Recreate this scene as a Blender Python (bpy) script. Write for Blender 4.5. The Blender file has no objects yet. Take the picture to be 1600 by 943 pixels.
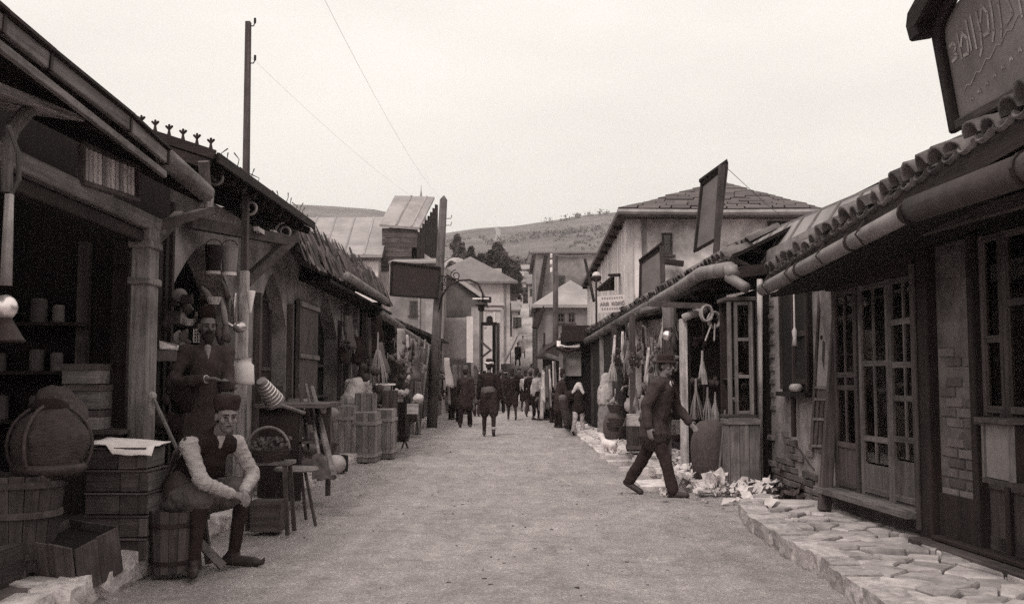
import bpy, bmesh, math, random
import numpy as np
from mathutils import Vector, Matrix, Euler, noise
R = math.radians
V = Vector
rnd = random.Random(7)
sc = bpy.context.scene
col = sc.collection
# ---------------------------------------------------------------- camera
CAM_H, FPX, PITCH = 1.38, 1600.0, math.atan(120.5 / 1600.0)
cam = bpy.data.cameras.new('camera'); cam_o = bpy.data.objects.new('camera', cam); col.objects.link(cam_o)
cam_o.location = (0, 0, CAM_H); cam_o.rotation_euler = (R(90) + PITCH, 0, 0)
cam.sensor_width = 36.0; cam.lens = 36.0; cam.clip_start = 0.05; cam.clip_end = 6000
sc.camera = cam_o
# ---------------------------------------------------------------- sky, sun, exposure
SUN_EL, SUN_AZ = 52.0, 205.0
w = bpy.data.worlds.new('World'); sc.world = w; w.use_nodes = True
nt = w.node_tree; nt.nodes.clear()
def nd(t, **k):
    n = nt.nodes.new(t)
    for a, b in k.items(): setattr(n, a, b)
    return n
sky = nd('ShaderNodeTexSky'); sky.sky_type = 'NISHITA'; sky.sun_disc = False
sky.sun_elevation = R(SUN_EL); sky.sun_rotation = R(SUN_AZ); sky.air_density = 1.0; sky.dust_density = 4.0
bw = nd('ShaderNodeRGBToBW'); nt.links.new(sky.outputs[0], bw.inputs[0])
pw = nd('ShaderNodeMath', operation='POWER'); pw.inputs[1].default_value = 0.1; nt.links.new(bw.outputs[0], pw.inputs[0])   # an even cloud deck
tc = nd('ShaderNodeTexCoord'); mp = nd('ShaderNodeMapping'); mp.inputs['Scale'].default_value = (1, 1, 3)
nt.links.new(tc.outputs['Generated'], mp.inputs[0])
cl = nd('ShaderNodeTexNoise'); cl.inputs['Scale'].default_value = 1.7; cl.inputs['Detail'].default_value = 5; nt.links.new(mp.outputs[0], cl.inputs[0])
mr = nd('ShaderNodeMapRange'); mr.inputs['From Min'].default_value = 0.3; mr.inputs['From Max'].default_value = 0.7
mr.inputs['To Min'].default_value = 0.84; mr.inputs['To Max'].default_value = 1.09; nt.links.new(cl.outputs[0], mr.inputs[0])
m1 = nd('ShaderNodeMath', operation='MULTIPLY'); nt.links.new(pw.outputs[0], m1.inputs[0]); nt.links.new(mr.outputs[0], m1.inputs[1])
m2 = nd('ShaderNodeMath', operation='MULTIPLY'); m2.inputs[1].default_value = 4.6; nt.links.new(m1.outputs[0], m2.inputs[0])
sz = nd('ShaderNodeSeparateXYZ'); nt.links.new(tc.outputs['Generated'], sz.inputs[0])      # overcast: brighter overhead than at the horizon
zc = nd('ShaderNodeMapRange'); zc.inputs['From Min'].default_value = 0; zc.inputs['From Max'].default_value = 1; zc.inputs['To Min'].default_value = 1.0; zc.inputs['To Max'].default_value = 2.3; nt.links.new(sz.outputs[2], zc.inputs[0])
m3 = nd('ShaderNodeMath', operation='MULTIPLY'); nt.links.new(m2.outputs[0], m3.inputs[0]); nt.links.new(zc.outputs[0], m3.inputs[1]); m2 = m3
cr = nd('ShaderNodeCombineColor')
for i, t in enumerate((1.0, 0.952, 0.893)):
    mm = nd('ShaderNodeMath', operation='MULTIPLY'); mm.inputs[1].default_value = t
    nt.links.new(m2.outputs[0], mm.inputs[0]); nt.links.new(mm.outputs[0], cr.inputs[i])
bg = nd('ShaderNodeBackground'); bg.inputs['Strength'].default_value = 0.12
nt.links.new(cr.outputs[0], bg.inputs[0])
wo = nd('ShaderNodeOutputWorld'); nt.links.new(bg.outputs[0], wo.inputs[0])
sun = bpy.data.lights.new('sun', 'SUN'); sun.energy = 1.5; sun.angle = R(14); sun.color = (1.0, 0.95, 0.90)
sun_o = bpy.data.objects.new('sun', sun); col.objects.link(sun_o)
_d = V((math.sin(R(SUN_AZ)) * math.cos(R(SUN_EL)), math.cos(R(SUN_AZ)) * math.cos(R(SUN_EL)), math.sin(R(SUN_EL))))
sun_o.rotation_euler = _d.to_track_quat('Z', 'Y').to_euler(); sun_o.location = (0, 0, 40)
sc.view_settings.view_transform = 'Standard'; sc.view_settings.look = 'None'
sc.view_settings.exposure = 0.30; sc.view_settings.gamma = 1.0
sc.cycles.use_denoising = False; sc.cycles.max_bounces = 6; sc.cycles.diffuse_bounces = 3; sc.cycles.volume_bounces = 0
sc.cycles.transparent_max_bounces = 12

# ---------------------------------------------------------------- layout helpers (pixel -> point in the place)
def ray(u, v):
    dx, dz = (u - 800) / FPX, -(v - 471.5) / FPX
    c, s = math.cos(PITCH), math.sin(PITCH)
    return V((dx, c - dz * s, s + dz * c))
def at(u, v, Y):
    d = ray(u, v); return d * (Y / d.y) + V((0, 0, CAM_H))
def atX(u, v, X):
    d = ray(u, v); return d * (X / d.x) + V((0, 0, CAM_H))
def gnd(u, v, z=0.0):
    d = ray(u, v); return d * ((z - CAM_H) / d.z) + V((0, 0, CAM_H))

# ---------------------------------------------------------------- materials
def tint(v):      # the whole place is toned like an old print: reddish blacks, mauve greys, near neutral whites
    e = math.exp(-18 * v)
    return (v, v * (.892 - .38 * e), v * (.885 - .40 * e), 1)
MATS = {}
def mat(name, v, rough=0.9, var=0.3, scale=5.0, stretch=(1, 1, 1), bump=0.3, bscale=40.0, metal=0.0, spec=0.3, fine=0.5, stain=0.0, sscale=1.2, objvar=0.25):
    m = bpy.data.materials.new(name); m.use_nodes = True; n = m.node_tree; b = n.nodes['Principled BSDF']
    L = n.links.new
    def N(t, **k):
        q = n.nodes.new(t)
        for a, c in k.items(): setattr(q, a, c)
        return q
    tcn = N('ShaderNodeTexCoord'); oi = N('ShaderNodeObjectInfo')
    off = N('ShaderNodeVectorMath', operation='MULTIPLY_ADD'); off.inputs[1].default_value = (1, 1, 1)
    sc_ = N('ShaderNodeMath', operation='MULTIPLY'); sc_.inputs[1].default_value = 37.0; L(oi.outputs['Random'], sc_.inputs[0])
    L(tcn.outputs['Object'], off.inputs[0]); L(sc_.outputs[0], off.inputs[2])
    mpn = N('ShaderNodeMapping'); mpn.inputs['Scale'].default_value = stretch; L(off.outputs[0], mpn.inputs[0])
    a = N('ShaderNodeTexNoise'); a.inputs['Scale'].default_value = scale; a.inputs['Detail'].default_value = 8; a.inputs['Roughness'].default_value = 0.65; L(mpn.outputs[0], a.inputs[0])
    f = N('ShaderNodeTexNoise'); f.inputs['Scale'].default_value = bscale; f.inputs['Detail'].default_value = 5; L(mpn.outputs[0], f.inputs[0])
    mx = N('ShaderNodeMix', data_type='FLOAT'); mx.inputs[0].default_value = fine * 0.5; L(a.outputs[0], mx.inputs[2]); L(f.outputs[0], mx.inputs[3])
    r1 = N('ShaderNodeMapRange'); r1.inputs['From Min'].default_value = 0.3; r1.inputs['From Max'].default_value = 0.7
    r1.inputs['To Min'].default_value = 1 - var; r1.inputs['To Max'].default_value = 1 + var; L(mx.outputs[0], r1.inputs[0])
    r2 = N('ShaderNodeMapRange'); r2.inputs['To Min'].default_value = 1 - objvar; r2.inputs['To Max'].default_value = 1 + objvar; L(oi.outputs['Random'], r2.inputs[0])
    mu = N('ShaderNodeMath', operation='MULTIPLY'); L(r1.outputs[0], mu.inputs[0]); L(r2.outputs[0], mu.inputs[1])
    last = mu
    if stain:
        s = N('ShaderNodeTexNoise'); s.inputs['Scale'].default_value = sscale; s.inputs['Detail'].default_value = 7; s.inputs['Roughness'].default_value = 0.7; L(off.outputs[0], s.inputs[0])
        rs = N('ShaderNodeMapRange'); rs.inputs['From Min'].default_value = 0.45; rs.inputs['From Max'].default_value = 0.62
        rs.inputs['To Min'].default_value = 1.0; rs.inputs['To Max'].default_value = 1 - stain; L(s.outputs[0], rs.inputs[0])
        m2_ = N('ShaderNodeMath', operation='MULTIPLY'); L(last.outputs[0], m2_.inputs[0]); L(rs.outputs[0], m2_.inputs[1]); last = m2_
    vm = N('ShaderNodeVectorMath', operation='SCALE'); vm.inputs[0].default_value = tint(v)[:3]; L(last.outputs[0], vm.inputs['Scale'])
    L(vm.outputs[0], b.inputs['Base Color'])
    b.inputs['Roughness'].default_value = rough; b.inputs['Metallic'].default_value = metal
    b.inputs['Specular IOR Level'].default_value = spec
    if bump:
        bu = N('ShaderNodeBump'); bu.inputs['Strength'].default_value = bump; bu.inputs['Distance'].default_value = 0.02
        L(mx.outputs[0], bu.inputs['Height']); L(bu.outputs[0], b.inputs['Normal'])
    MATS[name] = m
    return m
GZ, GY, GX = (6, 6, 0.35), (6, 0.35, 6), (0.35, 6, 6)
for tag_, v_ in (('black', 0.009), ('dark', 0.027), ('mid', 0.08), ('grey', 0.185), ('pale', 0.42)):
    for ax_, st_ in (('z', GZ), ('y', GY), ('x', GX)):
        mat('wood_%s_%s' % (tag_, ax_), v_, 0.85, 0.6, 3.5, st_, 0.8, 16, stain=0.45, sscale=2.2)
mat('plaster', 0.48, 0.95, 0.22, 2.0, bump=0.35, bscale=30, stain=0.45, sscale=0.45)
mat('plank_white', 0.62, 0.9, 0.25, 4, GZ, 0.5, 16, stain=0.25, sscale=1.2)
mat('plaster_house', 0.80, 0.95, 0.25, 1.4, (1.6, 1.6, .5), bump=0.3, bscale=20, stain=0.6, sscale=0.55)
mat('wood_crate_z', 0.27, 0.85, 0.5, 3.5, GZ, 0.8, 16, stain=0.35, sscale=2.2); mat('wood_crate_x', 0.29, 0.85, 0.5, 3.5, GX, 0.8, 16); mat('wood_crate_y', 0.26, 0.85, 0.5, 3.5, GY, 0.8, 16)
mat('cloth_char', 0.055, 0.95, 0.4, 9, bump=0.6, bscale=34, spec=0.1)
for ax_, st_ in (('z', GZ), ('y', GY), ('x', GX)): mat('wood_door_' + ax_, 0.135, 0.85, 0.5, 3.5, st_, 0.8, 16, stain=0.45, sscale=2.2)
mat('plaster_dirty', 0.31, 0.95, 0.35, 2.2, bump=0.7, bscale=26, stain=0.5, sscale=1.6)
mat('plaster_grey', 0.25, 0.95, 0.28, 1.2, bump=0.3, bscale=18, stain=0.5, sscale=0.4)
mat('rubble', 0.13, 0.95, 0.5, 5, bump=0.8, bscale=24, stain=0.5, sscale=2)
mat('brick', 0.13, 0.95, 0.4, 7, bump=0.6, bscale=40, objvar=0.4)
mat('stone', 0.40, 0.92, 0.4, 4.5, bump=0.8, bscale=22, stain=0.35, sscale=3.0, objvar=0.22)
mat('stone_white', 0.58, 0.92, 0.3, 5, bump=0.8, bscale=24, stain=0.35, sscale=3.5, objvar=0.15)
mat('mortar_earth', 0.085, 1.0, 0.4, 6, bump=0.8, bscale=30)
mat('tile', 0.15, 0.9, 0.4, 6, bump=0.5, bscale=30, stain=0.5, sscale=4, objvar=0.45)
mat('shingle', 0.09, 0.9, 0.5, 4, (5, 5, 0.5), 0.5, 14, objvar=0.55)
mat('roof_sheet', 0.25, 0.6, 0.2, 1.5, bump=0.15, bscale=12, stain=0.3, sscale=0.5)
mat('roof_dark', 0.075, 0.85, 0.35, 2.0, (0.4, 3, 3), 0.4, 14)
mat('roof_far', 0.20, 0.9, 0.3, 1.2, bump=0.3, bscale=8)
mat('zinc', 0.24, 0.55, 0.3, 4, bump=0.15, bscale=20, metal=0.25, stain=0.35, sscale=2.5)
mat('iron', 0.035, 0.6, 0.3, 8, bump=0.2, bscale=40, metal=0.4)
mat('tin', 0.62, 0.32, 0.2, 6, bump=0.1, bscale=30, metal=0.75)
mat('enamel', 0.72, 0.35, 0.12, 6, bump=0.05, bscale=20, stain=0.12)
mat('cloth_black', 0.016, 0.95, 0.35, 9, bump=0.6, bscale=30, spec=0.1)
mat('cloth_dark', 0.032, 0.95, 0.35, 9, bump=0.6, bscale=34, spec=0.1)
mat('cloth_mid', 0.13, 0.95, 0.3, 8, bump=0.6, bscale=34, spec=0.1)
mat('cloth_grey', 0.27, 0.95, 0.3, 8, bump=0.5, bscale=34, spec=0.1)
mat('cloth_light', 0.5, 0.95, 0.22, 8, bump=0.5, bscale=36, spec=0.1)
mat('cloth_veil', 0.36, 0.95, 0.3, 8, (2, 2, .4), bump=0.6, bscale=30, spec=0.1)
mat('cloth_white', 0.66, 0.95, 0.14, 7, bump=0.4, bscale=30, spec=0.1)
mat('knit', 0.5, 0.95, 0.35, 12, (1, 1, 3.5), 0.9, 40, spec=0.1)
mat('skin', 0.155, 0.6, 0.35, 14, bump=0.15, bscale=60, spec=0.3)
mat('hair', 0.018, 0.8, 0.3, 20, bump=0.5, bscale=70)
mat('leather', 0.05, 0.6, 0.4, 10, bump=0.3, bscale=40)
mat('wicker', 0.055, 0.85, 0.5, 16, (1, 1, 5), 0.9, 30)
mat('sacking', 0.07, 0.95, 0.5, 14, (3, 3, 1), 0.8, 50)
mat('straw', 0.32, 0.9, 0.4, 10, GZ, 0.7, 20)
mat('paper', 0.50, 0.9, 0.4, 6, bump=0.3, bscale=20, objvar=0.25)
mat('rag_dark', 0.06, 0.95, 0.5, 6, bump=0.8, bscale=24, objvar=0.5)
mat('signboard', 0.17, 0.8, 0.25, 3, bump=0.25, bscale=30, stain=0.2)
mat('sign_black', 0.022, 0.8, 0.3, 4, bump=0.3, bscale=24)
mat('sign_white', 0.52, 0.8, 0.1, 4, bump=0.1, bscale=24, stain=0.15)
mat('paint_faded', 0.30, 0.85, 0.4, 9, bump=0.1, bscale=40)
mat('ink', 0.19, 0.8, 0.2, 9, bump=0)
mat('leaf_dark', 0.04, 0.8, 0.6, 0.8, bump=0, objvar=0.2)
mat('leaf_mid', 0.08, 0.8, 0.6, 0.8, bump=0, objvar=0.2)
mat('bark', 0.07, 0.95, 0.4, 5, bump=0.6)
mat('pebble', 0.33, 0.95, 0.5, 30, bump=0.3, bscale=60)
def glass_mat():
    m = bpy.data.materials.new('glass'); m.use_nodes = True; n = m.node_tree; n.nodes.clear(); L = n.links.new
    o = n.nodes.new('ShaderNodeOutputMaterial'); mx = n.nodes.new('ShaderNodeMixShader'); t = n.nodes.new('ShaderNodeBsdfTransparent')
    t.inputs[0].default_value = (0.62, 0.57, 0.55, 1)
    g = n.nodes.new('ShaderNodeBsdfGlossy'); g.inputs['Roughness'].default_value = 0.05; g.inputs['Color'].default_value = (0.9, 0.87, 0.85, 1)
    fr = n.nodes.new('ShaderNodeFresnel'); fr.inputs[0].default_value = 1.6
    nz = n.nodes.new('ShaderNodeTexNoise'); nz.inputs['Scale'].default_value = 2.2; bu = n.nodes.new('ShaderNodeBump'); bu.inputs['Strength'].default_value = 0.12
    L(nz.outputs[0], bu.inputs['Height']); L(bu.outputs[0], g.inputs['Normal']); L(bu.outputs[0], fr.inputs['Normal'])
    L(fr.outputs[0], mx.inputs[0]); L(t.outputs[0], mx.inputs[1]); L(g.outputs[0], mx.inputs[2]); L(mx.outputs[0], o.inputs[0])
    MATS['glass'] = m
glass_mat()

# ---------------------------------------------------------------- object helpers
def wloc(o):
    p = V((0, 0, 0))
    while o is not None: p += o.location; o = o.parent
    return p
def tag(o, label, cat, group=None):
    o['label'] = label; o['category'] = cat
    if group: o['group'] = group
    return o
def thing(name, label, cat, loc, group=None):
    o = bpy.data.objects.new(name, None); col.objects.link(o); o.location = loc; o.empty_display_size = 0.2
    return tag(o, label, cat, group)
class MB:
    def __init__(s, jit=0.0): s.v = []; s.f = []; s.jit = jit
    def add(s, vs, fs):
        k = len(s.v)
        j = s.jit
        for p in vs:
            p = V(p)
            if j: p = p + V((rnd.uniform(-j, j), rnd.uniform(-j, j), rnd.uniform(-j, j)))
            s.v.append(p)
        s.f += [tuple(i + k for i in f) for f in fs]; return s
    def hexa(s, p):   # 4 bottom ccw, 4 top ccw
        return s.add(p, [(3, 2, 1, 0), (4, 5, 6, 7), (0, 1, 5, 4), (1, 2, 6, 5), (2, 3, 7, 6), (3, 0, 4, 7)])
    def box(s, c, d, rot=None):
        c = V(c); x, y, z = d[0] / 2, d[1] / 2, d[2] / 2
        P = [V(q) for q in ((-x, -y, -z), (x, -y, -z), (x, y, -z), (-x, y, -z), (-x, -y, z), (x, -y, z), (x, y, z), (-x, y, z))]
        if rot is not None:
            M = rot if isinstance(rot, Matrix) else (Euler(rot).to_matrix() if hasattr(rot, '__len__') else Matrix.Rotation(rot, 3, 'Z'))
            P = [M @ q for q in P]
        return s.hexa([c + q for q in P])
    def bx(s, a, b):
        a, b = V(a), V(b); lo = [min(a[i], b[i]) for i in range(3)]; hi = [max(a[i], b[i]) for i in range(3)]
        return s.box([(lo[i] + hi[i]) / 2 for i in range(3)], [hi[i] - lo[i] for i in range(3)])
    def beam(s, p, q, w_, h_, up=(0, 0, 1), w2=None, h2=None):
        p, q = V(p), V(q); d = (q - p).normalized(); up = V(up)
        if abs(d.dot(up)) > 0.98: up = V((0, 1, 0))
        x = d.cross(up).normalized(); y = x.cross(d).normalized()
        w2 = w_ if w2 is None else w2; h2 = h_ if h2 is None else h2
        A = [p + x * a * w_ / 2 + y * b * h_ / 2 for a, b in ((-1, -1), (1, -1), (1, 1), (-1, 1))]
        B = [q + x * a * w2 / 2 + y * b * h2 / 2 for a, b in ((-1, -1), (1, -1), (1, 1), (-1, 1))]
        return s.add(A + B, [(0, 1, 2, 3), (7, 6, 5, 4), (4, 5, 1, 0), (5, 6, 2, 1), (6, 7, 3, 2), (7, 4, 0, 3)])
    def tube(s, pts, r, n=8, cap=True):
        pts = [V(p) for p in pts]; m = len(pts); rs = r if hasattr(r, '__len__') else [r] * m
        vs, fs = [], []
        d0 = (pts[1] - pts[0]).normalized(); up = V((0, 0, 1)) if abs(d0.z) < 0.9 else V((0, 1, 0))
        x = d0.cross(up).normalized()
        for i, p in enumerate(pts):
            d = (pts[min(i + 1, m - 1)] - pts[max(i - 1, 0)]).normalized()
            x = (x - d * x.dot(d)).normalized(); y = d.cross(x)
            for k in range(n):
                a = 2 * math.pi * k / n; vs.append(p + (x * math.cos(a) + y * math.sin(a)) * rs[i])
        for i in range(m - 1):
            for k in range(n):
                a, b = i * n + k, i * n + (k + 1) % n; fs.append((a, b, b + n, a + n))
        if cap: fs += [tuple(range(n))[::-1], tuple(range((m - 1) * n, m * n))]
        return s.add(vs, fs)
    def lathe(s, prof, base, n=16, axis=(0, 0, 1)):
        q = V(axis).normalized().to_track_quat('Z', 'Y').to_matrix(); base = V(base); vs, fs = [], []
        for r_, z in prof:
            for k in range(n):
                a = 2 * math.pi * k / n; vs.append(base + q @ V((r_ * math.cos(a), r_ * math.sin(a), z)))
        m = len(prof)
        for i in range(m - 1):
            for k in range(n):
                a, b = i * n + k, i * n + (k + 1) % n; fs.append((a, b, b + n, a + n))
        fs += [tuple(range(n))[::-1], tuple(range((m - 1) * n, m * n))]
        return s.add(vs, fs)
    def prism(s, poly, vec):
        poly = [V(p) for p in poly]; n = len(poly); vec = V(vec)
        return s.add(poly + [p + vec for p in poly], [tuple(range(n))[::-1], tuple(range(n, 2 * n))] + [(i, (i + 1) % n, n + (i + 1) % n, n + i) for i in range(n)])
    def ell(s, c, r, M=None, n=12, k=8):
        c = V(c); r = r if hasattr(r, '__len__') else (r, r, r); vs = []
        for i in range(1, k):
            t = math.pi * i / k
            for j in range(n):
                a = 2 * math.pi * j / n; vs.append(V((r[0] * math.sin(t) * math.cos(a), r[1] * math.sin(t) * math.sin(a), r[2] * math.cos(t))))
        vs += [V((0, 0, r[2])), V((0, 0, -r[2]))]
        if M is not None: vs = [M @ p for p in vs]
        fs = []
        for i in range(k - 2):
            for j in range(n):
                a, b = i * n + j, i * n + (j + 1) % n; fs.append((a, a + n, b + n, b))
        T, Bq = (k - 1) * n, (k - 1) * n + 1
        for j in range(n):
            fs.append((T, j, (j + 1) % n)); o_ = (k - 2) * n; fs.append((Bq, o_ + (j + 1) % n, o_ + j))
        return s.add([c + p for p in vs], fs)
    def cap(s, p, q, r1, r2=None, n=10):
        r2 = r1 if r2 is None else r2; p, q = V(p), V(q); d = q - p
        if d.length < 1e-5: return s.ell(p, r1)
        d.normalize(); pts, rs = [], []
        for t in (85, 60, 30): pts.append(p - d * r1 * math.sin(R(t))); rs.append(r1 * math.cos(R(t)))
        pts += [p, q]; rs += [r1, r2]
        for t in (30, 60, 85): pts.append(q + d * r2 * math.sin(R(t))); rs.append(r2 * math.cos(R(t)))
        return s.tube(pts, rs, n)
    def sheet(s, P, nu, nv, off=None, th=0.0):
        # bilinear patch from 4 corners (u along 0->1, v along 0->3), optional offset function, optional thickness
        P = [V(p) for p in P]; nrm = (P[1] - P[0]).cross(P[3] - P[0]).normalized(); vs = []
        for j in range(nv + 1):
            for i in range(nu + 1):
                a, b = i / nu, j / nv
                p = P[0] * (1 - a) * (1 - b) + P[1] * a * (1 - b) + P[2] * a * b + P[3] * (1 - a) * b
                if off: p = p + nrm * off(a, b)
                vs.append(p)
        q = nu + 1; fs = [(j * q + i, j * q + i + 1, (j + 1) * q + i + 1, (j + 1) * q + i) for j in range(nv) for i in range(nu)]
        if th:
            k = len(vs); vs += [p - nrm * th for p in vs]
            fs += [tuple(i + k for i in f[::-1]) for f in fs]
            bd = [i for i in range(nu)] + [nu + j * q for j in range(nv)] + [nv * q + i for i in range(nu, 0, -1)] + [j * q for j in range(nv, 0, -1)]
            fs += [(bd[i], bd[(i + 1) % len(bd)], bd[(i + 1) % len(bd)] + k, bd[i] + k)[::-1] for i in range(len(bd))]
        return s.add(vs, fs)
    def mesh(s, name, origin=(0, 0, 0), smooth=False):
        o_ = V(origin); me = bpy.data.meshes.new(name); me.from_pydata([tuple(p - o_) for p in s.v], [], s.f); me.validate()
        if smooth: me.polygons.foreach_set('use_smooth', [True] * len(me.polygons))
        return me
    def build(s, name, m, parent=None, loc=None, smooth=False, bev=0.0, sub=0):
        o_ = wloc(parent) if parent is not None else V(loc if loc is not None else (0, 0, 0))
        me = s.mesh(name, o_, smooth)
        me.materials.append(MATS[m] if isinstance(m, str) else m)
        ob = bpy.data.objects.new(name, me); col.objects.link(ob)
        if parent is not None: ob.parent = parent
        else: ob.location = o_
        if bev:
            md = ob.modifiers.new('bevel', 'BEVEL'); md.width = bev; md.segments = 1; md.limit_method = 'ANGLE'
        if sub:
            md = ob.modifiers.new('sub', 'SUBSURF'); md.levels = sub; md.render_levels = sub
        return ob
def struct(o, kind='structure'):
    o['kind'] = kind; return o
def piece(name, me, parent, loc, rot=(0, 0, 0), scale=(1, 1, 1)):
    ob = bpy.data.objects.new(name, me); col.objects.link(ob); ob.parent = parent
    ob.location = V(loc) - wloc(parent); ob.rotation_euler = rot; ob.scale = scale; return ob
def pmesh(mb, name, m, smooth=False):
    me = mb.mesh(name, (0, 0, 0), smooth); me.materials.append(MATS[m]); return me
def dup(o, loc, rotz=0.0, scale=1.0, label=None, parent=None):
    c = o.copy(); col.objects.link(c)
    if parent is None:
        c.location = loc; c.rotation_euler = (c.rotation_euler[0], c.rotation_euler[1], rotz); c.scale = (scale,) * 3
        if label: c['label'] = label
    else: c.parent = parent
    for ch in o.children: dup(ch, None, parent=c)
    return c
ORD = ['leftmost', 'second from left', 'third from left', 'fourth from left', 'fifth from left', 'sixth from left', 'seventh from left', 'eighth from left', 'ninth from left', 'tenth from left', 'eleventh from left', 'twelfth from left', 'thirteenth from left', 'fourteenth from left', 'fifteenth from left', 'sixteenth from left']
def ordinal(i, n):
    return ORD[i] if i < (n + 1) // 2 or n - 1 - i >= len(ORD) else ORD[n - 1 - i].replace('left', 'right')
TONE = {'cloth_dark': 'dark', 'cloth_black': 'black', 'cloth_mid': 'dull', 'cloth_grey': 'grey', 'cloth_light': 'pale', 'cloth_white': 'white', 'straw': 'straw', 'sacking': 'dark', 'wicker': 'netted', 'wood_mid_z': 'dull', 'wood_grey_z': 'grey', 'leather': 'leather'}
def name_row(objs, what, where, cat, group):
    # objs: list of (u, object); each label carries its tone and its place in the row
    objs.sort(key=lambda q: q[0])
    for i, (u, o) in enumerate(objs):
        me = o.data if o.type == 'MESH' else None
        tn = TONE.get(me.materials[0].name, '') if me else ''
        tag(o, ('%s %s %s, %s' % (tn, what, where, ordinal(i, len(objs)))).strip(), cat, group)

def lumpy(o, st, sz=.15):
    tx = bpy.data.textures.new('lumps', 'CLOUDS'); tx.noise_scale = sz; tx.noise_depth = 3
    s = o.modifiers.new('sub', 'SUBSURF'); s.levels = 1; s.render_levels = 1
    d = o.modifiers.new('lumps', 'DISPLACE'); d.texture = tx; d.strength = st; d.mid_level = .5; d.texture_coords = 'LOCAL'; return o
def staves(par, base, r0, r1, h_, n, m, th=.022):
    b = V(base)
    for i in range(n):
        a0, a1 = 2 * math.pi * (i + .03) / n, 2 * math.pi * (i + .97) / n; hh = h_ + rnd.uniform(-.012, .012); k = 1 + rnd.uniform(-.012, .012)
        P = lambda r_, a, z: b + V((math.cos(a) * r_, math.sin(a) * r_, z))
        MB().hexa([P((r0 - th) * k, a0, 0), P(r0 * k, a0, 0), P(r0 * k, a1, 0), P((r0 - th) * k, a1, 0), P((r1 - th) * k, a0, hh), P(r1 * k, a0, hh), P(r1 * k, a1, hh), P((r1 - th) * k, a1, hh)]).build('stave', m, par)
    MB().lathe([(r0 - th, .01), (r0 - th, .03)], b, n).build('bottom', m, par)
# ================================================================ GROUND
def _vn(x, y, seed=0):      # smooth value noise, vectorised
    xi, yi = np.floor(x).astype(np.int64), np.floor(y).astype(np.int64); fx, fy = x - xi, y - yi
    fx, fy = fx * fx * (3 - 2 * fx), fy * fy * (3 - 2 * fy)
    def h(a, b):
        n = (a * 374761393 + b * 668265263 + seed * 974634777) & 0x7fffffff
        n = ((n ^ (n >> 13)) * 1274126177) & 0x7fffffff
        return ((n ^ (n >> 16)) & 0xffff) / 65535.0
    return (h(xi, yi) * (1 - fx) + h(xi + 1, yi) * fx) * (1 - fy) + (h(xi, yi + 1) * (1 - fx) + h(xi + 1, yi + 1) * fx) * fy
def hill_h(x, y):
    ridge = np.interp(x, [-900, -300, -131, -88, -60, -44, 0, 70, 140, 900], [150, 134, 124, 119, 109, 104, 108, 118, 108, 96])
    q = np.interp(y, [50, 62, 80, 110, 180, 250, 400, 560, 700, 900, 1200], [0, .008, .028, .078, .165, .245, .47, .76, 1.0, .9, .7])
    far = np.clip((y - 120) / 200, 0, 1)
    bumps = (_vn(x / 90 + 5, y / 120, 3) - .5) * 9 + (_vn(x / 22, y / 30, 4) - .5) * 1.6
    return ridge * q + bumps * far
def ground_z(x, y):
    x = np.asarray(x, float); y = np.asarray(y, float)
    near = np.clip(1 - (y - 30) / 40, 0, 1)
    rel = (_vn(x * .7, y * .45, 1) - .5) * .05 + (_vn(x * 3.1, y * 2.3, 2) - .5) * .022 + (_vn(x * 9, y * 8, 5) - .5) * .020 + (_vn(x * 17, y * 15, 6) - .5) * .010
    rut = -.02 * np.exp(-((x + .7) / .3) ** 2) - .02 * np.exp(-((x - .9) / .3) ** 2)
    return hill_h(x, y) + (rel + rut - .01) * near
def gz(x, y): return float(ground_z(np.array([x]), np.array([y]))[0])
xs = np.concatenate([-np.geomspace(900, 3.2, 46), np.arange(-3.0, 3.05, 0.055), np.geomspace(3.2, 900, 46)])
ys = np.concatenate([np.arange(-60, 3.5, 7.0), np.arange(3.6, 19, .055), np.arange(19, 60, .25), np.geomspace(60, 1200, 110)])
X_, Y_ = np.meshgrid(xs, ys); Z_ = ground_z(X_, Y_)
nx_, ny_ = len(xs), len(ys)
idx = np.arange(nx_ * ny_).reshape(ny_, nx_)
quads = np.stack([idx[:-1, :-1], idx[:-1, 1:], idx[1:, 1:], idx[1:, :-1]], -1).reshape(-1, 4)
gme = bpy.data.meshes.new('ground')
gme.vertices.add(nx_ * ny_); gme.vertices.foreach_set('co', np.stack([X_, Y_, Z_], -1).astype(np.float32).ravel())
gme.loops.add(quads.size); gme.loops.foreach_set('vertex_index', quads.astype(np.int32).ravel())
gme.polygons.add(len(quads)); gme.polygons.foreach_set('loop_start', np.arange(0, quads.size, 4, dtype=np.int32))
gme.polygons.foreach_set('use_smooth', np.ones(len(quads), bool)); gme.update(); gme.validate()
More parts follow.
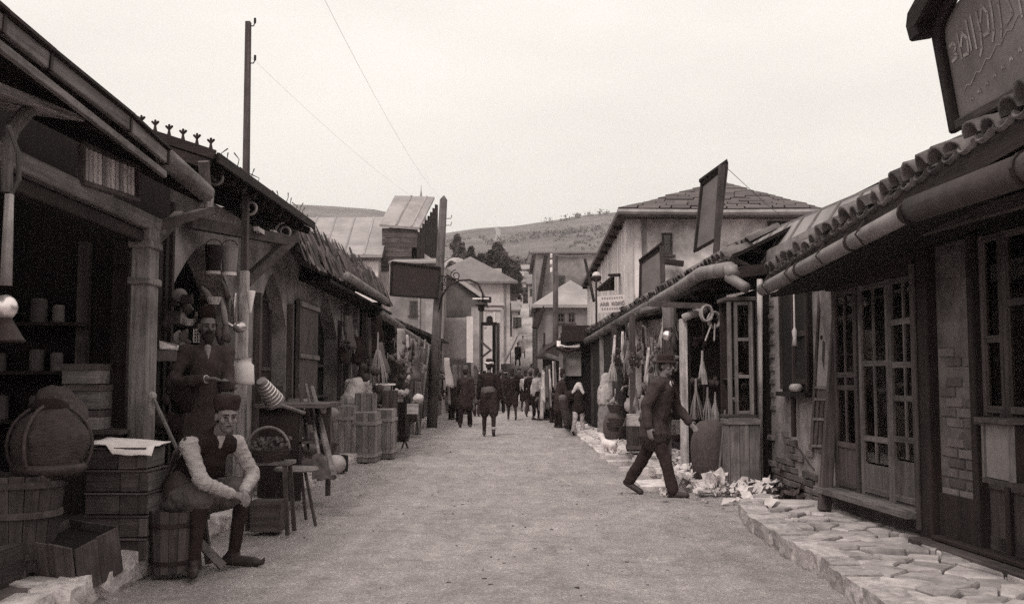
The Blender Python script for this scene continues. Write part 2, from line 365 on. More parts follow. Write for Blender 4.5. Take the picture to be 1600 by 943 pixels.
def ground_mat():
    m = bpy.data.materials.new('ground'); m.use_nodes = True; n = m.node_tree; b = n.nodes['Principled BSDF']; L = n.links.new
    def N(t, **k):
        q = n.nodes.new(t)
        for a, c in k.items(): setattr(q, a, c)
        return q
    t = N('ShaderNodeTexCoord'); sp = N('ShaderNodeSeparateXYZ'); L(t.outputs['Object'], sp.inputs[0])
    def noise(s, d=6, ro=.6, vec=None):
        q = N('ShaderNodeTexNoise'); q.inputs['Scale'].default_value = s; q.inputs['Detail'].default_value = d; q.inputs['Roughness'].default_value = ro; L(vec or t.outputs['Object'], q.inputs[0]); return q.outputs[0]
    def rng(v, a, c, lo, hi):
        q = N('ShaderNodeMapRange'); q.inputs['From Min'].default_value = a; q.inputs['From Max'].default_value = c; q.inputs['To Min'].default_value = lo; q.inputs['To Max'].default_value = hi; L(v, q.inputs[0]); return q.outputs[0]
    def mul(a, c):
        q = N('ShaderNodeMath', operation='MULTIPLY'); L(a, q.inputs[0]); L(c, q.inputs[1]); return q.outputs[0]
    big, mid, fin = noise(.8), noise(5, 8, .7), noise(55, 6, .75)
    st = N('ShaderNodeMapping'); st.inputs['Scale'].default_value = (3.0, .55, 1); L(t.outputs['Object'], st.inputs[0])
    track = noise(1.6, 6, .6, st.outputs[0])
    lum = mul(mul(rng(big, .3, .7, .84, 1.14), rng(mid, .3, .7, .76, 1.24)), mul(rng(fin, .3, .7, .60, 1.40), rng(track, .3, .7, .86, 1.14)))
    vor = N('ShaderNodeTexVoronoi'); vor.inputs['Scale'].default_value = 26; L(t.outputs['Object'], vor.inputs[0])
    lum = mul(lum, rng(vor.outputs['Distance'], 0.0, 0.4, 1.4, 0.92))
    road = N('ShaderNodeVectorMath', operation='SCALE'); road.inputs[0].default_value = tint(.36)[:3]; L(lum, road.inputs['Scale'])
    hb, hm = noise(.035, 7, .7), noise(.4, 6, .7)
    hl = mul(rng(hb, .35, .65, .65, 1.35), rng(hm, .3, .7, .7, 1.3))
    hill = N('ShaderNodeVectorMath', operation='SCALE'); hill.inputs[0].default_value = tint(.125)[:3]; L(hl, hill.inputs['Scale'])
    f = rng(sp.outputs[1], 150, 185, 0, 1)
    mx = N('ShaderNodeMix', data_type='RGBA'); L(f, mx.inputs[0]); L(road.outputs[0], mx.inputs[6]); L(hill.outputs[0], mx.inputs[7])
    L(mx.outputs[2], b.inputs['Base Color']); b.inputs['Roughness'].default_value = .97; b.inputs['Specular IOR Level'].default_value = .15
    hsum = N('ShaderNodeMath', operation='ADD'); L(fin, hsum.inputs[0]); L(mid, hsum.inputs[1])
    bu = N('ShaderNodeBump'); bu.inputs['Strength'].default_value = .8; bu.inputs['Distance'].default_value = .03; L(hsum.outputs[0], bu.inputs['Height']); L(bu.outputs[0], b.inputs['Normal'])
    return m
gme.materials.append(ground_mat())
tr = []
for i in range(25): yy_ = 400 + 12 * i; tr.append((-.0145 * yy_ + .6 * math.sin(i * .7), yy_))
g_o = bpy.data.objects.new('ground', gme); col.objects.link(g_o); struct(g_o)
# loose gravel, straw and dung trodden into the street
gb = MB()
for i in range(9000):
    y = 4.2 + 22 * rnd.random() ** 1.7; x = rnd.uniform(-2.7, 2.3) if rnd.random() < .6 else rnd.choice((rnd.gauss(-2.3, .3), rnd.gauss(1.9, .25)))
    if x > 2.2 or x < -2.62: continue
    r_ = rnd.uniform(.003, .009) * (1 if rnd.random() < .95 else 2.6); z = gz(x, y)
    gb.add([(x - r_, y - r_ * .7, z - .003), (x + r_, y - r_ * .4, z - .003), (x + r_ * .2, y + r_, z - .003), (x, y, z + r_ * .9)], [(0, 1, 3), (1, 2, 3), (2, 0, 3)])
struct(gb.build('gravel', 'pebble'), 'stuff')
db = MB(.002)
for i in range(170):
    y = 4.5 + 18 * rnd.random() ** 1.5; x = rnd.gauss(0, 1.3)
    if abs(x) > 2.3: continue
    db.ell((x, y, gz(x, y)), (rnd.uniform(.006, .022), rnd.uniform(.006, .02), rnd.uniform(.004, .012)), None, 5, 3)
struct(db.build('dung_and_clods', 'mortar_earth'), 'stuff')

# ---------------------------------------------------------------- kerbs and paving
def rock_mesh(name, m, sub=1, seed=0, flat=1.0, rd=.28, am=.13):
    bm = bmesh.new(); bmesh.ops.create_cube(bm, size=1.0); bmesh.ops.subdivide_edges(bm, edges=bm.edges[:], cuts=sub, use_grid_fill=True)
    for v in bm.verts:
        p = v.co.copy(); k = p.normalized() * .5
        v.co = p.lerp(k, rd); nz = noise.noise_vector(p * 2.1 + V((seed * 7.3, seed, 0))) * am; v.co += V((nz.x, nz.y, nz.z * flat))
    me = bpy.data.meshes.new(name); bm.to_mesh(me); bm.free(); me.materials.append(MATS[m]); return me
kerb_ms = [rock_mesh('kerb_stone', 'stone_white', 2, s, .6) for s in range(5)]
flat_ms = [rock_mesh('kerb_stone', 'stone', 2, 30 + s, .35, .1, .07) for s in range(6)]
left_kerb = MB().sheet([(-2.98, 4.0, .02), (-2.66, 4.0, .02), (-2.62, 36, .02), (-2.98, 36, .02)], 2, 20, lambda a, b: .02 * noise.noise((a * 3, b * 50, 0))).build('kerb', 'mortar_earth'); struct(left_kerb)
y = 5.0
while y < 36:
    l = rnd.uniform(.28, .6); p = (-2.72 + rnd.uniform(-.05, .05) - (.0 if y > 9 else .04), y + l / 2, .055)
    if rnd.random() < .9: piece('kerb_stone', rnd.choice(kerb_ms), left_kerb, p, (rnd.uniform(-.06, .06), rnd.uniform(-.06, .06), R(90) + rnd.uniform(-.1, .1)), (l * 1.12, rnd.uniform(.2, .3), rnd.uniform(.16, .22)))
    y += l
plat = MB().sheet([(-3.5, 3.5, .13), (-2.78, 3.5, .13), (-2.78, 40, .13), (-3.5, 40, .13)], 6, 120, lambda a, b: .03 * noise.noise((a * 3, b * 60, 4)), .2)
struct(plat.build('pavement', 'mortar_earth'))
# right kerb: sweeping nose of the near pavement, then a broken white edge farther on
kl = [(gnd(u, v).x, gnd(u, v).y) for u, v in ((1500, 1060), (1420, 1000), (1345, 943), (1290, 900), (1240, 868), (1200, 842), (1170, 820), (1158, 806), (1165, 798), (1190, 790))]
pav_r = MB().sheet([(2.2, 3.2, .03), (3.9, 3.2, .03), (3.4, 10.4, .03), (2.35, 10.3, .03)], 3, 3, None, .1).build('pavement', 'mortar_earth'); struct(pav_r)
def walk(poly, step):
    out = []; acc = 0
    for (a, b) in zip(poly[:-1], poly[1:]):
        a, b = V(a), V(b); L_ = (b - a).length; t = acc
        while t < L_: out.append((a.lerp(b, t / L_), math.atan2((b - a).y, (b - a).x))); t += step * rnd.uniform(.75, 1.25)
        acc = t - L_
    return out
for p, a in walk(kl, .36):
    piece('kerb_stone', rnd.choice(flat_ms), pav_r, (p.x + .09, p.y, .035), (rnd.uniform(-.025, .025), rnd.uniform(-.025, .025), a + rnd.uniform(-.05, .05)), (.345, rnd.uniform(.22, .3), .19))
def cells(poly_fn, pts, bounds):
    # clip each jittered cell against its neighbours' bisectors
    out = []
    for i, p in enumerate(pts):
        if not poly_fn(p): continue
        P = [V((p[0] + a, p[1] + b)) for a, b in ((-.6, -.6), (.6, -.6), (.6, .6), (-.6, .6))]
        for j, q in enumerate(pts):
            if i == j or abs(q[0] - p[0]) > 1.2 or abs(q[1] - p[1]) > 1.2: continue
            m_ = V(((p[0] + q[0]) / 2, (p[1] + q[1]) / 2)); n_ = V((q[0] - p[0], q[1] - p[1])).normalized(); N_ = []
            for k in range(len(P)):
                a, b = P[k], P[(k + 1) % len(P)]; da, db = (a - m_).dot(n_), (b - m_).dot(n_)
                if da <= 0: N_.append(a)
                if da * db < 0: N_.append(a.lerp(b, da / (da - db)))
            P = N_
            if len(P) < 3: break
        if len(P) >= 3: out.append((V(p), P))
    return out
def slab(parent, c, P, z, m, gap=.008, th=.12):
    if len(P) < 3: return
    k = [p + (c - p).normalized() * gap * rnd.uniform(.6, 1.8) for p in P]
    t0 = [V((p.x, p.y, z - th)) for p in k]; tz = rnd.uniform(-.022, .02); tx, ty = rnd.uniform(-.05, .05), rnd.uniform(-.05, .05)
    def zz(p): return z + tz + tx * (p.x - c.x) + ty * (p.y - c.y)
    t1 = [V((p.x, p.y, zz(p) - .012)) for p in k]; t2 = [V(((p.lerp(c, .07)).x, (p.lerp(c, .07)).y, zz(p) + .0)) for p in k]
    n = len(k); mb = MB(.004); mb.add(t0 + t1 + t2, [(i, (i + 1) % n, n + (i + 1) % n, n + i) for i in range(n)] + [(n + i, n + (i + 1) % n, 2 * n + (i + 1) % n, 2 * n + i) for i in range(n)] + [tuple(range(2 * n, 3 * n))])
    cw = V((c.x, c.y, z)); me = mb.mesh('paving_stone', cw); me.materials.append(MATS[m]); piece('paving_stone', me, parent, cw)
def kerb_x(y):
    b = 2.1
    for (a, c) in zip(kl[:-1], kl[1:]):
        if a[1] <= y <= c[1]: b = a[0] + (c[0] - a[0]) * (y - a[1]) / max(1e-6, c[1] - a[1])
    return b
pts = []
yy = 4.0
while yy < 10.35:
    xx = 2.2
    while xx < 3.7: pts.append((xx + rnd.uniform(-.12, .12), yy + rnd.uniform(-.11, .11))); xx += rnd.uniform(.17, .34)
    yy += rnd.uniform(.17, .26)
for c, P in cells(lambda p: kerb_x(p[1]) + .2 < p[0] < 3.62 - (p[1] - 5) * .05, pts, None): slab(pav_r, c, P, .125, 'stone')
pav_f = MB().sheet([(1.98, 13.6, .0), (3.4, 13.6, .0), (3.2, 33, .0), (1.75, 33, .0)], 3, 20, lambda a, b: .03 * noise.noise((a, b * 40, 7)), .1).build('pavement', 'mortar_earth'); struct(pav_f)
y = 13.4
while y < 32:
    l = rnd.uniform(.3, .65); x0 = 2.15 - (y - 13) * .017
    if rnd.random() < .9: piece('kerb_stone', rnd.choice(kerb_ms), pav_f, (x0 + rnd.uniform(-.06, .08), y + l / 2, .04), (rnd.uniform(-.1, .1), rnd.uniform(-.1, .1), R(90) + rnd.uniform(-.15, .15)), (l * 1.1, rnd.uniform(.25, .36), .2))
    y += l
pts = []; yy = 13.6
while yy < 27:
    xx = 2.2
    while xx < 3.2: pts.append((xx + rnd.uniform(-.1, .1), yy + rnd.uniform(-.12, .12))); xx += rnd.uniform(.25, .42)
    yy += rnd.uniform(.28, .4)
for c, P in cells(lambda p: 2.2 - (p[1] - 13) * .017 < p[0] < 3.1, pts, None): slab(pav_f, c, P, .075, 'stone_white', .02)

# ================================================================ LEFT ROW
# ---- nearest timber shop
s1 = thing('wooden_shop', 'dark open timber shop with long gutter, at the near end of the left row', 'shop', (-3.3, 6.6, 0))
gA, gE = atX(0, 36, -2.6), atX(322, 302, -2.6)
gp = [gA + (gA - gE) * .45] + [atX(u, v, -2.6) for u, v in ((0, 36), (74, 96), (200, 194), (258, 246), (322, 302))]
e0, e1 = gp[0] + V((0, 0, .02)), gp[-1] + V((0, .1, .02))
def up_(p, d): return V((p.x - d, p.y, p.z + d * .5))
MB().hexa([e0, e1, up_(e1, 3.2), up_(e0, 3.2), e0 + V((0, 0, .07)), e1 + V((0, 0, .07)), up_(e1, 3.2) + V((0, 0, .07)), up_(e0, 3.2) + V((0, 0, .07))]).build('roof', 'wood_black_x', s1)
for i in range(11):
    t = i / 10; p = e0.lerp(e1, t); MB().beam(up_(p, .05) - V((0, 0, .07)), up_(p, 3.0) - V((0, 0, .07)), .08, .1).build('rafter', 'wood_dark_x', s1)
gut = None
for k in range(len(gp) - 1):
    a, b = gp[k], gp[k + 1]; d = (b - a).normalized(); rr = .062 if k < 4 else .078
    if k < 4:
        g_ = MB(.004).beam(a + d * .008, b - d * .004, .04, .095).build('eave_board', 'wood_grey_y', s1, bev=.006)
        MB().beam(a + V((-.015, 0, .06)), b + V((-.015, 0, .062)), .13, .02).build('eave_board', 'wood_dark_y', s1)
    else: g_ = MB().tube([a + d * .01, b - d * .01], rr, 12).build('gutter', 'wood_grey_y', s1, smooth=True)
    MB().beam(b - d * .02, b + d * .012, .06, .11).build('clip', 'iron', g_)
MB().beam(gp[0] + V((.0, 0, -.12)), gp[4] + V((.0, 0, -.13)), .035, .05).build('fascia', 'wood_grey_y', s1, bev=.004)
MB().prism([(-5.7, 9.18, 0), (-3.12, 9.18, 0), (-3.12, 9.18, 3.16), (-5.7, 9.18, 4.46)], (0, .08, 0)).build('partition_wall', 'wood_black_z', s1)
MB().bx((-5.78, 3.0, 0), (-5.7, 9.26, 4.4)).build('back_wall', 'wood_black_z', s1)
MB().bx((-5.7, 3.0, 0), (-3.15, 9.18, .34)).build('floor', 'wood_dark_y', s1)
MB().bx((-3.15, 3.0, 0), (-3.05, 9.18, .36)).build('sill_plank', 'wood_mid_y', s1)
la, lb = atX(10, 246, -3.0), atX(250, 357, -3.0)
MB(.008).beam(la + (la - lb) * .4, lb, .1, .13).build('lintel', 'wood_grey_y', s1, bev=.01)
MB().beam(la + (la - lb) * .4 + V((-.05, 0, -.13)), lb + V((-.05, 0, -.12)), .1, .1).build('lintel', 'wood_dark_y', s1, bev=.01)
pz = lb.z - .03
MB().bx((-3.10, 8.28, .1), (-2.95, 8.52, pz)).build('pillar', 'wood_grey_z', s1, bev=.01)
MB().bx((-3.16, 8.40, .1), (-3.102, 8.50, pz - .2)).build('pillar', 'wood_mid_z', s1)
for v in (385, 442):
    z = atX(232, v, -3.02).z; MB().bx((-3.12, 8.25, z - .03), (-2.93, 8.54, z + .03)).build('collar', 'wood_grey_x', s1, bev=.01)
MB().beam((-3.0, 8.45, pz - .12), (-3.0, 9.15, pz + .22), .09, .09).build('brace', 'wood_mid_y', s1, bev=.008)
MB().beam((-3.0, 8.5, pz + .02), (-2.72, 9.2, pz + .28), .07, .08).build('brace', 'wood_mid_y', s1, bev=.008)
MB().bx((-3.10, 5.55, .1), (-2.95, 5.7, 2.7)).build('pillar', 'wood_mid_z', s1, bev=.01)
ua, ub = atX(0, 150, -2.85), atX(126, 184, -2.85)
MB(.012).hexa([ua + V((0, -.6, -.06)), ub + V((0, .05, -.01)), ub + V((-.5, .05, .05)), ua + V((-.5, -.6, .0)), ua + V((0, -.6, .03)), ub + V((0, .05, .015)), ub + V((-.5, .05, .07)), ua + V((-.5, -.6, .06))]).build('awning_plank', 'wood_pale_y', s1, bev=.006)
ua, ub = atX(40, 175, -2.95), atX(8, 250, -2.95)
MB().tube([atX(45, 172, -2.95), atX(20, 200, -2.95), atX(8, 235, -2.95), atX(8, 300, -2.95)], .045, 8).build('bracket', 'wood_grey_z', s1)
for k in range(3):
    z = 1.0 + .42 * k; MB().bx((-5.4, 8.8, z), (-3.75, 9.175, z + .03)).build('shelf', 'wood_dark_x', s1)
MB().bx((-3.86, 9.05, .34), (-3.78, 9.17, 2.6)).build('door_post', 'wood_mid_z', s1)
MB().bx((-3.56, 9.08, .34), (-3.14, 9.17, 2.6)).build('door', 'wood_dark_z', s1)
for z in (.5, 1.5, 2.4): MB().bx((-3.55, 9.06, z), (-3.15, 9.079, z + .09)).build('batten', 'wood_dark_x', s1)
# goods on its shelves
canb = MB().lathe([(.055, 0), (.06, .01), (.06, .17), (.05, .185), (.03, .19)], (0, 0, 0), 12)
can0 = None
for k in range(3):
    nt_ = 0
    for i in range(9):
        if rnd.random() < .2: continue
        p = (-5.3 + i * .165 + rnd.uniform(-.02, .02), 8.98, 1.031 + .42 * k)
        nt_ += 1; lab = '%s tin from the left on the %s dim shelf of the near left shop' % (('first', 'second', 'third', 'fourth', 'fifth', 'sixth', 'seventh', 'eighth', 'ninth')[nt_ - 1], ('lowest', 'middle', 'top')[k])
        if can0: dup(can0, p, rnd.random(), rnd.uniform(.75, 1.15), lab)
        else:
            can0 = canb.build('storage_tin', 'cloth_mid'); can0.location = p
            tag(can0, lab, 'tin', 'tins on the dim shelves')
# sign board over its front
sg = thing('shop_sign', 'slatted pale board in a wooden frame hung under the near left eave', 'sign', atX(170, 290, -2.95))
c4 = [atX(u, v, -2.95) for u, v in ((126, 285), (214, 312), (214, 262), (126, 224))]
def board(parent, c, name, m, th=.03, ins=0.0, off=0.0):
    n_ = (V(c[1]) - V(c[0])).cross(V(c[3]) - V(c[0])).normalized(); ce = sum((V(p) for p in c), V()) / 4
    k = [V(p) + (ce - V(p)).normalized() * ins + n_ * off for p in c]
    return MB().prism(k, -n_ * th).build(name, m, parent)
board(sg, c4, 'backing', 'wood_mid_z', .03)
n_ = (c4[1] - c4[0]).cross(c4[3] - c4[0]).normalized()
for a, b in ((0, 1), (1, 2), (2, 3), (3, 0)): MB().beam(c4[a] + n_ * .012, c4[b] + n_ * .012, .035, .035, n_).build('frame', 'wood_mid_y', sg, bev=.004)
for i in range(12):
    t = .06 + .075 * i; a = c4[0].lerp(c4[1], t).lerp(c4[3].lerp(c4[2], t), .08); b = c4[0].lerp(c4[1], t).lerp(c4[3].lerp(c4[2], t), .92)
    MB().beam(a + n_ * .008, b + n_ * .008, .055, .012, n_).build('slat', 'plank_white' if i % 4 else 'wood_pale_z', sg)
ps = atX(171, 312, -2.98); MB().box(ps, (.05, .05, .16)).build('block', 'wood_pale_z', sg)
# lamp on the near post
lp = atX(8, 480, -2.75)
lm = thing('hanging_lamp', 'oil lamp with white stem and shiny glass at the left edge of the street', 'lamp', lp)
MB().tube([lp + V((-.02, 0, 1.0)), lp + V((.04, 0, .85)), lp + V((.05, 0, .7)), lp + V((0, 0, .6))], .014, 8).build('arm', 'wood_grey_z', lm)
MB().tube([lp + V((0, 0, .12)), lp + V((0, 0, .62))], [.032, .024], 10).build('stem', 'wood_pale_z', lm, smooth=True)
MB().ell(lp, (.065, .065, .07)).build('globe', 'tin', lm, smooth=True)
MB().lathe([(.03, .0), (.10, -.12), (.11, -.13), (.095, -.14)], lp + V((0, 0, -.05)), 14).build('shade', 'iron', lm, smooth=True)

# ---- second shop: arches, boarded rake with cresting
s2 = thing('arched_shop', 'stone shop with two pointed arched doorways and scrolled iron eave brackets on the left', 'shop', (-3.35, 13.5, 0))
EX = -2.75
c0, c1 = at(232, 206, 9.42), atX(332, 246, EX); c1.y = 9.42; c1 = at(332, 246, 9.42)
e0, e1 = atX(332, 246, EX), atX(482, 366, EX)
e0 = V((EX, 9.38, e0.z)); e1 = V((EX, e1.y + .3, e0.z + .06))
MB().hexa([e0, e1, e1 + V((-2.6, 0, .85)), e0 + V((-2.6, 0, .85)), e0 + V((0, 0, .06)), e1 + V((0, 0, .06)), e1 + V((-2.6, 0, .91)), e0 + V((-2.6, 0, .91))]).build('roof', 'wood_black_x', s2)
MB().beam(e0 + V((.02, 0, .02)), e1 + V((.02, 0, .02)), .03, .1).build('fascia', 'wood_dark_y', s2, bev=.004)
rk = MB().beam(e0 + V((0, -.03, .04)), e0 + V((-1.2, -.03, .04 + .39)), .035, .09).build('rake_board', 'wood_dark_x', s2, bev=.004)
for i in range(6):
    p = e0 + V((-.04 - .13 * i, -.03, .09 + .0425 * i)); f = MB()
    f.tube([p, p + V((0, 0, .05)), p + V((0, 0, .075))], [.022, .011, .014], 6)
    for k in (-1, 0, 1): f.cap(p + V((0, 0, .06)), p + V((k * .026, 0, .09 + (.012 if k == 0 else 0))), .010, .012, 6)
    f.build('finial', 'wood_dark_z', s2)
for i in range(16):     # dry stalks growing out of the roof edge
    p = e0.lerp(e1, .07 + .06 * i) + V((-.05, 0, .05)); h_ = rnd.uniform(.06, .14)
    if i in (6, 7): continue
    MB().tube([p, p + V((rnd.uniform(-.04, .05), rnd.uniform(-.03, .03), h_)), p + V((rnd.uniform(-.08, .08), 0, h_ * 1.5))], [.006, .004, .007], 4).build('roof_stalk', 'wood_dark_z', s2)
for i in range(12):
    p = e0.lerp(e1, i / 11); MB().beam(p + V((-.05, 0, -.05)), p + V((-2.4, 0, .72)), .07, .09).build('rafter', 'wood_dark_x', s2)
def scroll(parent, p, r_, m='iron'):
    pts_ = []
    for i in range(22):
        a = R(90 + i * 25); q = r_ * (1 - i * .034); pts_.append(p + V((math.cos(a) * q, 0, math.sin(a) * q)))
    MB().tube(pts_, .017, 6).build('scroll_bracket', m, parent, smooth=True)
for u, v in ((338, 277), (391, 324), (444, 362)):
    p = atX(u, v, EX - .12); scroll(s2, p, .105 * p.y / 11, 'zinc')  # iron scrolls in paler zinc: the light on them painted into the colour
# arcade wall
def arch_wall(parent, name, m, x, th, y0, y1, zb, zt, ops, zs, rise, pointed=True):
    mb = MB(); ops = sorted(ops); ye = y0
    for (a, b) in ops:
        mb.bx((x - th, ye, zb), (x, a, zt)); ye = b
        N_ = 8; arc = []
        for i in range(N_ + 1):
            t = i / N_; w_ = abs(2 * t - 1); arc.append((a + (b - a) * t, zs + rise * (1 - w_ ** 1.55 if pointed else math.sqrt(max(0, 1 - w_ * w_)))))
        for i in range(N_):
            (ya, za), (yb, zb_) = arc[i], arc[i + 1]
            mb.hexa([(x - th, ya, za), (x, ya, za), (x, yb, zb_), (x - th, yb, zb_), (x - th, ya, zt), (x, ya, zt), (x, yb, zt), (x - th, yb, zt)])
    mb.bx((x - th, ye, zb), (x, y1, zt)); return mb.build(name, m, parent)
FX = -3.35
oy = lambda u: atX(u, 500, FX).y
a1, a2, b1, b2 = oy(401), oy(447), oy(489), oy(527)
arch_wall(s2, 'wall', 'plaster_dirty', FX, .35, 9.6, b2 + 2.2, 0, 3.35, [(9.9, 12.4), (a1, a2), (b1, b2)], 2.15, .72)
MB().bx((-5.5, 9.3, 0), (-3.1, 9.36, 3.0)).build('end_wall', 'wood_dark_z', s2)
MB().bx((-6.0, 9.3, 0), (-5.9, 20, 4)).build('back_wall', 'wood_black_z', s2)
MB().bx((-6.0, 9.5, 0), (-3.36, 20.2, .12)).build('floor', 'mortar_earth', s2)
def plank_door(parent, x, y0, y1, z0, z1, m='wood_dark_z', panels=((.12, .45), (.52, .92))):
    d = MB().bx((x - .05, y0, z0), (x, y1, z1)).build('door', m, parent)
    for (p, q) in panels:
        for h in (0, 1):
            ya, yb = y0 + (y1 - y0) * (.08 + .48 * h), y0 + (y1 - y0) * (.44 + .48 * h)
            za, zb_ = z0 + (z1 - z0) * p, z0 + (z1 - z0) * q
            MB().bx((x + .002, ya, za), (x + .03, ya + .05, zb_)).bx((x + .002, yb - .05, za), (x + .03, yb, zb_)).bx((x + .002, ya + .05, za), (x + .026, yb - .05, za + .05)).bx((x + .002, ya + .05, zb_ - .05), (x + .026, yb - .05, zb_)).build('panel_moulding', 'wood_mid_z', d)
    return d
plank_door(s2, FX - .2, a1 + .02, a2 - .02, .15, 2.75)
MB().bx((FX - .3, b1, .15), (FX - .25, b2, 2.8)).build('door', 'wood_black_z', s2)
for k in range(3): MB().bx((FX - .25, b1 + .1, .5 + .55 * k), (FX - .1, b2 - .1, .54 + .55 * k)).build('shelf', 'wood_mid_y', s2)
p0, p1 = oy(459), oy(488)      # folded shutter leaf between the arches
sh = MB().bx((FX + .03, p0, .2), (FX + .1, p1, 2.62)).build('shutter', 'wood_mid_z', s2, bev=.006)
for z in (.35, .95, 1.7, 2.5): MB().bx((FX + .1, p0 - .02, z), (FX + .13, p1 + .02, z + .07)).build('batten', 'wood_grey_y', sh)
for y_ in (a1 - .12, a2 + .1, b1 - .1, b2 + .1): MB().bx((FX + .002, y_ - .05, .13), (FX + .09, y_ + .05, 2.5)).build('door_frame', 'wood_mid_z', s2, bev=.005)
MB().beam((FX + .1, 10.2, 2.95), (EX + .1, 11.9, 3.0), .1, .12).build('beam', 'wood_mid_y', s2)
br0, br1 = atX(384, 440, -3.2), atX(462, 368, -2.85)
MB().beam(br0, br1, .1, .13).build('brace', 'wood_mid_y', s2, bev=.008)
for u, v in ((400, 357), (425, 362)):
    p = atX(u, v, -2.8); MB().beam(p, p + V((0, .75, -.01)), .05, .05).build('batten', 'wood_pale_y', s2)
# downspout at the shared corner
dsp = thing('downspout', 'split pale wooden downspout hanging at the corner of the near left eave', 'downspout', atX(322, 300, -2.66))
MB().tube([atX(318, 252, -2.66), atX(322, 300, -2.66)], .05, 10).build('pipe', 'wood_mid_z', dsp)
MB().tube([atX(316, 298, -2.68), atX(315, 324, -2.68)], [.05, .04], 8).build('pipe_end', 'wood_pale_z', dsp)
MB().tube([atX(326, 300, -2.62), atX(326, 324, -2.62)], [.05, .04], 8).build('pipe_end', 'wood_pale_z', dsp)

# ---- third shop: shaggy shingle roof
s3 = thing('shingled_shop', 'low shop with shaggy steep wooden shingle roof behind the arched left shop', 'shop', (-3.4, 20, 0))
SH0, SH1 = V((-2.85, 13.95, 2.98)), V((-2.85, 24.2, 3.1))
ru = V((-.52, 0, .78))
MB().hexa([SH0, SH1, SH1 + ru, SH0 + ru, SH0 + V((-.08, 0, -.02)), SH1 + V((-.08, 0, -.02)), SH1 + ru + V((-.08, 0, -.02)), SH0 + ru + V((-.08, 0, -.02))]).build('roof', 'wood_dark_y', s3)
MB().hexa([SH0 + ru, SH1 + ru, SH1 + ru + V((-2.5, 0, -.3)), SH0 + ru + V((-2.5, 0, -.3)), SH0 + ru + V((0, 0, .05)), SH1 + ru + V((0, 0, .05)), SH1 + ru + V((-2.5, 0, -.25)), SH0 + ru + V((-2.5, 0, -.25))]).build('back_slope', 'wood_dark_x', s3)
shm = []
for k in range(6):
    w_ = rnd.uniform(.06, .11); l_ = .36; t_ = rnd.uniform(-.05, .05)
    shm.append(pmesh(MB(.006).prism([(-w_ / 2, 0, 0), (w_ / 2, 0, 0), (w_ / 2 + t_ * .3, 0, l_ * .8), (t_, 0, l_), (-w_ / 2 + t_ * .3, 0, l_ * .85)], (0, .014, 0)), 'shingle', 'shingle'))
rf3 = s3.children[0]
cnt = 0
for row in range(3):
    y = 14.0
    while y < 24.1 and cnt < 298:
        b = SH0.lerp(SH1, (y - 13.95) / 10.25) + ru * (.02 + .33 * row) + V((.015 + .02 * (row % 2), 0, 0))
        piece('shingle', rnd.choice(shm), rf3, b + V((rnd.uniform(0, .04), 0, rnd.uniform(-.05, .03))), (R(rnd.uniform(-4, 4)), R(rnd.uniform(-10, 10)) , R(-90) + R(rnd.uniform(-10, 10))), (1, 1, rnd.uniform(.8, 1.35)))
        y += .104; cnt += 1
for ob in rf3.children: ob.rotation_euler = Euler((ob.rotation_euler[0] , ob.rotation_euler[1], ob.rotation_euler[2])); ob.rotation_euler.rotate(Euler((0, R(-rnd.uniform(18, 36)), 0)))
tuft = MB()
for i in range(2200):       # weeds and splinters standing up from the shingles
    t = rnd.random(); b = SH0.lerp(SH1, t) + ru * rnd.random() ** .6; h_ = rnd.uniform(.08, .3); q = V((rnd.uniform(-.04, .06), rnd.uniform(-.05, .05), h_)); w_ = rnd.uniform(.006, .016)
    tuft.add([b + V((0, -w_, 0)), b + V((0, w_, 0)), b + q], [(0, 1, 2)])
struct(tuft.build('splinters', 'shingle', s3), 'stuff')
MB().bx((-3.75, 20.0, 0), (-3.6, 24.2, 3.0)).build('wall', 'wood_black_z', s3)
MB().bx((-4.4, 24.2, 0), (-3.1, 24.3, 3.2)).build('end_wall', 'wood_dark_z', s3)
for y_ in (20.0, 21.2, 22.4, 23.6): MB().bx((-3.3, y_, .1), (-3.18, y_ + .12, 2.85)).build('post', 'wood_mid_z' if y_ != 21.2 else 'wood_grey_z', s3, bev=.008)
ga, gb_ = atX(543, 432, -2.8), atX(602, 470, -2.75)
for (a, b) in ((ga, gb_), (atX(598, 492, -2.62), atX(628, 512, -2.62)), (atX(627, 515, -2.6), atX(686, 551, -2.6))):
    MB().tube([a, a.lerp(b, .5), b], .085, 10).build('gutter', 'wood_grey_y', s3, smooth=True)
MB().hexa([(-2.85, 16, 2.9), (-2.85, 24.3, 2.9), (-3.7, 24.3, 2.95), (-3.7, 16, 2.95), (-2.85, 16, 2.95), (-2.85, 24.3, 2.95), (-3.7, 24.3, 3.0), (-3.7, 16, 3.0)]).build('soffit', 'wood_black_x', s3)
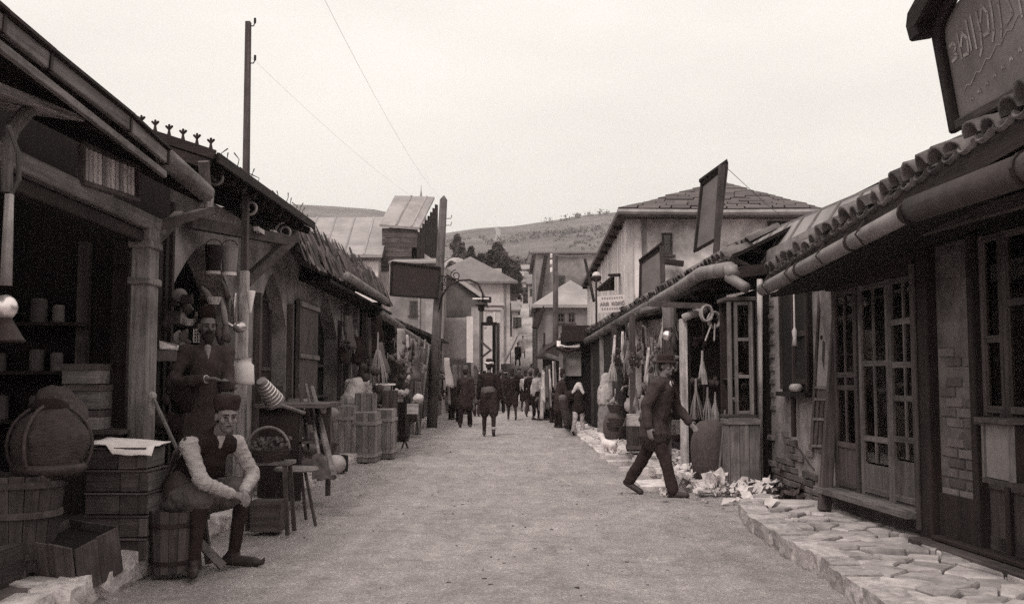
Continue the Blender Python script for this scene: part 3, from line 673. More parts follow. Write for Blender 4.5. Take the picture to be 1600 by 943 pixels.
# ---- fourth: low sheds running to the utility pole
s4 = thing('low_shed', 'row-end shed with sagging dark plank awning beside the leaning utility pole', 'shed', (-3.4, 28, 0))
A0, A1 = V((-2.6, 23.0, 2.62)), V((-2.5, 40.5, 2.75))
MB(.02).hexa([A0, A1, A1 + V((-1.6, 0, .35)), A0 + V((-1.6, 0, .35)), A0 + V((0, 0, .07)), A1 + V((0, 0, .07)), A1 + V((-1.6, 0, .42)), A0 + V((-1.6, 0, .42))]).build('roof', 'wood_dark_y', s4)
for i in range(24): 
    p = A0.lerp(A1, i / 23); MB(.01).beam(p + V((.04, 0, .085)), p + V((-.7, 0, .26)), rnd.uniform(.2, .5), .03).build('plank', 'wood_mid_x', s4)
MB().bx((-3.7, 24.3, 0), (-3.6, 41, 3.0)).build('wall', 'wood_black_z', s4)
for i in range(6): MB().bx((-2.95, 25.5 + 2.6 * i, .05), (-2.85, 25.6 + 2.6 * i, 2.75)).build('post', 'wood_mid_z', s4)
pth = MB(); q_ = [(V((x_ - 1.3, y_, gz(x_ - 1.3, y_) + .25)), V((x_ + 1.3, y_, gz(x_ + 1.3, y_) + .25))) for x_, y_ in tr]
for a, b in zip(q_[:-1], q_[1:]): pth.add([a[0], a[1], b[1], b[0]], [(0, 1, 2, 3)])
struct(pth.build('path', 'plaster_grey'))
rb = MB()
for i in range(900):      # loose stones along the broken right kerb
    y = rnd.uniform(12.2, 27); x = 2.3 - (y - 13) * .017 + abs(rnd.gauss(0, .3)) - .12; r_ = rnd.uniform(.015, .06); z = .06 if x > 2.15 - (y - 13) * .017 else gz(x, y)
    rb.add([V((x, y, z)) + V(q) * r_ * rnd.uniform(.6, 1.3) for q in ((-1, -.8, -.3), (1, -.7, -.3), (.9, .8, -.3), (-.9, .9, -.3), (rnd.uniform(-.4, .4), -.2, .8), (rnd.uniform(-.3, .5), .4, .7))], [(0, 1, 4), (1, 2, 5, 4), (2, 3, 5), (3, 0, 4, 5)])
struct(rb.build('rubble', 'stone_white'), 'stuff')
# ================================================================ GOODS ON THE LEFT
def planked_box(name, label, cat, base, w_, d_, h_, rotz=0.0, m='wood_mid', nf=4, top=True, group=None, bands=(.12, .8), taper=0.0, tilt=(0, 0), ns=3):
    # open or lidded box of upright boards: boards on the two seen sides, bands across them
    t = thing(name, label, cat, (0, 0, 0), group)
    MB().bx((-w_ / 2 + .012, -d_ / 2 + .012, 0.005), (w_ / 2 - .012, d_ / 2 - .012, h_ - (.004 if top else .05))).build('body', 'wood_black_z', t)
    for (n, side) in ((nf, 0), (ns, 1), (nf, 2), (ns, 3)):
        L_ = w_ if side % 2 == 0 else d_
        for i in range(n):
            a, b = -L_ / 2 + L_ * i / n + .003, -L_ / 2 + L_ * (i + 1) / n - .003
            hh = h_ + rnd.uniform(-.008, .008); k = 1 + taper; q = MB(.0025)
            if side in (0, 2):
                y_ = -d_ / 2 if side == 0 else d_ / 2; s_ = -1 if side == 0 else 1
                P = [(a, y_, 0), (b, y_, 0), (b, y_ + s_ * .016, 0), (a, y_ + s_ * .016, 0), (a * k, y_, hh), (b * k, y_, hh), (b * k, y_ + s_ * .016, hh), (a * k, y_ + s_ * .016, hh)]
            else:
                x_ = w_ / 2 if side == 1 else -w_ / 2; s_ = 1 if side == 1 else -1
                P = [(x_, a, 0), (x_, b, 0), (x_ + s_ * .016, b, 0), (x_ + s_ * .016, a, 0), (x_ * k, a, hh), (x_ * k, b, hh), (x_ * k + s_ * .016, b, hh), (x_ * k + s_ * .016, a, hh)]
            q.add(P, [(0, 1, 2, 3), (7, 6, 5, 4), (0, 4, 5, 1), (1, 5, 6, 2), (2, 6, 7, 3), (3, 7, 4, 0)]).build('plank', m + '_z', t)
    for z in bands:
        k = 1 + taper * z; x_, y_, zz = w_ / 2 * k + .018, d_ / 2 + .018, z * h_
        MB().bx((-x_ - .006, -y_ - .014, zz - .03), (x_ + .006, -y_, zz + .03)).build('band', m + '_x', t)
        MB().bx((x_, -y_ - .001, zz - .032), (x_ + .013, y_, zz + .028)).build('band', m + '_y', t)
        MB().bx((-x_ - .013, -y_ - .001, zz - .032), (-x_, y_, zz + .028)).build('band', m + '_y', t)
    if top: MB().bx((-w_ / 2 * (1 + taper), -d_ / 2, h_ - .003), (w_ / 2 * (1 + taper), d_ / 2, h_ + .015)).build('lid', m + '_x', t)
    t.location = base; t.rotation_euler = (tilt[0], tilt[1], rotz); return t
PZ = .15
# wooden tub with the pannier on it
tb = at(28, 888, 6.7)
t = thing('wooden_tub', 'tapered wooden tub with hoops under the big round pannier at the left edge', 'tub', tb)
staves(t, tb, .20, .27, .6, 18, 'wood_mid_z')
for z, r_ in ((.1, .214), (.36, .246), (.55, .27)): MB().lathe([(r_, z - .02), (r_ + .012, z - .02), (r_ + .013, z + .02), (r_, z + .02)], tb, 20).build('hoop', 'wood_mid_x', t)
for a in (25, 95, 160, 230, 300): MB().beam(tb + V((math.cos(R(a)) * .2, math.sin(R(a)) * .2, .02)), tb + V((math.cos(R(a)) * .26, math.sin(R(a)) * .26, -.13)), .05, .05).build('leg', 'wood_mid_z', t)
pc = at(78, 694, 6.75)
t = thing('pannier', 'bulging dark round pannier with leather straps resting on a wooden tub', 'pannier', pc + V((0, 0, -.25)))
lumpy(MB().ell(pc, (.25, .23, .25), None, 20, 14).build('body', 'wicker', t, smooth=True), .05, .09)
for yaw in (20, 78):
    M = Matrix.Rotation(R(yaw), 3, 'Z'); MB().tube([pc + M @ V((math.cos(R(a)) * .256, 0, math.sin(R(a)) * .262)) for a in range(-60, 245, 15)], .014, 6).build('strap', 'leather', t, smooth=True)
MB().lathe([(.17, -.19), (.2, -.2), (.235, -.15), (.22, -.12)], pc, 20).build('rim', 'leather', t, smooth=True)
MB().ell(pc + V((-.02, .02, .24)), (.13, .11, .06)).build('lid', 'cloth_dark', t, smooth=True)
# more dim bundles behind it
bk = at(85, 622, 7.3)
b_ = lumpy(MB().ell(bk, (.14, .14, .1)).ell(bk + V((.05, 0, -.12)), (.2, .18, .14)).build('sack', 'sacking', None, bk + V((0, 0, -.26)), smooth=True), .06); tag(b_, 'dim lumpy sack lying behind the round pannier', 'sack')
# pale squared boxes on the sill behind
for i, (u0, u1, v0, v1, lab) in enumerate(((96, 152, 568, 600, 'upper pale carton in the pile beside the left shop door post'), (98, 156, 601, 640, 'middle pale carton in the pile beside the left shop door post'), (100, 154, 641, 672, 'lowest pale carton in the pile beside the left shop door post'))):
    a, b = at(u0, v1, 8.1), at(u1, v0, 8.1)
    t = thing('carton', lab, 'carton', V(((a.x + b.x) / 2, 8.2, a.z)), 'cartons piled inside the near left shop')
    MB().bx((a.x, 8.1, a.z + .003), (b.x, 8.36, b.z - .006)).build('body', 'wood_grey_x', t, bev=.004)
    MB().bx((a.x - .006, 8.094, b.z - .05), (b.x + .006, 8.366, b.z)).build('lid', 'wood_mid_x', t, bev=.004)
ct = at(95, 672, 8.1)
t = thing('counter', 'dark plank counter just inside the near left shop under pale cartons', 'counter', V((ct.x, 8.1, .34)))
for i in range(6): MB().bx((ct.x - .05 + .085 * i, 8.06, .341), (ct.x + .03 + .085 * i, 8.09, ct.z - .03)).build('plank', 'wood_dark_z', t)
MB().bx((ct.x - .06, 8.04, ct.z - .03), (ct.x + .48, 8.5, ct.z)).build('top', 'wood_mid_x', t)
# stack of flat drawers with a cloth on top
sx0, sx1 = at(130, 860, 7.25).x, at(226, 860, 7.25).x
z = .12
for i in range(5):
    h_ = .155; t = thing('flat_crate', ('bottom', 'second', 'middle', 'fourth', 'topmost')[i] + ' flat wooden crate in the stack beside the seated man', 'crate', ((sx0 + sx1) / 2, 7.4, z), 'flat crates stacked beside the seated man')
    o_ = rnd.uniform(-.012, .012); a, b = sx0 + o_, sx1 + o_
    MB().bx((a + .02, 7.27, z + .004), (b - .02, 7.62, z + h_ - .03)).build('body', 'wood_black_x', t)
    MB(.003).bx((a, 7.24, z + .005), (a + (b - a) * .55, 7.262, z + h_ - .012)).build('plank', 'wood_mid_x', t, bev=.003)
    MB(.003).bx((a + (b - a) * .56, 7.242, z + .005), (b, 7.264, z + h_ - .016)).build('plank', 'wood_mid_x', t, bev=.003)
    MB(.003).bx((b - .016, 7.268, z + .005), (b + .004, 7.64, z + h_ - .014)).build('plank', 'wood_grey_y', t, bev=.003)
    MB().bx((a - .006, 7.225, z + h_ - .014), (b + .012, 7.655, z + h_)).build('rim', 'wood_mid_x', t, bev=.003)
    MB().bx((b - .05, 7.226, z + .012), (b + .012, 7.238, z + h_ - .02)).build('batten', 'wood_mid_z', t, bev=.003)
    z += h_ + .002
pp = MB().sheet([(sx0 + .02, 7.2, z + .03), (sx1 + .05, 7.2, z + .005), (sx1 + .05, 7.6, z + .02), (sx0 + .02, 7.6, z + .05)], 10, 8, lambda a, b: .014 * noise.noise((a * 4, b * 4, 2)) - (.06 if b < .01 and a > .3 else 0), .006)
tag(pp.build('cloth', 'cloth_white', None, (sx1, 7.4, z), smooth=True), 'white cloth spread over the topmost flat crate by the seated man', 'cloth')
# tilted crate at the kerb
cb = at(108, 918, 6.6)
planked_box('tilted_crate', 'plain wooden crate tipped forward on the kerb at the lower left', 'crate', V((cb.x - .02, 6.75, .1)), .42, .36, .3, R(-24), 'wood_mid', 2, False, None, (), 0.0, (R(14), R(4)), 2)
rk_ = rock_mesh('stone_block', 'stone_white', 2, 9, .6)
for (u, v, s_, lab) in ((186, 905, (.26, .2, .22), 'rough white stone block beside the tipped crate'), (40, 950, (.5, .28, .16), 'long pale kerb block at the lower left corner')):
    p = gnd(u, v, 0); o = bpy.data.objects.new('stone_block', rk_); col.objects.link(o); o.location = p + V((0, .12, s_[2] * .42)); o.scale = s_; o.rotation_euler = (0, 0, rnd.uniform(-.3, .3)); tag(o, lab, 'stone')
# pail, bag and brush beside the seated man
pb = at(266, 872, 7.35); pb.z = .03
t = thing('wooden_pail', 'slim upright staved pail standing behind the seated man', 'pail', pb)
staves(t, pb, .125, .15, .42, 14, 'wood_mid_z', .016)
for z, r_ in ((.07, .131), (.33, .147)): MB().lathe([(r_, z - .014), (r_ + .007, z - .014), (r_ + .008, z + .014), (r_, z + .014)], pb, 18).build('hoop', 'iron', t)
q = at(282, 770, 7.5); t = thing('shoulder_bag', 'round dark leather bag slung behind the seated man', 'bag', q + V((0, 0, -.17)))
MB().ell(q, (.13, .1, .17), None, 14, 10).build('body', 'leather', t, smooth=True)
MB().tube([q + V((-.08, -.06, .14)), q + V((-.02, -.1, .3)), q + V((.1, -.06, .42))], .012, 6).build('strap', 'leather', t)
a, b = at(238, 618, 8.0), at(276, 700, 7.7)
t = thing('hand_brush', 'short brush with pale bristle end leaning against the pillar by the flat crates', 'brush', b)
MB().tube([a, b, b + (b - a) * .6], .016, 6).build('handle', 'wood_grey_z', t)
MB().cap(a, a + V((-.01, 0, -.14)), .035, .02).build('bristles', 'straw', t)
# ---------------------------------------------------------------- hanging tin wares round the mast
mast = thing('telegraph_mast', 'tall squared timber mast rising behind the left eaves with two hooks near its top', 'pole', (-2.9, 11.05, 0))
mt = at(388, 34, 11.05); mb_ = at(378, 600, 11.05)
MB().beam((mb_.x, 11.05, .1), (mb_.x + .006, 11.05, 2.55), .09, .1, (0, 1, 0)).build('foot', 'wood_pale_z', mast, bev=.006)
MB().beam((mb_.x + .006, 11.05, 2.55), (mt.x, 11.05, mt.z), .072, .08, (0, 1, 0), .058, .06).build('shaft', 'wood_mid_z', mast, bev=.006)
for v in (38, 96):
    p = at(392, v, 11.05); MB().tube([p + V((-.02, 0, -.02)), p + V((.03, 0, -.02)), p + V((.045, 0, .02))], .007, 6).cap(p + V((.045, 0, .02)), p + V((.045, 0, .06)), .014).build('insulator_hook', 'iron', mast)
pail_ms = {}
def pail(p, r_, h_, label, m='tin', group=None, handle=True):
    t = thing('tin_pail', label, 'pail', p, group)
    MB().lathe([(r_ * .78, 0), (r_, h_), (r_ * 1.06, h_ + .005), (r_ * 1.06, h_ + .015), (r_ * .95, h_ + .01), (r_ * .72, .02)], p, 18).build('body', m, t, smooth=False)
    MB().lathe([(r_ * .8, -.002), (r_ * .84, -.002), (r_ * .86, .03), (r_ * .79, .03)], p, 18).build('foot_rim', 'enamel', t)
    if handle: MB().tube([p + V((math.cos(R(a)) * r_, 0, h_ + math.sin(R(a)) * r_ * .9)) for a in range(0, 181, 20)], .005, 5).build('handle', 'iron', t)
    return t
pail(at(358, 430, 10.6), .088, .29, 'shining tin pail hanging highest on the timber mast', 'zinc')
pail(at(333, 428, 10.8), .09, .29, 'dull dark pail hanging left of the shining tin pail', 'iron')
def funnel(p, r_, h_, label, m='enamel', group=None):
    return tag(MB().lathe([(r_ * .2, 0), (r_ * .3, h_ * .12), (r_, h_), (r_ * .95, h_ + .01)], p, 14).build('tin_funnel', m, None, p, smooth=True), label, 'funnel', group)
funnel(at(391, 490, 10.7), .05, .23, 'white tapering funnel hanging on the right side of the mast')
for i, u in enumerate((358, 366, 374)):
    p = at(u, 505, 10.75); t = MB().tube([p, p + V((0, 0, .32))], .018 + .004 * (i == 2), 8).build('tin_tube', 'tin' if i % 2 else 'zinc', None, p, smooth=True); tag(t, ('left', 'middle', 'right')[i] + ' one of three upright tin tubes hanging on the mast', 'tube', 'tin tubes on the mast')
def jug(p, s, label, m='enamel'):
    t = thing('milk_jug', label, 'jug', p)
    MB().lathe([(.075 * s, 0), (.09 * s, .01), (.088 * s, .04), (.082 * s, .17 * s), (.06 * s, .19 * s), (.06 * s, .225 * s), (.066 * s, .23 * s), (.05 * s, .23 * s)], p, 18).build('body', m, t, smooth=True)
    MB().tube([p + V((-.085 * s, 0, .05)), p + V((-.125 * s, 0, .08)), p + V((-.125 * s, 0, .15 * s)), p + V((-.08 * s, 0, .17 * s))], .009, 6).build('handle', m, t, smooth=True)
jug(at(381, 601, 9.9), 1.12, 'white enamel jug hanging in front of the mast beside the bearded man')
jug(at(366, 596, 10.2), 1.0, 'duller tin jug half hidden behind the white enamel jug', 'zinc')
p = at(374, 520, 10.6); t = thing('kettle', 'small shiny kettle hanging under the tin tubes', 'kettle', p)
MB().ell(p + V((0, 0, .06)), (.07, .07, .06)).build('body', 'tin', t, smooth=True); MB().tube([p + V((-.06, 0, .06)), p + V((-.12, 0, .1)), p + V((-.13, 0, .13))], [.018, .012, .01], 7).build('spout', 'tin', t)
a, b = at(408, 594, 10.3), at(434, 636, 10.55)
t = thing('tin_cone', 'large ribbed tin cone lying on the counter with a stick behind it', 'cone', b)
d = (b - a).normalized(); MB().lathe([(.05, 0), (.055, .02), (.085, .2), (.11, .31), (.10, .315)], a, 18, d).build('body', 'zinc', t, smooth=False)
for k in range(7): MB().lathe([(.058 + .0075 * k, .04 + .038 * k), (.062 + .0075 * k, .045 + .038 * k), (.063 + .0075 * k, .055 + .038 * k)], a, 18, d).build('rib', 'tin', t)
o = MB().tube([at(438, 632, 10.3), at(476, 645, 10.5)], .02, 7).build('stick', 'wood_grey_y', None, at(438, 632, 10.3)); tag(o, 'short round stick lying behind the ribbed tin cone', 'stick')
# shelf goods and straps hung on the end wall behind the bearded man
q_ = []
for i in range(15):
    u, v = rnd.uniform(252, 352), rnd.uniform(425, 590); p = at(u, v, 9.25)
    k = rnd.random(); l_ = rnd.uniform(.12, .28); dx = rnd.uniform(-.06, .06)
    mb = MB().tube([p + V((0, 0, l_)), p + V((dx, -.03, l_ * .6)), p + V((dx * 1.5, -.02, l_ * .2)), p + V((dx * .3 + .04, 0, 0))], [.012, rnd.uniform(.02, .045), rnd.uniform(.03, .06), .012], 7)
    q_.append((u, mb.build('hanging_strap', rnd.choice(('leather', 'cloth_mid', 'leather', 'cloth_grey', 'wood_mid_z')), None, p, smooth=True)))
name_row(q_, 'strap', 'hung behind the bearded man', 'strap', 'straps hanging behind the bearded man')
p = at(309, 535, 9.2); t = thing('white_trivet', 'small white pierced trivet hanging left of the bearded man face', 'trivet', p)
for i in range(4): MB().bx((p.x - .04 + .024 * i, 9.19, p.z), (p.x - .032 + .024 * i, 9.2, p.z + .125)).build('bar', 'enamel', t); 
for i in range(5): MB().bx((p.x - .04, 9.191, p.z + .028 * i), (p.x + .04, 9.201, p.z + .008 + .028 * i)).build('bar', 'enamel', t)
p = at(262, 562, 9.0); t = thing('tin_box', 'dark box with bright crumpled lid on the shelf left of the bearded man', 'box', p)
MB().box(p + V((0, 0, .04)), (.2, .16, .1)).build('body', 'cloth_mid', t); MB(.02).box(p + V((.02, -.03, .115)), (.15, .1, .045), (0, .2, .3)).build('lid', 'tin', t)
o = MB().bx((-3.4, 9.05, .9), (-2.85, 9.25, .95)).build('shelf_board', 'wood_mid_x', None, (-3.1, 9.15, .9)); tag(o, 'narrow shelf board at waist height behind the bearded man', 'shelf')
q_ = []
for i in range(9):
    u = rnd.uniform(248, 300); v = rnd.uniform(600, 690); p = at(u, v, 9.0); r_ = rnd.uniform(.05, .1)
    q_.append((u, MB().ell(p, (r_, r_ * .8, r_ * rnd.uniform(.7, 1.3))).build('bundle', rnd.choice(('cloth_dark', 'leather', 'cloth_mid', 'sacking')), None, p, smooth=True)))
name_row(q_, 'bundle', 'piled under the shelf behind the seated man', 'bundle', 'bundles piled behind the seated man')
# counter, basket, stools
cz = .14
ca, cb_ = at(406, 720, 10.9), at(474, 722, 11.6)
t = thing('stall_counter', 'dark panelled stall counter with open end standing before the first arch', 'counter', V((-2.6, 11.3, .1)))
x0, x1 = ca.x - .02, at(466, 700, 10.9).x; zt = at(440, 630, 10.9).z
MB().bx((x0, 10.9, .1), (x1, 10.94, zt - .05)).build('panel', 'wood_dark_z', t, bev=.004)
MB().bx((x0, 11.0, .1), (x0 + .04, 11.9, zt - .05)).build('panel', 'wood_dark_y', t)
MB().bx((x1 - .02, 10.95, .1), (x1 + .02, 11.0, zt - .05)).build('leg', 'wood_mid_z', t)
MB().bx((x1 + .2, 11.4, .1), (x1 + .25, 11.46, zt - .05)).build('leg', 'wood_mid_z', t)
for k in (.32, .6): MB().bx((x0 + .05, 10.95, .1 + k), (x1 + .2, 11.5, .12 + k)).build('shelf', 'wood_mid_x', t)
MB().bx((x0 - .04, 10.84, zt - .05), (x1 + .28, 11.95, zt)).build('top', 'wood_mid_x', t, bev=.006)
MB().bx((x0 - .03, 10.86, zt + .002), (x0 + .03, 11.9, zt + .18)).build('back_board', 'wood_dark_y', t)
p = at(418, 745, 9.2)
t = thing('handled_basket', 'shallow basket of greens with tall hooped handle behind the seated man', 'basket', p)
MB().lathe([(.14, 0), (.2, .1), (.21, .1), (.14, -.01)], p + V((0, 0, .15)), 18).build('body', 'wicker', t)
hb_ = p + V((0, 0, .24)); MB().tube([hb_ + V((math.cos(R(a)) * .19, 0, math.sin(R(a)) * .2)) for a in range(0, 181, 12)], .014, 6).build('handle', 'wood_grey_x', t, smooth=True)
lf = MB()
for i in range(130):
    q = p + V((rnd.gauss(0, .09), rnd.gauss(0, .09), .24 + rnd.random() * .09)); d = V((rnd.uniform(-1, 1), rnd.uniform(-1, 1), rnd.uniform(-.2, 1))).normalized() * .05; e = d.orthogonal().normalized() * .018
    lf.add([q, q + d * .5 + e, q + d, q + d * .5 - e], [(0, 1, 2, 3)])
struct(lf.build('greens', 'cloth_mid', t), 'stuff')
t = thing('trestle', 'low box trestle carrying the handled basket', 'stand', p)
MB().bx((p.x - .22, p.y - .12, p.z + .115), (p.x + .22, p.y + .16, p.z + .145)).build('top', 'wood_grey_x', t)
for a_ in (-.17, .17):
    for b_ in (-.09, .12): MB().beam((p.x + a_, p.y + b_, p.z + .114), (p.x + a_ * 1.25, p.y + b_ * 1.3, .02), .035, .035).build('leg', 'wood_mid_z', t)
MB().bx((p.x - .15, p.y + .0, .03), (p.x + .12, p.y + .22, .3)).build('box', 'wood_mid_x', t)
p = at(463, 735, 9.9); zt = p.z
t = thing('round_stool', 'low round-topped stool with splayed legs at the kerb by the leaning spade', 'stool', V((p.x, p.y, .03)))
MB().lathe([(.2, 0), (.215, .012), (.2, .035)], p, 18).build('seat', 'wood_grey_x', t)
for a in (-35, 80, 200): MB().tube([p + V((math.cos(R(a)) * .12, math.sin(R(a)) * .12, 0)), V((p.x + math.cos(R(a)) * .27, p.y + math.sin(R(a)) * .27, .01))], .016, 6).build('leg', 'wood_mid_z', t)
p = gnd(416, 795, 0); tag(lumpy(MB().ell(p + V((0, .15, .1)), (.17, .14, .1)).build('sack', 'sacking', None, p, smooth=True), .06), 'small dark full sack on the ground behind the seated man foot', 'sack')
# leaning tools
def lean(name, label, cat, a, b, r_, m='wood_grey_z', group=None):
    t = thing(name, label, cat, b, group); MB().tube([a, a.lerp(b, .5) + V((.004, 0, .004)), b], [r_ * .85, r_, r_], 7).build('handle', m, t); return t
t = lean('wooden_shovel', 'wooden shovel with broad pale blade resting on the kerb', 'shovel', at(478, 600, 11.9), at(500, 718, 10.6), .018)
a, b = at(497, 712, 10.62), at(502, 748, 10.3); e = V((.09, .02, 0))
MB().prism([a - e * .7, a - e * .2 + V((0, 0, .03)), a + e * .5 + V((0, 0, .02)), b + e * 1.1, b - e * 1.0], (0, .03, 0)).build('blade', 'wood_mid_z', t, bev=.005)
lean('tool_handle', 'thick round pole leaning right of the wooden shovel', 'pole', at(487, 605, 12.0), at(521, 745, 10.35), .034)
lean('tool_handle', 'slim stick leaning left of the wooden shovel', 'pole', at(466, 600, 12.0), at(482, 700, 11.0), .014, 'wood_mid_z')
p = gnd(528, 740, 0); planked_box('black_box', 'small black open box on the kerb at the foot of the first tall crate', 'box', V((p.x - .02, p.y + .15, .02)), .2, .22, .24, R(-8), 'wood_black', 2, False, None, (), 0, (0, 0), 2)
p = at(508, 727, 10.9); tag(MB().lathe([(.09, 0), (.1, .02), (.1, .26), (.09, .28), (.07, .26)], p, 14, (.35, .9, 0)).build('clay_pipe', 'plaster_dirty', None, p, smooth=True), 'stubby pale pipe section lying behind the shovel blade', 'pipe')
# tall crates
cz = 'tall plank crates at the kerb'
for (u0, u1, vt, vb, lab, tp) in ((516, 555, 636, 722, 'leftmost tall plank crate in the row at the kerb', .08), (553, 592, 646, 722, 'middle tall plank crate, nearest the street in the row', .02), (589, 617, 641, 716, 'rightmost tall plank crate in the row at the kerb', .1)):
    b = gnd(u1, vb, 0); Y = b.y; w_ = (at(u1, vb, Y).x - at(u0, vb, Y).x) * .95; zt = at(u0, vt, Y).z
    planked_box('tall_crate', lab, 'crate', V((b.x - w_ / 2 - .06, Y + .24, .01)), w_, .38, zt, R(-7), 'wood_crate', 4, True, cz, (.14, .8), tp, (R(2), 0))
def boxpx(name, label, cat, u0, u1, vt, vb, Y, d_, m='wood_crate', rot=-.12, group=None, n=3, top=True):
    a, b = at(u0, vb, Y), at(u1, vt, Y); return planked_box(name, label, cat, V(((a.x + b.x) / 2, Y + d_ / 2, a.z)), b.x - a.x, d_, b.z - a.z, rot, m, n, top, group, (.15,), 0, (0, 0), 2)
boxpx('upright_box', 'smaller upright box set back behind the tall crates under the bent man', 'box', 556, 583, 615, 700, 17.6, .3)
boxpx('goods_box', 'square box with scales on it behind the rightmost tall crate', 'box', 599, 616, 611, 690, 18.4, .3, 'wood_mid')
boxpx('goods_box', 'dark box beside the pale paper tray near the kerb', 'box', 614, 634, 622, 690, 19.4, .3, 'wood_dark')
p = at(603, 600, 18.5); t = thing('weighing_scale', 'small scale with white flat tray on top of the goods boxes', 'scale', at(603, 611, 18.5))
MB().box(p, (.34, .2, .03)).build('tray', 'enamel', t); 
for k in (-.1, .1): MB().bx((p.x + k - .012, p.y - .02, at(603, 611, 18.5).z), (p.x + k + .012, p.y + .02, p.z - .015)).build('leg', 'iron', t)
p = at(628, 615, 18.9); mb = MB(.015)
for i in range(9): mb.ell(p + V((rnd.uniform(-.14, .14), rnd.uniform(-.05, .05), rnd.uniform(0, .06))), rnd.uniform(.035, .06), None, 7, 5)
tag(mb.build('paper_heap', 'paper', None, p, smooth=True), 'little heap of pale wrapped goods beside the scale', 'heap')
p = at(634, 655, 20.5); t = thing('keg', 'small dark keg lying on crossed legs at the kerb', 'keg', p)
MB().lathe([(.12, -.2), (.16, -.1), (.17, 0), (.16, .1), (.12, .2)], p + V((0, 0, .08)), 14, (1, .3, 0)).build('body', 'wood_dark_x', t, smooth=True)
for k in (-1, 1): MB().beam(p + V((k * .14, -.1, 0)), p + V((-k * .06, -.14, -p.z + .02)), .03, .03).build('leg', 'wood_mid_z', t)
# hanging brooms, nets and bundles under the shingle eave and the low shed
def broom(p, l_, r_, m='straw'):
    mb = MB(.004); mb.tube([p + V((0, 0, l_)), p + V((0, 0, l_ * .62))], [.012, .02], 6)
    for i in range(16):
        a = rnd.uniform(0, 6.28); q = V((math.cos(a) * r_ * rnd.uniform(.2, 1), math.sin(a) * r_ * .5, 0)); mb.tube([p + V((0, 0, l_ * .66)) + q * .15, p + V((0, 0, l_ * .3)) + q * .7, p + q], [.012, .012, .006], 4)
    return mb
def bag(p, l_, r_): 
    mb = MB(.004).tube([p + V((0, 0, l_)), p + V((0, 0, l_ * .5))], .008, 4)
    for i in range(rnd.randint(3, 7)):
        q = p + V((rnd.gauss(0, r_ * .5), rnd.gauss(0, r_ * .4), l_ * rnd.uniform(0, .75))); d = V((rnd.gauss(0, .5), rnd.gauss(0, .5), -1)).normalized() * l_ * rnd.uniform(.15, .35)
        mb.tube([V((p.x, p.y, q.z + .02)), q], .006, 4)
        mb.tube([q, q + d * .35, q + d * .8, q + d], [.01, r_ * rnd.uniform(.25, .5), r_ * rnd.uniform(.3, .55), r_ * .15], 6)
    return mb
def strip(p, l_, w_):
    sd = rnd.uniform(0, 99); dr = rnd.uniform(-.08, .08)
    return MB().sheet([p + V((0, -w_ * .3, l_)), p + V((w_ * .5, w_ * .4, l_)), p + V((w_ + dr, w_ * .5, 0)), p + V((dr, -w_ * .4, rnd.uniform(0, .1)))], 4, 8, lambda a, b: .05 * noise.noise((a * 3 + sd, b * 3, sd)) + .02 * math.sin(a * 9 + sd), .008)
def ribbon(p, l_, w_):
    sd = rnd.uniform(0, 99); dr = rnd.uniform(-.06, .06)
    return MB().sheet([p + V((0, 0, l_)), p + V((w_ * .6, 0, l_)), p + V((w_ + dr, 0, 0)), p + V((dr, 0, rnd.uniform(0, .12)))], 3, 9, lambda a, b: .05 * noise.noise((a * 2 + sd, b * 3, sd)), .008)
def coil(p, r_):
    mb = MB()
    for k in range(5): mb.tube([p + V((math.cos(R(a)) * r_ * (1 + rnd.uniform(-.08, .08)), .03 * k - .06, math.sin(R(a)) * r_ * 1.4 + r_)) for a in range(0, 361, 24)], .014, 5, False)
    return mb
def hang(kind, p, s=1.0, m=None):
    if kind == 'broom': o = broom(p, .6 * s, .13 * s).build('broom', m or rnd.choice(('straw', 'wood_mid_z', 'wood_grey_z')), None, p)
    elif kind == 'bag': o = bag(p, .5 * s, .12 * s).build('bag', m or rnd.choice(('sacking', 'cloth_mid', 'wicker', 'cloth_grey')), None, p, smooth=True)
    elif kind == 'strip': o = strip(p, .7 * s, .2 * s).build('hanging_cloth', m or rnd.choice(('cloth_dark', 'cloth_mid', 'cloth_grey', 'cloth_mid', 'cloth_dark', 'cloth_char')), None, p, smooth=True)
    elif kind == 'ribbon': o = ribbon(p, .8 * s, .09 * s).build('hanging_ribbon', m or rnd.choice(('cloth_dark', 'cloth_mid', 'cloth_grey', 'cloth_mid', 'cloth_light')), None, p, smooth=True)
    else: o = coil(p, .12 * s).build('rope_coil', m or rnd.choice(('straw', 'sacking', 'cloth_grey')), None, p, smooth=True)
    return o
LB = {'broom': ('broom', 'twig broom'), 'bag': ('goods', 'bunch of goods'), 'strip': ('cloth', 'hanging cloth'), 'ribbon': ('cloth', 'narrow hanging cloth'), 'coil': ('rope', 'coil of rope')}
LEN = {'ribbon': .8, 'strip': .7, 'broom': .6, 'bag': .5, 'coil': .35}
def right_eave(u): return 530 - (u - 918) * .494
def left_eave(u): return 450 + (u - 560) * .80
def hang_row(n, ur, vr, Yr, where, kinds, s=1.0, m=None, top=None):
    rows = {}
    for i in range(n):
        k = kinds[i % len(kinds)]; Y = rnd.uniform(*Yr); u = rnd.uniform(*ur); v = rnd.uniform(*vr)
        z_ = s * rnd.uniform(.75, 1.2)
        if top: v = max(v, top(u) + 14 + LEN[k] * z_ * 1600 / Y)
        rows.setdefault(k, []).append((u, hang(k, at(u, v, Y), z_, m)))
    for k, q in rows.items(): name_row(q, LB[k][1], where, LB[k][0], '%s pieces %s' % (LB[k][0], where))
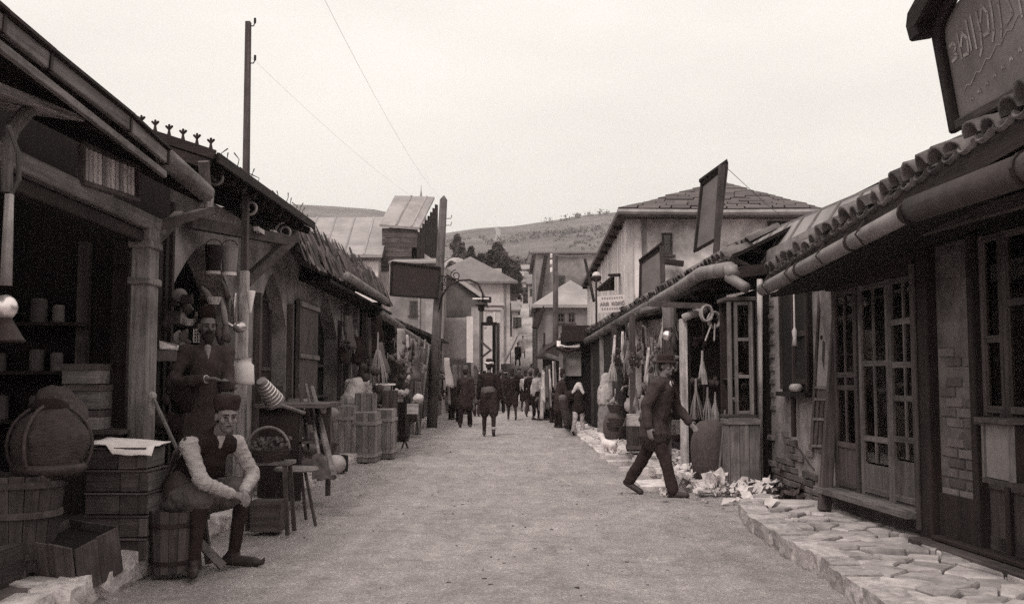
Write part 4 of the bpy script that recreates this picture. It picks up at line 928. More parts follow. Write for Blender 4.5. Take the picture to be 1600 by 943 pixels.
def clutter(n, ur, vr, Yr, where, s=1.0):
    q = {}
    for i in range(n):
        Y = rnd.uniform(*Yr); u = rnd.uniform(*ur); v = rnd.uniform(*vr); p = at(u, v, Y); k = rnd.choice(('pot', 'box', 'basket', 'bundle')); z_ = s * rnd.uniform(.7, 1.25)
        if k == 'pot': o = MB().lathe([(.06 * z_, 0), (.1 * z_, .06 * z_), (.1 * z_, .14 * z_), (.06 * z_, .2 * z_), (.07 * z_, .22 * z_)], p, 12).build('pot', rnd.choice(('zinc', 'iron', 'plaster_dirty', 'leather') if s > .7 else ('iron', 'zinc', 'leather')), None, p, smooth=True)
        elif k == 'box': o = MB(.004).box(p + V((0, 0, .09 * z_)), (.2 * z_, .16 * z_, .18 * z_), rnd.uniform(-.4, .4)).build('small_box', rnd.choice(('wood_grey_x', 'wood_mid_x', 'wood_crate_x', 'wood_pale_x') if s > .7 else ('wood_mid_x', 'wood_dark_x')), None, p)
        elif k == 'basket': o = MB().lathe([(.08 * z_, 0), (.13 * z_, .12 * z_), (.12 * z_, .12 * z_), (.07 * z_, .02)], p, 12).build('basket', rnd.choice(('wicker', 'straw')), None, p)
        else: o = lumpy(MB().ell(p + V((0, 0, .08 * z_)), (.12 * z_, .1 * z_, .09 * z_)).build('bundle', rnd.choice(('cloth_mid', 'cloth_grey', 'cloth_light', 'sacking') if s > .7 else ('cloth_mid', 'cloth_dark', 'sacking')), None, p, smooth=True), .06 * z_, .08)
        q.setdefault(k, []).append((u, o))
    for k, r_ in q.items(): name_row(r_, {'box': 'small box'}.get(k, k), where, k, '%s pieces %s' % (k, where))
clutter(20, (432, 520), (640, 722), (12.2, 16), 'among the wares by the arches', 1.1)
clutter(20, (590, 655), (602, 655), (18.2, 22), 'among the wares left of the leaning poles', 1.0)
clutter(9, (256, 345), (470, 560), (9.1, 9.25), 'on the boards behind the bearded man', .6)
o = hang('broom', at(590, 600, 17.8), 1.5, 'straw'); tag(o, 'big pale straw broom head hanging highest behind the bent man', 'broom')
o = hang('bag', at(577, 606, 17.6), 1.5, 'sacking'); tag(o, 'clustered bunch of bags hanging left of the big straw broom', 'bag')
o = hang('broom', at(648, 622, 19.6), 1.6, 'cloth_mid'); tag(o, 'wide conical netted bag hanging before the leaning poles', 'bag')
hang_row(32, (572, 655), (530, 612), (18.5, 22), 'under the eave behind the goods boxes', ('strip', 'bag', 'bag', 'ribbon'), .85, None, left_eave)
hang_row(12, (528, 566), (535, 595), (18.6, 20.5), 'in the dark front behind the bent man', ('strip', 'broom', 'strip', 'bag'), .8, None, left_eave)
hang_row(14, (616, 665), (545, 640), (22.5, 27), 'in the low shed before the utility pole', ('strip', 'bag', 'bag', 'ribbon'), .9, None, left_eave)
hang_row(30, (690, 742), (585, 648), (31, 39), 'in the low shed beyond the utility pole', ('bag', 'bag', 'strip', 'bag', 'ribbon'), 1.0, None, lambda u: 556)
o = hang('strip', at(694, 606, 30.8), 1.3, 'cloth_white'); tag(o, 'bright white cloth hanging just right of the utility pole', 'cloth')
q_ = []
for i in range(11):
    a, b = at(rnd.uniform(640, 676), rnd.uniform(522, 545), rnd.uniform(25, 28)), at(0, 0, 10); u = rnd.uniform(640, 663)
    b = at(u, 657, 24.5); b.z = .08; a.x = b.x + rnd.uniform(-.35, .1)
    q_.append((u, MB().tube([a, a.lerp(b, .5), b], rnd.uniform(.02, .035), 6).build('leaning_pole', rnd.choice(('wood_grey_z', 'wood_mid_z', 'wood_grey_z')), None, b)))
name_row(q_, 'round pole', 'leaning left of the utility pole', 'pole', 'poles leaning left of the utility pole')
# ---------------------------------------------------------------- utility pole, dark board, bracket lamp
ub, ut = at(674, 656, 29.5), at(693, 312, 29.5); ub.z = 0
t = thing('utility_pole', 'thick leaning utility pole carrying the big blank dark board', 'pole', ub)
MB().tube([ub + V((0, 0, -.3)), ub.lerp(ut, .5), ut, ut + V((.01, 0, .12))], [.155, .135, .11, .02], 12).build('shaft', 'wood_door_z', t, smooth=True)
for k in (.55, .75): 
    p = ut - V((.02, 0, k)); MB().tube([p + V((.1, 0, 0)), p + V((.24, 0, 0)), p + V((.26, 0, .1))], .012, 5).build('insulator_hook', 'iron', t)
cc = [at(u, v, 29.2) for u, v in ((610, 461), (683, 466), (688, 418), (612, 409))]
t = thing('hanging_board', 'big blank dark board fixed to the leaning utility pole', 'sign', cc[0])
board(t, cc, 'panel', 'sign_black', .05)
for a, b in ((0, 1), (1, 2), (2, 3), (3, 0)): MB().beam(cc[a], cc[b], .05, .09, (0, 1, 0)).build('frame', 'wood_black_x', t)
lq = at(752, 476, 29.4)
t = thing('street_lamp', 'street lamp on an arched scrolled bracket reaching right from the utility pole', 'lamp', at(690, 470, 29.4))
MB().tube([at(u, v, 29.4) for u, v in ((684, 490), (691, 462), (701, 446), (718, 438), (734, 437), (747, 443), (754, 458), (755, 476))], .03, 7).build('arm', 'iron', t, smooth=True)
for u, v, r_ in ((701, 438, .14), (712, 430, .16), (694, 448, .12)): scroll(t, at(u, v, 29.4), r_)
MB().tube([at(685, 430, 29.4), at(700, 432, 29.4), at(722, 438, 29.4)], .02, 6).build('stay', 'iron', t)
MB().lathe([(.02, .1), (.05, .08), (.18, .0), (.17, -.02), (.1, -.03), (.09, -.16), (.03, -.2)], lq, 12).build('shade', 'iron', t, smooth=True)
MB().bx((lq.x - .25, lq.y - .02, lq.z + .16), (lq.x + .22, lq.y + .02, lq.z + .2)).build('crossbar', 'enamel', t)
# ================================================================ RIGHT ROW
# ---- nearest shop: glazed doors, pier, shopfront
r1 = thing('glazed_shop', 'low dark shop with glazed double doors, brick pier and tiled eave at the near right', 'shop', (3.3, 7.0, .1))
def F(Y): return 3.12 + (10.2 - Y) * .075
def fy(u): return 3.885 / ((u - 800) / 1600 * .998 + .075)
def fbox(mb, y0, y1, o0, o1, z0, z1):
    ya, yb = min(y0, y1), max(y0, y1); a, b = min(o0, o1), max(o0, o1)
    return mb.hexa([(F(ya) + a, ya, z0), (F(ya) + b, ya, z0), (F(yb) + b, yb, z0), (F(yb) + a, yb, z0), (F(ya) + a, ya, z1), (F(ya) + b, ya, z1), (F(yb) + b, yb, z1), (F(yb) + a, yb, z1)])
def fpart(name, m, par, y0, y1, o0, o1, z0, z1, bev=.004): return fbox(MB(), y0, y1, o0, o1, z0, z1).build(name, m, par, bev=bev)
def leaf(par, name, u0, u1, z0, z1, cols, rails, off=0.0, m='wood_dark_z', panel_to=None, st=.05):
    # glazed leaf: stiles, rails, muntins, panes; solid panel up to panel_to
    y1, y0 = fy(u0), fy(u1)
    d = fpart(name, m, par, y0, y0 + st, off, off + .05, z0, z1)
    fpart('stile', m, d, y1 - st, y1, off, off + .05, z0, z1)
    zs = [z0] + list(rails) + [z1]
    for z in [z0 + .05] + list(rails) + [z1 - .03]: fpart('rail', m.replace('_z', '_y'), d, y0 + st, y1 - st, off + .004, off + .046, z - .025, z + .025, .003)
    if panel_to: fpart('panel', m, d, y0 + st, y1 - st, off + .02, off + .04, z0, panel_to, 0)
    zb = panel_to or z0
    for c in range(1, cols):
        y = y0 + st + (y1 - y0 - 2 * st) * c / cols; fpart('muntin', m, d, y - .014, y + .014, off + .006, off + .044, zb + .02, z1 - .05, 0)
    zr = [z for z in [zb] + [q for q in rails if q > zb + .01] + [z1 - .03]]
    for i in range(len(zr) - 1):
        for c in range(cols):
            ya, yb = y0 + st + (y1 - y0 - 2 * st) * c / cols + .008, y0 + st + (y1 - y0 - 2 * st) * (c + 1) / cols - .008
            fpart('pane', 'glass', d, ya, yb, off + .022, off + .026, zr[i] + .02, zr[i + 1] - .02, 0)
    return d
ZB, ZT = .34, 2.24
fpart('base_wall', 'rubble', r1, 4.0, 10.15, .02, .3, 0.0, ZB - .05, 0)
fpart('sill_plank', 'wood_grey_y', r1, fy(1443), fy(1293), -.17, .08, ZB - .06, ZB)
leaf(r1, 'side_light', 1301, 1338, ZB, ZT, 2, (.76, 1.3, 1.42), 0.0, 'wood_mid_z', .74, .07)
leaf(r1, 'door', 1340, 1386, ZB, ZT, 2, (.85, 1.52), .01, 'wood_door_z', .62, .05)
leaf(r1, 'door', 1389, 1440, ZB, ZT, 2, (.88, 1.22, 1.5, 1.86), -.01, 'wood_door_z', .70, .07)
fpart('door_frame', 'wood_dark_z', r1, fy(1464), fy(1442), -.07, .14, .12, 2.42, .008)
fpart('door_frame', 'wood_mid_z', r1, fy(1448), fy(1441), -.09, -.071, .2, 2.3, .004)
fpart('lintel', 'wood_dark_y', r1, fy(1442), fy(1298), -.04, .12, ZT + .002, ZT + .16)
fpart('lintel', 'wood_black_y', r1, 4.0, 10.2, -.02, .2, ZT + .165, 2.62)
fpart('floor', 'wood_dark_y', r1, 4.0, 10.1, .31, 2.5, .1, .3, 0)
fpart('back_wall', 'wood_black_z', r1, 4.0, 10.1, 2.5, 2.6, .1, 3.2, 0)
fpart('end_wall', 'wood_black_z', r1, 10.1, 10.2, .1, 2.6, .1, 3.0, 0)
fpart('pier', 'rubble', r1, fy(1526), fy(1465), 0.0, .25, .12, 2.42, .01)
for i in range(30):
    z = .5 + .075 * (i // 2); 
    if rnd.random() < .35: continue
    a = fy(1465) - .04 - (i % 2) * .26 - (.1 if (i // 2) % 2 else 0); b = max(a - .23, fy(1526) + .02)
    if a - b > .05: fpart('brick', 'brick', r1, b, a, -.012, .02, z, z + .062, .004)
fpart('pier_base', 'wood_dark_z', r1, fy(1524), fy(1467), -.03, -.001, .13, .52)
fpart('door_frame', 'wood_dark_z', r1, fy(1534), fy(1524), -.05, .12, .12, 2.42, .006)
leaf(r1, 'shop_window', 1534, 1568, 1.12, 2.4, 1, (1.66,), .0, 'wood_mid_z', None, .04)
leaf(r1, 'shop_window', 1569, 1660, 1.12, 2.4, 1, (1.9,), .0, 'wood_mid_z', None, .05)
leaf(r1, 'shop_window', 1662, 1760, 1.12, 2.4, 1, (1.9,), .0, 'wood_mid_z', None, .05)
fpart('window_sill', 'wood_mid_y', r1, 4.2, fy(1533), -.07, .1, 1.06, 1.118)
for i, (ua, ub_) in enumerate(((1534, 1568), (1568, 1615), (1615, 1690), (1690, 1780))):
    fpart('panel', 'wood_mid_z', r1, fy(ub_) + .01, fy(ua) - .01, .02, .06, .2, 1.055, .004)
    fpart('batten', 'wood_dark_z', r1, fy(ub_) - .03, fy(ub_) + .03, -.01, .019, .2, 1.055, .004)
    fpart('batten', 'wood_mid_y', r1, fy(ub_) + .032, fy(ua) - .032, .0, .019, .62, .68, .003)
fpart('base_ledge', 'wood_mid_y', r1, 4.0, fy(1450), -.2, .05, .1, .16, .01)
fpart('base_ledge', 'wood_dark_y', r1, 4.0, fy(1466), -.1, .05, .162, .2, .01)
for k, z in ((0, 1.3), (1, .95)):     # goods seen through the side light
    o = fbox(MB(), fy(1336), fy(1304), .12, .4, z - .02, z).build('inner_shelf', 'wood_grey_y', r1)
# eave, gutter, tiles
g0, g1, g2 = atX(1192, 452, 2.6), atX(1420, 332, 2.6), atX(1600, 268, 2.6)
g3 = g2 + (g2 - g1) * .8
def gutter_run(par, pts_, r_, m='zinc', col_=True):
    for k in range(len(pts_) - 1):
        a, b = pts_[k], pts_[k + 1]; d = (b - a).normalized()
        g_ = MB().tube([a, b - d * .004], r_, 14).build('gutter', m, par, smooth=True)
        if col_: MB().tube([b - d * .02, b + d * .012], r_ + .011, 14).build('collar', 'iron', g_)
gutter_run(r1, [g0, g0.lerp(g1, .36), g0.lerp(g1, .72), g1], .066)
gutter_run(r1, [g1 + V((.03, 0, .02)), g2 + V((.03, 0, .02)), g3 + V((.03, 0, .02))], .088, 'roof_dark')  # near length of the gutter in a darker tone, its shade painted in
for t_ in (.08, .3, .55, .8): p = g0.lerp(g1, t_); MB().tube([p + V((.12, 0, .14)), p + V((-.02, 0, .1)), p + V((-.09, 0, .0)), p + V((-.02, 0, -.09)), p + V((.1, 0, -.06))], .008, 5).build('gutter_hook', 'iron', r1)
te0, tq_ = atX(1203, 434, 2.62), atX(1600, 186, 2.62); te1 = tq_ + (tq_ - te0) * .3
sl = V((2.6, 0, .98))
MB().hexa([te0, te0 + sl, te1 + sl, te1, te0 + V((0, 0, .04)), te0 + sl + V((0, 0, .04)), te1 + sl + V((0, 0, .04)), te1 + V((0, 0, .04))]).build('roof', 'wood_black_x', r1)
rf1 = r1.children[-1]
MB().hexa([te0 + V((-.02, 0, -.14)), te0 + V((.02, 0, -.14)), te1 + V((.02, 0, -.14)), te1 + V((-.02, 0, -.14)), te0 + V((-.02, 0, .0)), te0 + V((.02, 0, .0)), te1 + V((.02, 0, .0)), te1 + V((-.02, 0, .0))]).build('fascia', 'wood_dark_y', r1)
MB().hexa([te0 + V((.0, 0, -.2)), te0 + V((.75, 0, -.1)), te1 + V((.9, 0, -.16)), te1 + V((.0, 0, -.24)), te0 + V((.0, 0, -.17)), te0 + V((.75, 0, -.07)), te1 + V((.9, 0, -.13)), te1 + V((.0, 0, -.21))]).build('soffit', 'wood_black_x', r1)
MB().beam(atX(1428, 362, 2.95), atX(1640, 300, 2.95), .05, .09).build('fascia', 'wood_mid_y', r1, bev=.006)
def tile_mesh(m='tile'):
    out = []
    for k in range(4):
        mb = MB(.004); N_ = 7; vs = []
        for (z, r_) in ((0, .105), (.44, .085)):
            for rr in (r_, r_ - .022):
                for i in range(N_): a = math.pi * i / (N_ - 1); vs.append((z, math.cos(a) * rr, math.sin(a) * rr * .85))
        fs = []
        for i in range(N_ - 1):
            fs += [(i, i + 1, 2 * N_ + i + 1, 2 * N_ + i), (N_ + i + 1, N_ + i, 3 * N_ + i, 3 * N_ + i + 1), (i + 1, i, N_ + i, N_ + i + 1), (2 * N_ + i, 2 * N_ + i + 1, 3 * N_ + i + 1, 3 * N_ + i)]
        mb.add(vs, fs); out.append(pmesh(mb, 'roof_tile', m, True))
    return out
TM = tile_mesh()
def tile_roof(par, a, b, sl, pitch, rows, first=0, maxn=299):
    n = int((b - a).length / pitch); c = 0; ang = math.atan2(sl.z, sl.x); L_ = sl.normalized()
    for i in range(n):
        for r_ in range(rows):
            if c >= maxn: return
            p = a.lerp(b, (i + .5) / n) + L_ * (.36 * r_ - .05) + V((0, 0, .055 + .012 * r_))
            piece('roof_tile', rnd.choice(TM), par, p + V((0, rnd.uniform(-.03, .03), rnd.uniform(-.015, .03))), (rnd.uniform(-.16, .16), -ang + rnd.uniform(-.1, .1), rnd.uniform(-.14, .14)), (rnd.uniform(.85, 1.12), pitch / .215, rnd.uniform(.8, 1.2))); c += 1
            q = a.lerp(b, (i + 1.0) / n) + L_ * (.36 * r_ - .03) + V((0, 0, .07)); 
            if c < maxn and r_ < 2: piece('roof_tile', rnd.choice(TM), par, q, (math.pi + rnd.uniform(-.06, .06), ang * 1.0, 0), (1, pitch / .23, .7)); c += 1
tile_roof(rf1, te0, te1, sl, .215, 4)
# ---- big sign on its eave
BL = atX(1494, 206, 2.70); ax_a = (atX(1600, 149, 2.70) - BL).normalized(); TLp = at(1463, 38, BL.y - .02); ax_b = (TLp - BL); SH_ = ax_b.length; ax_b.normalize()
LS = 2.4
rs = thing('roof_sign', 'large framed signboard with faint painted script leaning out above the near right eave', 'sign', BL)
nrm = ax_a.cross(ax_b).normalized()
if nrm.x > 0: nrm = -nrm
def sp_(a, b, o=0.0): return BL + ax_a * a + ax_b * b + nrm * o
MB().prism([sp_(.02, .02), sp_(LS, .02), sp_(LS, SH_ + .2), sp_(.02, SH_)], -nrm * .05).build('panel', 'signboard', rs)
MB().prism([sp_(0, -.01), sp_(.085, -.01), sp_(.085, SH_ + .02), sp_(0, SH_)], nrm * .05).build('frame', 'wood_dark_z', rs, bev=.012)
MB().prism([sp_(.086, -.012), sp_(LS, -.012), sp_(LS, .055), sp_(.086, .055)], nrm * .048).build('frame', 'wood_mid_y', rs, bev=.012)
# top rail with a rounded inner corner, rising towards the middle
tp_ = [sp_(.086, SH_ - .12), sp_(.11, SH_ - .06), sp_(.16, SH_ - .03), sp_(LS / 2, SH_ + .32), sp_(LS / 2, SH_ + .45), sp_(.086, SH_ + .06)]
MB().prism(tp_, nrm * .046).build('frame', 'wood_dark_y', rs, bev=.008)
MB().prism([sp_(-.10, SH_ - .06), sp_(.02, SH_ - .06), sp_(.02, SH_ + .0), sp_(LS / 2, SH_ + .36), sp_(LS / 2, SH_ + .47), sp_(-.06, SH_ + .12), sp_(-.12, SH_ + .05)], nrm * .14).build('pediment', 'wood_dark_y', rs, bev=.012)
MB().prism([sp_(.3, .1, -.06), sp_(.36, .1, -.06), sp_(.36, .3, -.06), sp_(.3, .3, -.06)], -nrm * .6 + V((0, 0, -.2))).build('stay', 'wood_dark_x', rs)
def stroke(par, pts_, w_):
    mb = MB(); P = [sp_(a, b, .004) for a, b in pts_]
    for i in range(len(P) - 1):
        d = (P[i + 1] - P[i]).normalized(); e = d.cross(nrm).normalized() * w_ / 2; f = d * w_ * .2
        mb.add([P[i] - e - f, P[i] + e - f, P[i + 1] + e * .9 + f, P[i + 1] - e * .9 + f], [(0, 1, 2, 3)])
    return mb
def script(par, a, b, h_, kind):
    if kind == 0: q = [(a, b + h_), (a + .01, b + h_ * .5), (a - .005, b + h_ * .15), (a - .04, b)]
    elif kind == 1: q = [(a - .05, b + h_ * .9), (a, b + h_), (a + .03, b + h_ * .7), (a + .0, b + h_ * .4), (a + .03, b + h_ * .1), (a - .05, b)]
    elif kind == 2: q = [(a, b + h_ * 1.1), (a + .004, b)]
    else: q = [(a - .04, b + h_ * .5), (a, b + h_ * .9), (a + .05, b + h_ * .6), (a + .03, b + h_ * .1), (a - .03, b + .02)]
    return stroke(par, q, .022).build('lettering', 'paint_faded', par)
for i, (a, b, h_, k) in enumerate(((.17, .40, .10, 1), (.24, .38, .14, 2), (.30, .37, .16, 3), (.37, .39, .16, 2), (.43, .38, .17, 2), (.50, .33, .24, 0), (.57, .40, .2, 3), (.66, .36, .34, 0), (.74, .33, .4, 0), (.84, .40, .3, 1), (.95, .38, .34, 2))): script(rs, a, b, h_, k)
stroke(rs, [(.20 + .045 * i, .20 + .012 * i + .014 * math.sin(i * 2.1)) for i in range(18)], .008).build('lettering', 'paint_faded', rs)
for i in range(9): stroke(rs, [(.26 + .1 * i, .13 + .016 * i), (.275 + .1 * i, .145 + .016 * i), (.29 + .1 * i, .125 + .016 * i)], .014).build('lettering', 'paint_faded', rs)
# ---- showcase on the shopfront
y1, y0 = 6.75, 6.35; za, zb = at(1525, 752, y1).z, at(1525, 652, y1).z
t = thing('display_case', 'shallow glazed box, pale reflection painted on its front, low on the near right shopfront', 'display case', V((F(y1) - .2, y1, za)))
xa, xb = F(y1) - .31, F(y1) + .01
yq = y1 - .40
MB().bx((xa, yq, za), (xb + .02, y1, za + .03)).build('bottom', 'wood_mid_x', t); MB().bx((xa - .03, yq - .03, zb - .03), (xb + .03, y1 + .03, zb)).build('top', 'wood_mid_x', t, bev=.004)
MB().bx((xb - .02, yq + .01, za + .032), (xb + .01, y1, zb - .032)).build('back', 'cloth_grey', t)
for (x_, y_) in ((xa + .015, yq + .02), (xa + .015, y1 - .02), (xb - .04, yq + .02)): MB().box((x_, y_, (za + zb) / 2), (.03, .03, zb - za - .064)).build('frame', 'wood_grey_z', t)
MB().bx((xa + .035, yq + .012, za + .035), (xb - .05, yq + .024, zb - .035)).build('side', 'wood_dark_z', t)
MB().bx((xa + .012, yq + .045, za + .036), (xa + .02, y1 - .045, zb - .036)).build('painted_glare', 'plaster_grey', t)  # opaque pale front stands for glass; its reflection is put into the colour
MB().bx((xa + .04, y1 - .02, za + .032), (xb - .03, y1, zb - .032)).build('side', 'cloth_light', t)
# leaning post and leaning door leaf
a, b = at(1311, 446, 10.05), at(1288, 792, 10.0); b.z = .12
o = MB().beam(a, b, .05, .09, (1, 0, 0), .08, .12).build('leaning_post', 'wood_mid_z', None, b, bev=.008); tag(o, 'weathered square post leaning at the far jamb of the glazed doors', 'post')
cs = [at(u, v, Y) for (u, v, Y) in ((1268, 702, 10.45), (1294, 702, 10.2), (1309, 452, 10.5), (1281, 447, 10.75))]
t = thing('loose_door_leaf', 'loose door leaf with pale upper panel leaning against the plaster wall', 'door', cs[0])
board(t, cs, 'panel', 'wood_mid_z', .03)
def on(a, b, o=0.0):
    n_ = (cs[1] - cs[0]).cross(cs[3] - cs[0]).normalized(); return cs[0].lerp(cs[1], a).lerp(cs[3].lerp(cs[2], a), b) + n_ * o
MB().prism([on(.14, .38, .002), on(.88, .38, .002), on(.88, .94, .002), on(.14, .94, .002)], (cs[1] - cs[0]).cross(cs[3] - cs[0]).normalized() * .006).build('upper_panel', 'plaster_grey', t)
for a_, b_, c_, d_ in ((.06, 0, .06, 1), (.94, 0, .94, 1)): MB().beam(on(a_, b_, .012), on(c_, d_, .012), .03, .03).build('stile', 'wood_mid_z', t, bev=.004)
for b_ in (.02, .18, .30, .37, .97): MB().beam(on(.1, b_, .012), on(.9, b_, .012), .025, .025).build('rail', 'wood_grey_x', t, bev=.004)
for a_ in (.35, .62): MB().beam(on(a_, .03, .010), on(a_, .29, .010), .014, .014).build('muntin', 'wood_mid_z', t)
for v_ in (.68,):
    for a_ in (.3, .74): MB().ell(on(a_, v_, .01), (.018, .01, .022)).build('knob', 'iron', t, smooth=True)

# ---- plastered house with shuttered window
r2 = thing('plaster_house', 'narrow cracked plaster house front with shuttered window between the two right shops', 'house', (3.25, 11.6, 0))
PX = 3.22
MB().bx((PX, 10.22, 0), (PX + .3, 12.9, 3.0)).build('wall', 'plaster_dirty', r2)
MB().bx((PX - .002, 12.78, 0), (PX + .1, 12.93, 2.6)).build('corner_post', 'wood_black_z', r2)
py = lambda u: atX(u, 600, PX).y
wy1, wy0 = py(1229), py(1272); wz0, wz1 = atX(1245, 612, PX).z, 2.52
MB().bx((PX - .05, wy0, wz0), (PX - .003, wy1, wz1)).build('shutter', 'wood_black_z', r2)
for y_ in (wy0 + .02, (wy0 + wy1) / 2, wy1 - .02): MB().bx((PX - .075, y_ - .03, wz0 + .03), (PX - .051, y_ + .03, wz1)).build('batten', 'wood_dark_z', r2)
for z in (wz0 + .12, (wz0 + wz1) / 2): MB().bx((PX - .07, wy0 + .06, z - .03), (PX - .051, (wy0 + wy1) / 2 - .035, z + .03)).build('batten', 'wood_dark_y', r2)
MB().bx((PX - .12, wy0 - .05, wz0 - .05), (PX + .0, wy1 + .04, wz0)).build('window_sill', 'wood_black_y', r2)
MB().tube([V((PX - .06, (wy0 * .45 + wy1 * .55), wz0 - .05)), V((PX - .06, wy0 * .45 + wy1 * .55, wz0 - .5))], .03, 7).build('stub', 'wood_dark_z', r2)
c = 0
for r_ in range(10):
    y = 10.25 + (.12 if r_ % 2 else 0)
    while y < 12.7:
        if rnd.random() < (.95 - r_ * .085) and c < 150:
            MB(.006).bx((PX - .028 - rnd.random() * .014, y, .08 + r_ * .078), (PX + .02, y + .235, .08 + r_ * .078 + .066)).build('brick', 'brick', r2, bev=.005); c += 1
        y += .25
for k in range(9):
    z = 1.0 + k * .16; MB(.006).bx((PX - .02, 12.55, z), (PX + .02, 12.75, z + .066)).build('brick', 'brick', r2, bev=.005)
crk = MB(); q = [V((PX - .004, py(1222), .75)), V((PX - .004, py(1236), .68)), V((PX - .004, py(1250), .58)), V((PX - .004, py(1262), .47)), V((PX - .004, py(1270), .42))]
for i in range(4): crk.beam(q[i], q[i + 1], .012, .03 - .004 * i)
crk.build('crack', 'mortar_earth', r2)
# upper roof strip seen over the tiles
m0, m1 = atX(1140, 388, 3.55), atX(1436, 266, 3.55)
dy = V((-.34, 0, -.52))
MB().hexa([m0 + dy, m1 + dy, m1, m0, m0 + dy + V((.03, 0, -.05)), m1 + dy + V((.03, 0, -.05)), m1 + V((.03, 0, -.05)), m0 + V((.03, 0, -.05))]).build('roof', 'roof_sheet', r2)
for i in range(12): p = m0.lerp(m1, i / 11); MB().beam(p + V((-.01, 0, .012)), p + dy + V((-.01, 0, .016)), .03, .02).build('seam', 'roof_sheet', r2)
MB().hexa([m0, m1, m1 + V((2.5, 0, -.3)), m0 + V((2.5, 0, -.3)), m0 + V((0, 0, .03)), m1 + V((0, 0, .03)), m1 + V((2.5, 0, -.27)), m0 + V((2.5, 0, -.27))]).build('back_slope', 'roof_sheet', r2)
MB().hexa([m0 + dy + V((.05, 0, -.28)), m1 + dy + V((.05, 0, -.28)), m1 + dy + V((.1, 0, -.28)), m0 + dy + V((.1, 0, -.28)), m0 + dy + V((.05, 0, -.05)), m1 + dy + V((.05, 0, -.05)), m1 + dy + V((.1, 0, -.05)), m0 + dy + V((.1, 0, -.05))]).build('fascia', 'wood_black_y', r2)
t = at(1256, 540, 11.3); o = MB().lathe([(.008, .95), (.01, .2), (.03, .16), (.02, .08), (.035, .0)], V((PX - .1, t.y, t.z)), 8).build('hanging_tassel', 'cloth_light', None, (PX - .1, t.y, t.z), smooth=True); tag(o, 'thin pale tasselled cord hanging before the dark shutter', 'cord')
t = at(1258, 598, 11.3); o = MB().tube([V((PX - .1, t.y - .12, wz0 + .05)), V((PX - .1, t.y + .12, wz0 + .05))], .045, 9).build('cloth_roll', 'cloth_light', None, (PX - .1, t.y, wz0), smooth=True); tag(o, 'small pale roll lying on the dark shuttered window sill', 'roll')
o = MB().tube([at(1187, 436, 12.7), at(1188, 752, 12.7)], .035, 9).build('downpipe', 'wood_pale_z', None, at(1188, 752, 12.7), smooth=True); tag(o, 'thin pale downpipe between the glass cabinet and the plaster house', 'downpipe')

# ---- long mid shop with tiled eave
r3 = thing('tiled_shop', 'long low dark shop with tiled eave and sagging gutter on the right', 'shop', (3.0, 20, 0))
h0, h1 = atX(1146, 404, 2.78), atX(918, 522, 2.3)
sl3 = V((2.4, 0, 1.2))
MB().hexa([h0, h0 + sl3, h1 + sl3, h1, h0 + V((0, 0, .05)), h0 + sl3 + V((0, 0, .05)), h1 + sl3 + V((0, 0, .05)), h1 + V((0, 0, .05))]).build('roof', 'wood_black_y', r3)
rf3r = r3.children[-1]; tile_roof(rf3r, h1 + V((.0, 0, .03)), h0 + V((.0, 0, .03)), sl3, .24, 2)
gq = [atX(u, v, 2.26 + (u - 918) * .0021) for u, v in ((916, 533), (965, 505), (1012, 479))]
gutter_run(r3, gq, .1, 'wood_grey_y', False)
gutter_run(r3, [atX(u, v, 2.26 + (u - 918) * .0021) for u, v in ((1020, 474), (1062, 450), (1096, 427), (1140, 420))], .095, 'zinc', False)
sp0 = atX(1142, 424, 2.7); MB().tube([sp0 + V((0, 0, .08)), sp0, sp0 + V((.02, -.05, -.06))], .085, 10).build('spout', 'zinc', r3, smooth=True)
MB().tube([sp0 + V((-.03, 0, -.07)), at(1166, 450, sp0.y - .3)], .065, 10).build('spout', 'zinc', r3, smooth=True)
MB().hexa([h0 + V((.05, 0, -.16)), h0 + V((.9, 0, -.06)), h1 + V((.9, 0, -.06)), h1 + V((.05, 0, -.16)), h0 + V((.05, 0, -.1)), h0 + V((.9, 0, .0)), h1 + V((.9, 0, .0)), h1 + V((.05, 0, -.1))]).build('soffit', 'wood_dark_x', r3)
for i in range(14): p = h0.lerp(h1, i / 13); MB().beam(p + V((.02, 0, -.2)), p + V((.9, 0, -.1)), .08, .09).build('rafter', 'wood_dark_x', r3)
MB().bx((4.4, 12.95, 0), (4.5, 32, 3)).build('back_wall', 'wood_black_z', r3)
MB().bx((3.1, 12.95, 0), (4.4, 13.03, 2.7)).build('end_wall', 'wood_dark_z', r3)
MB().bx((2.38, 22.2, .0), (2.46, 33, 2.72)).build('shade_wall', 'wood_black_z', r3)  # black wall added to paint in the dark shop interior
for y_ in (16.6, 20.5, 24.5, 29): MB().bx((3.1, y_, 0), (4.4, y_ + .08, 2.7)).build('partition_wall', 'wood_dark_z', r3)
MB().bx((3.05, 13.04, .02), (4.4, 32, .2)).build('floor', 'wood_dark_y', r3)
a, b = at(1062, 498, 14.5), at(1076, 735, 14.5)
MB().bx((a.x, 14.45, .06), (b.x, 14.58, a.z)).build('post', 'wood_pale_z', r3, bev=.006)
MB().bx((b.x + .004, 14.52, .06), (b.x + .05, 14.62, a.z)).build('post', 'wood_dark_z', r3)
MB().tube([at(1067, 497, 14.4), at(1078, 492, 14.4), at(1104, 484, 14.4)], .055, 9).build('bracket', 'wood_pale_x', r3, smooth=True)
for u, Y in ((1042, 15.8), (988, 19), (960, 22.5), (940, 26.5), (926, 30)): 
    a = at(u, 480, Y); MB().bx((a.x - .05, Y, .06), (a.x + .05, Y + .1, 2.6)).build('post', 'wood_mid_z' if u != 940 else 'wood_pale_z', r3)
MB().beam(at(1020, 475, 15.0), at(1108, 478, 14.0), .08, .08).build('beam', 'wood_mid_x', r3)
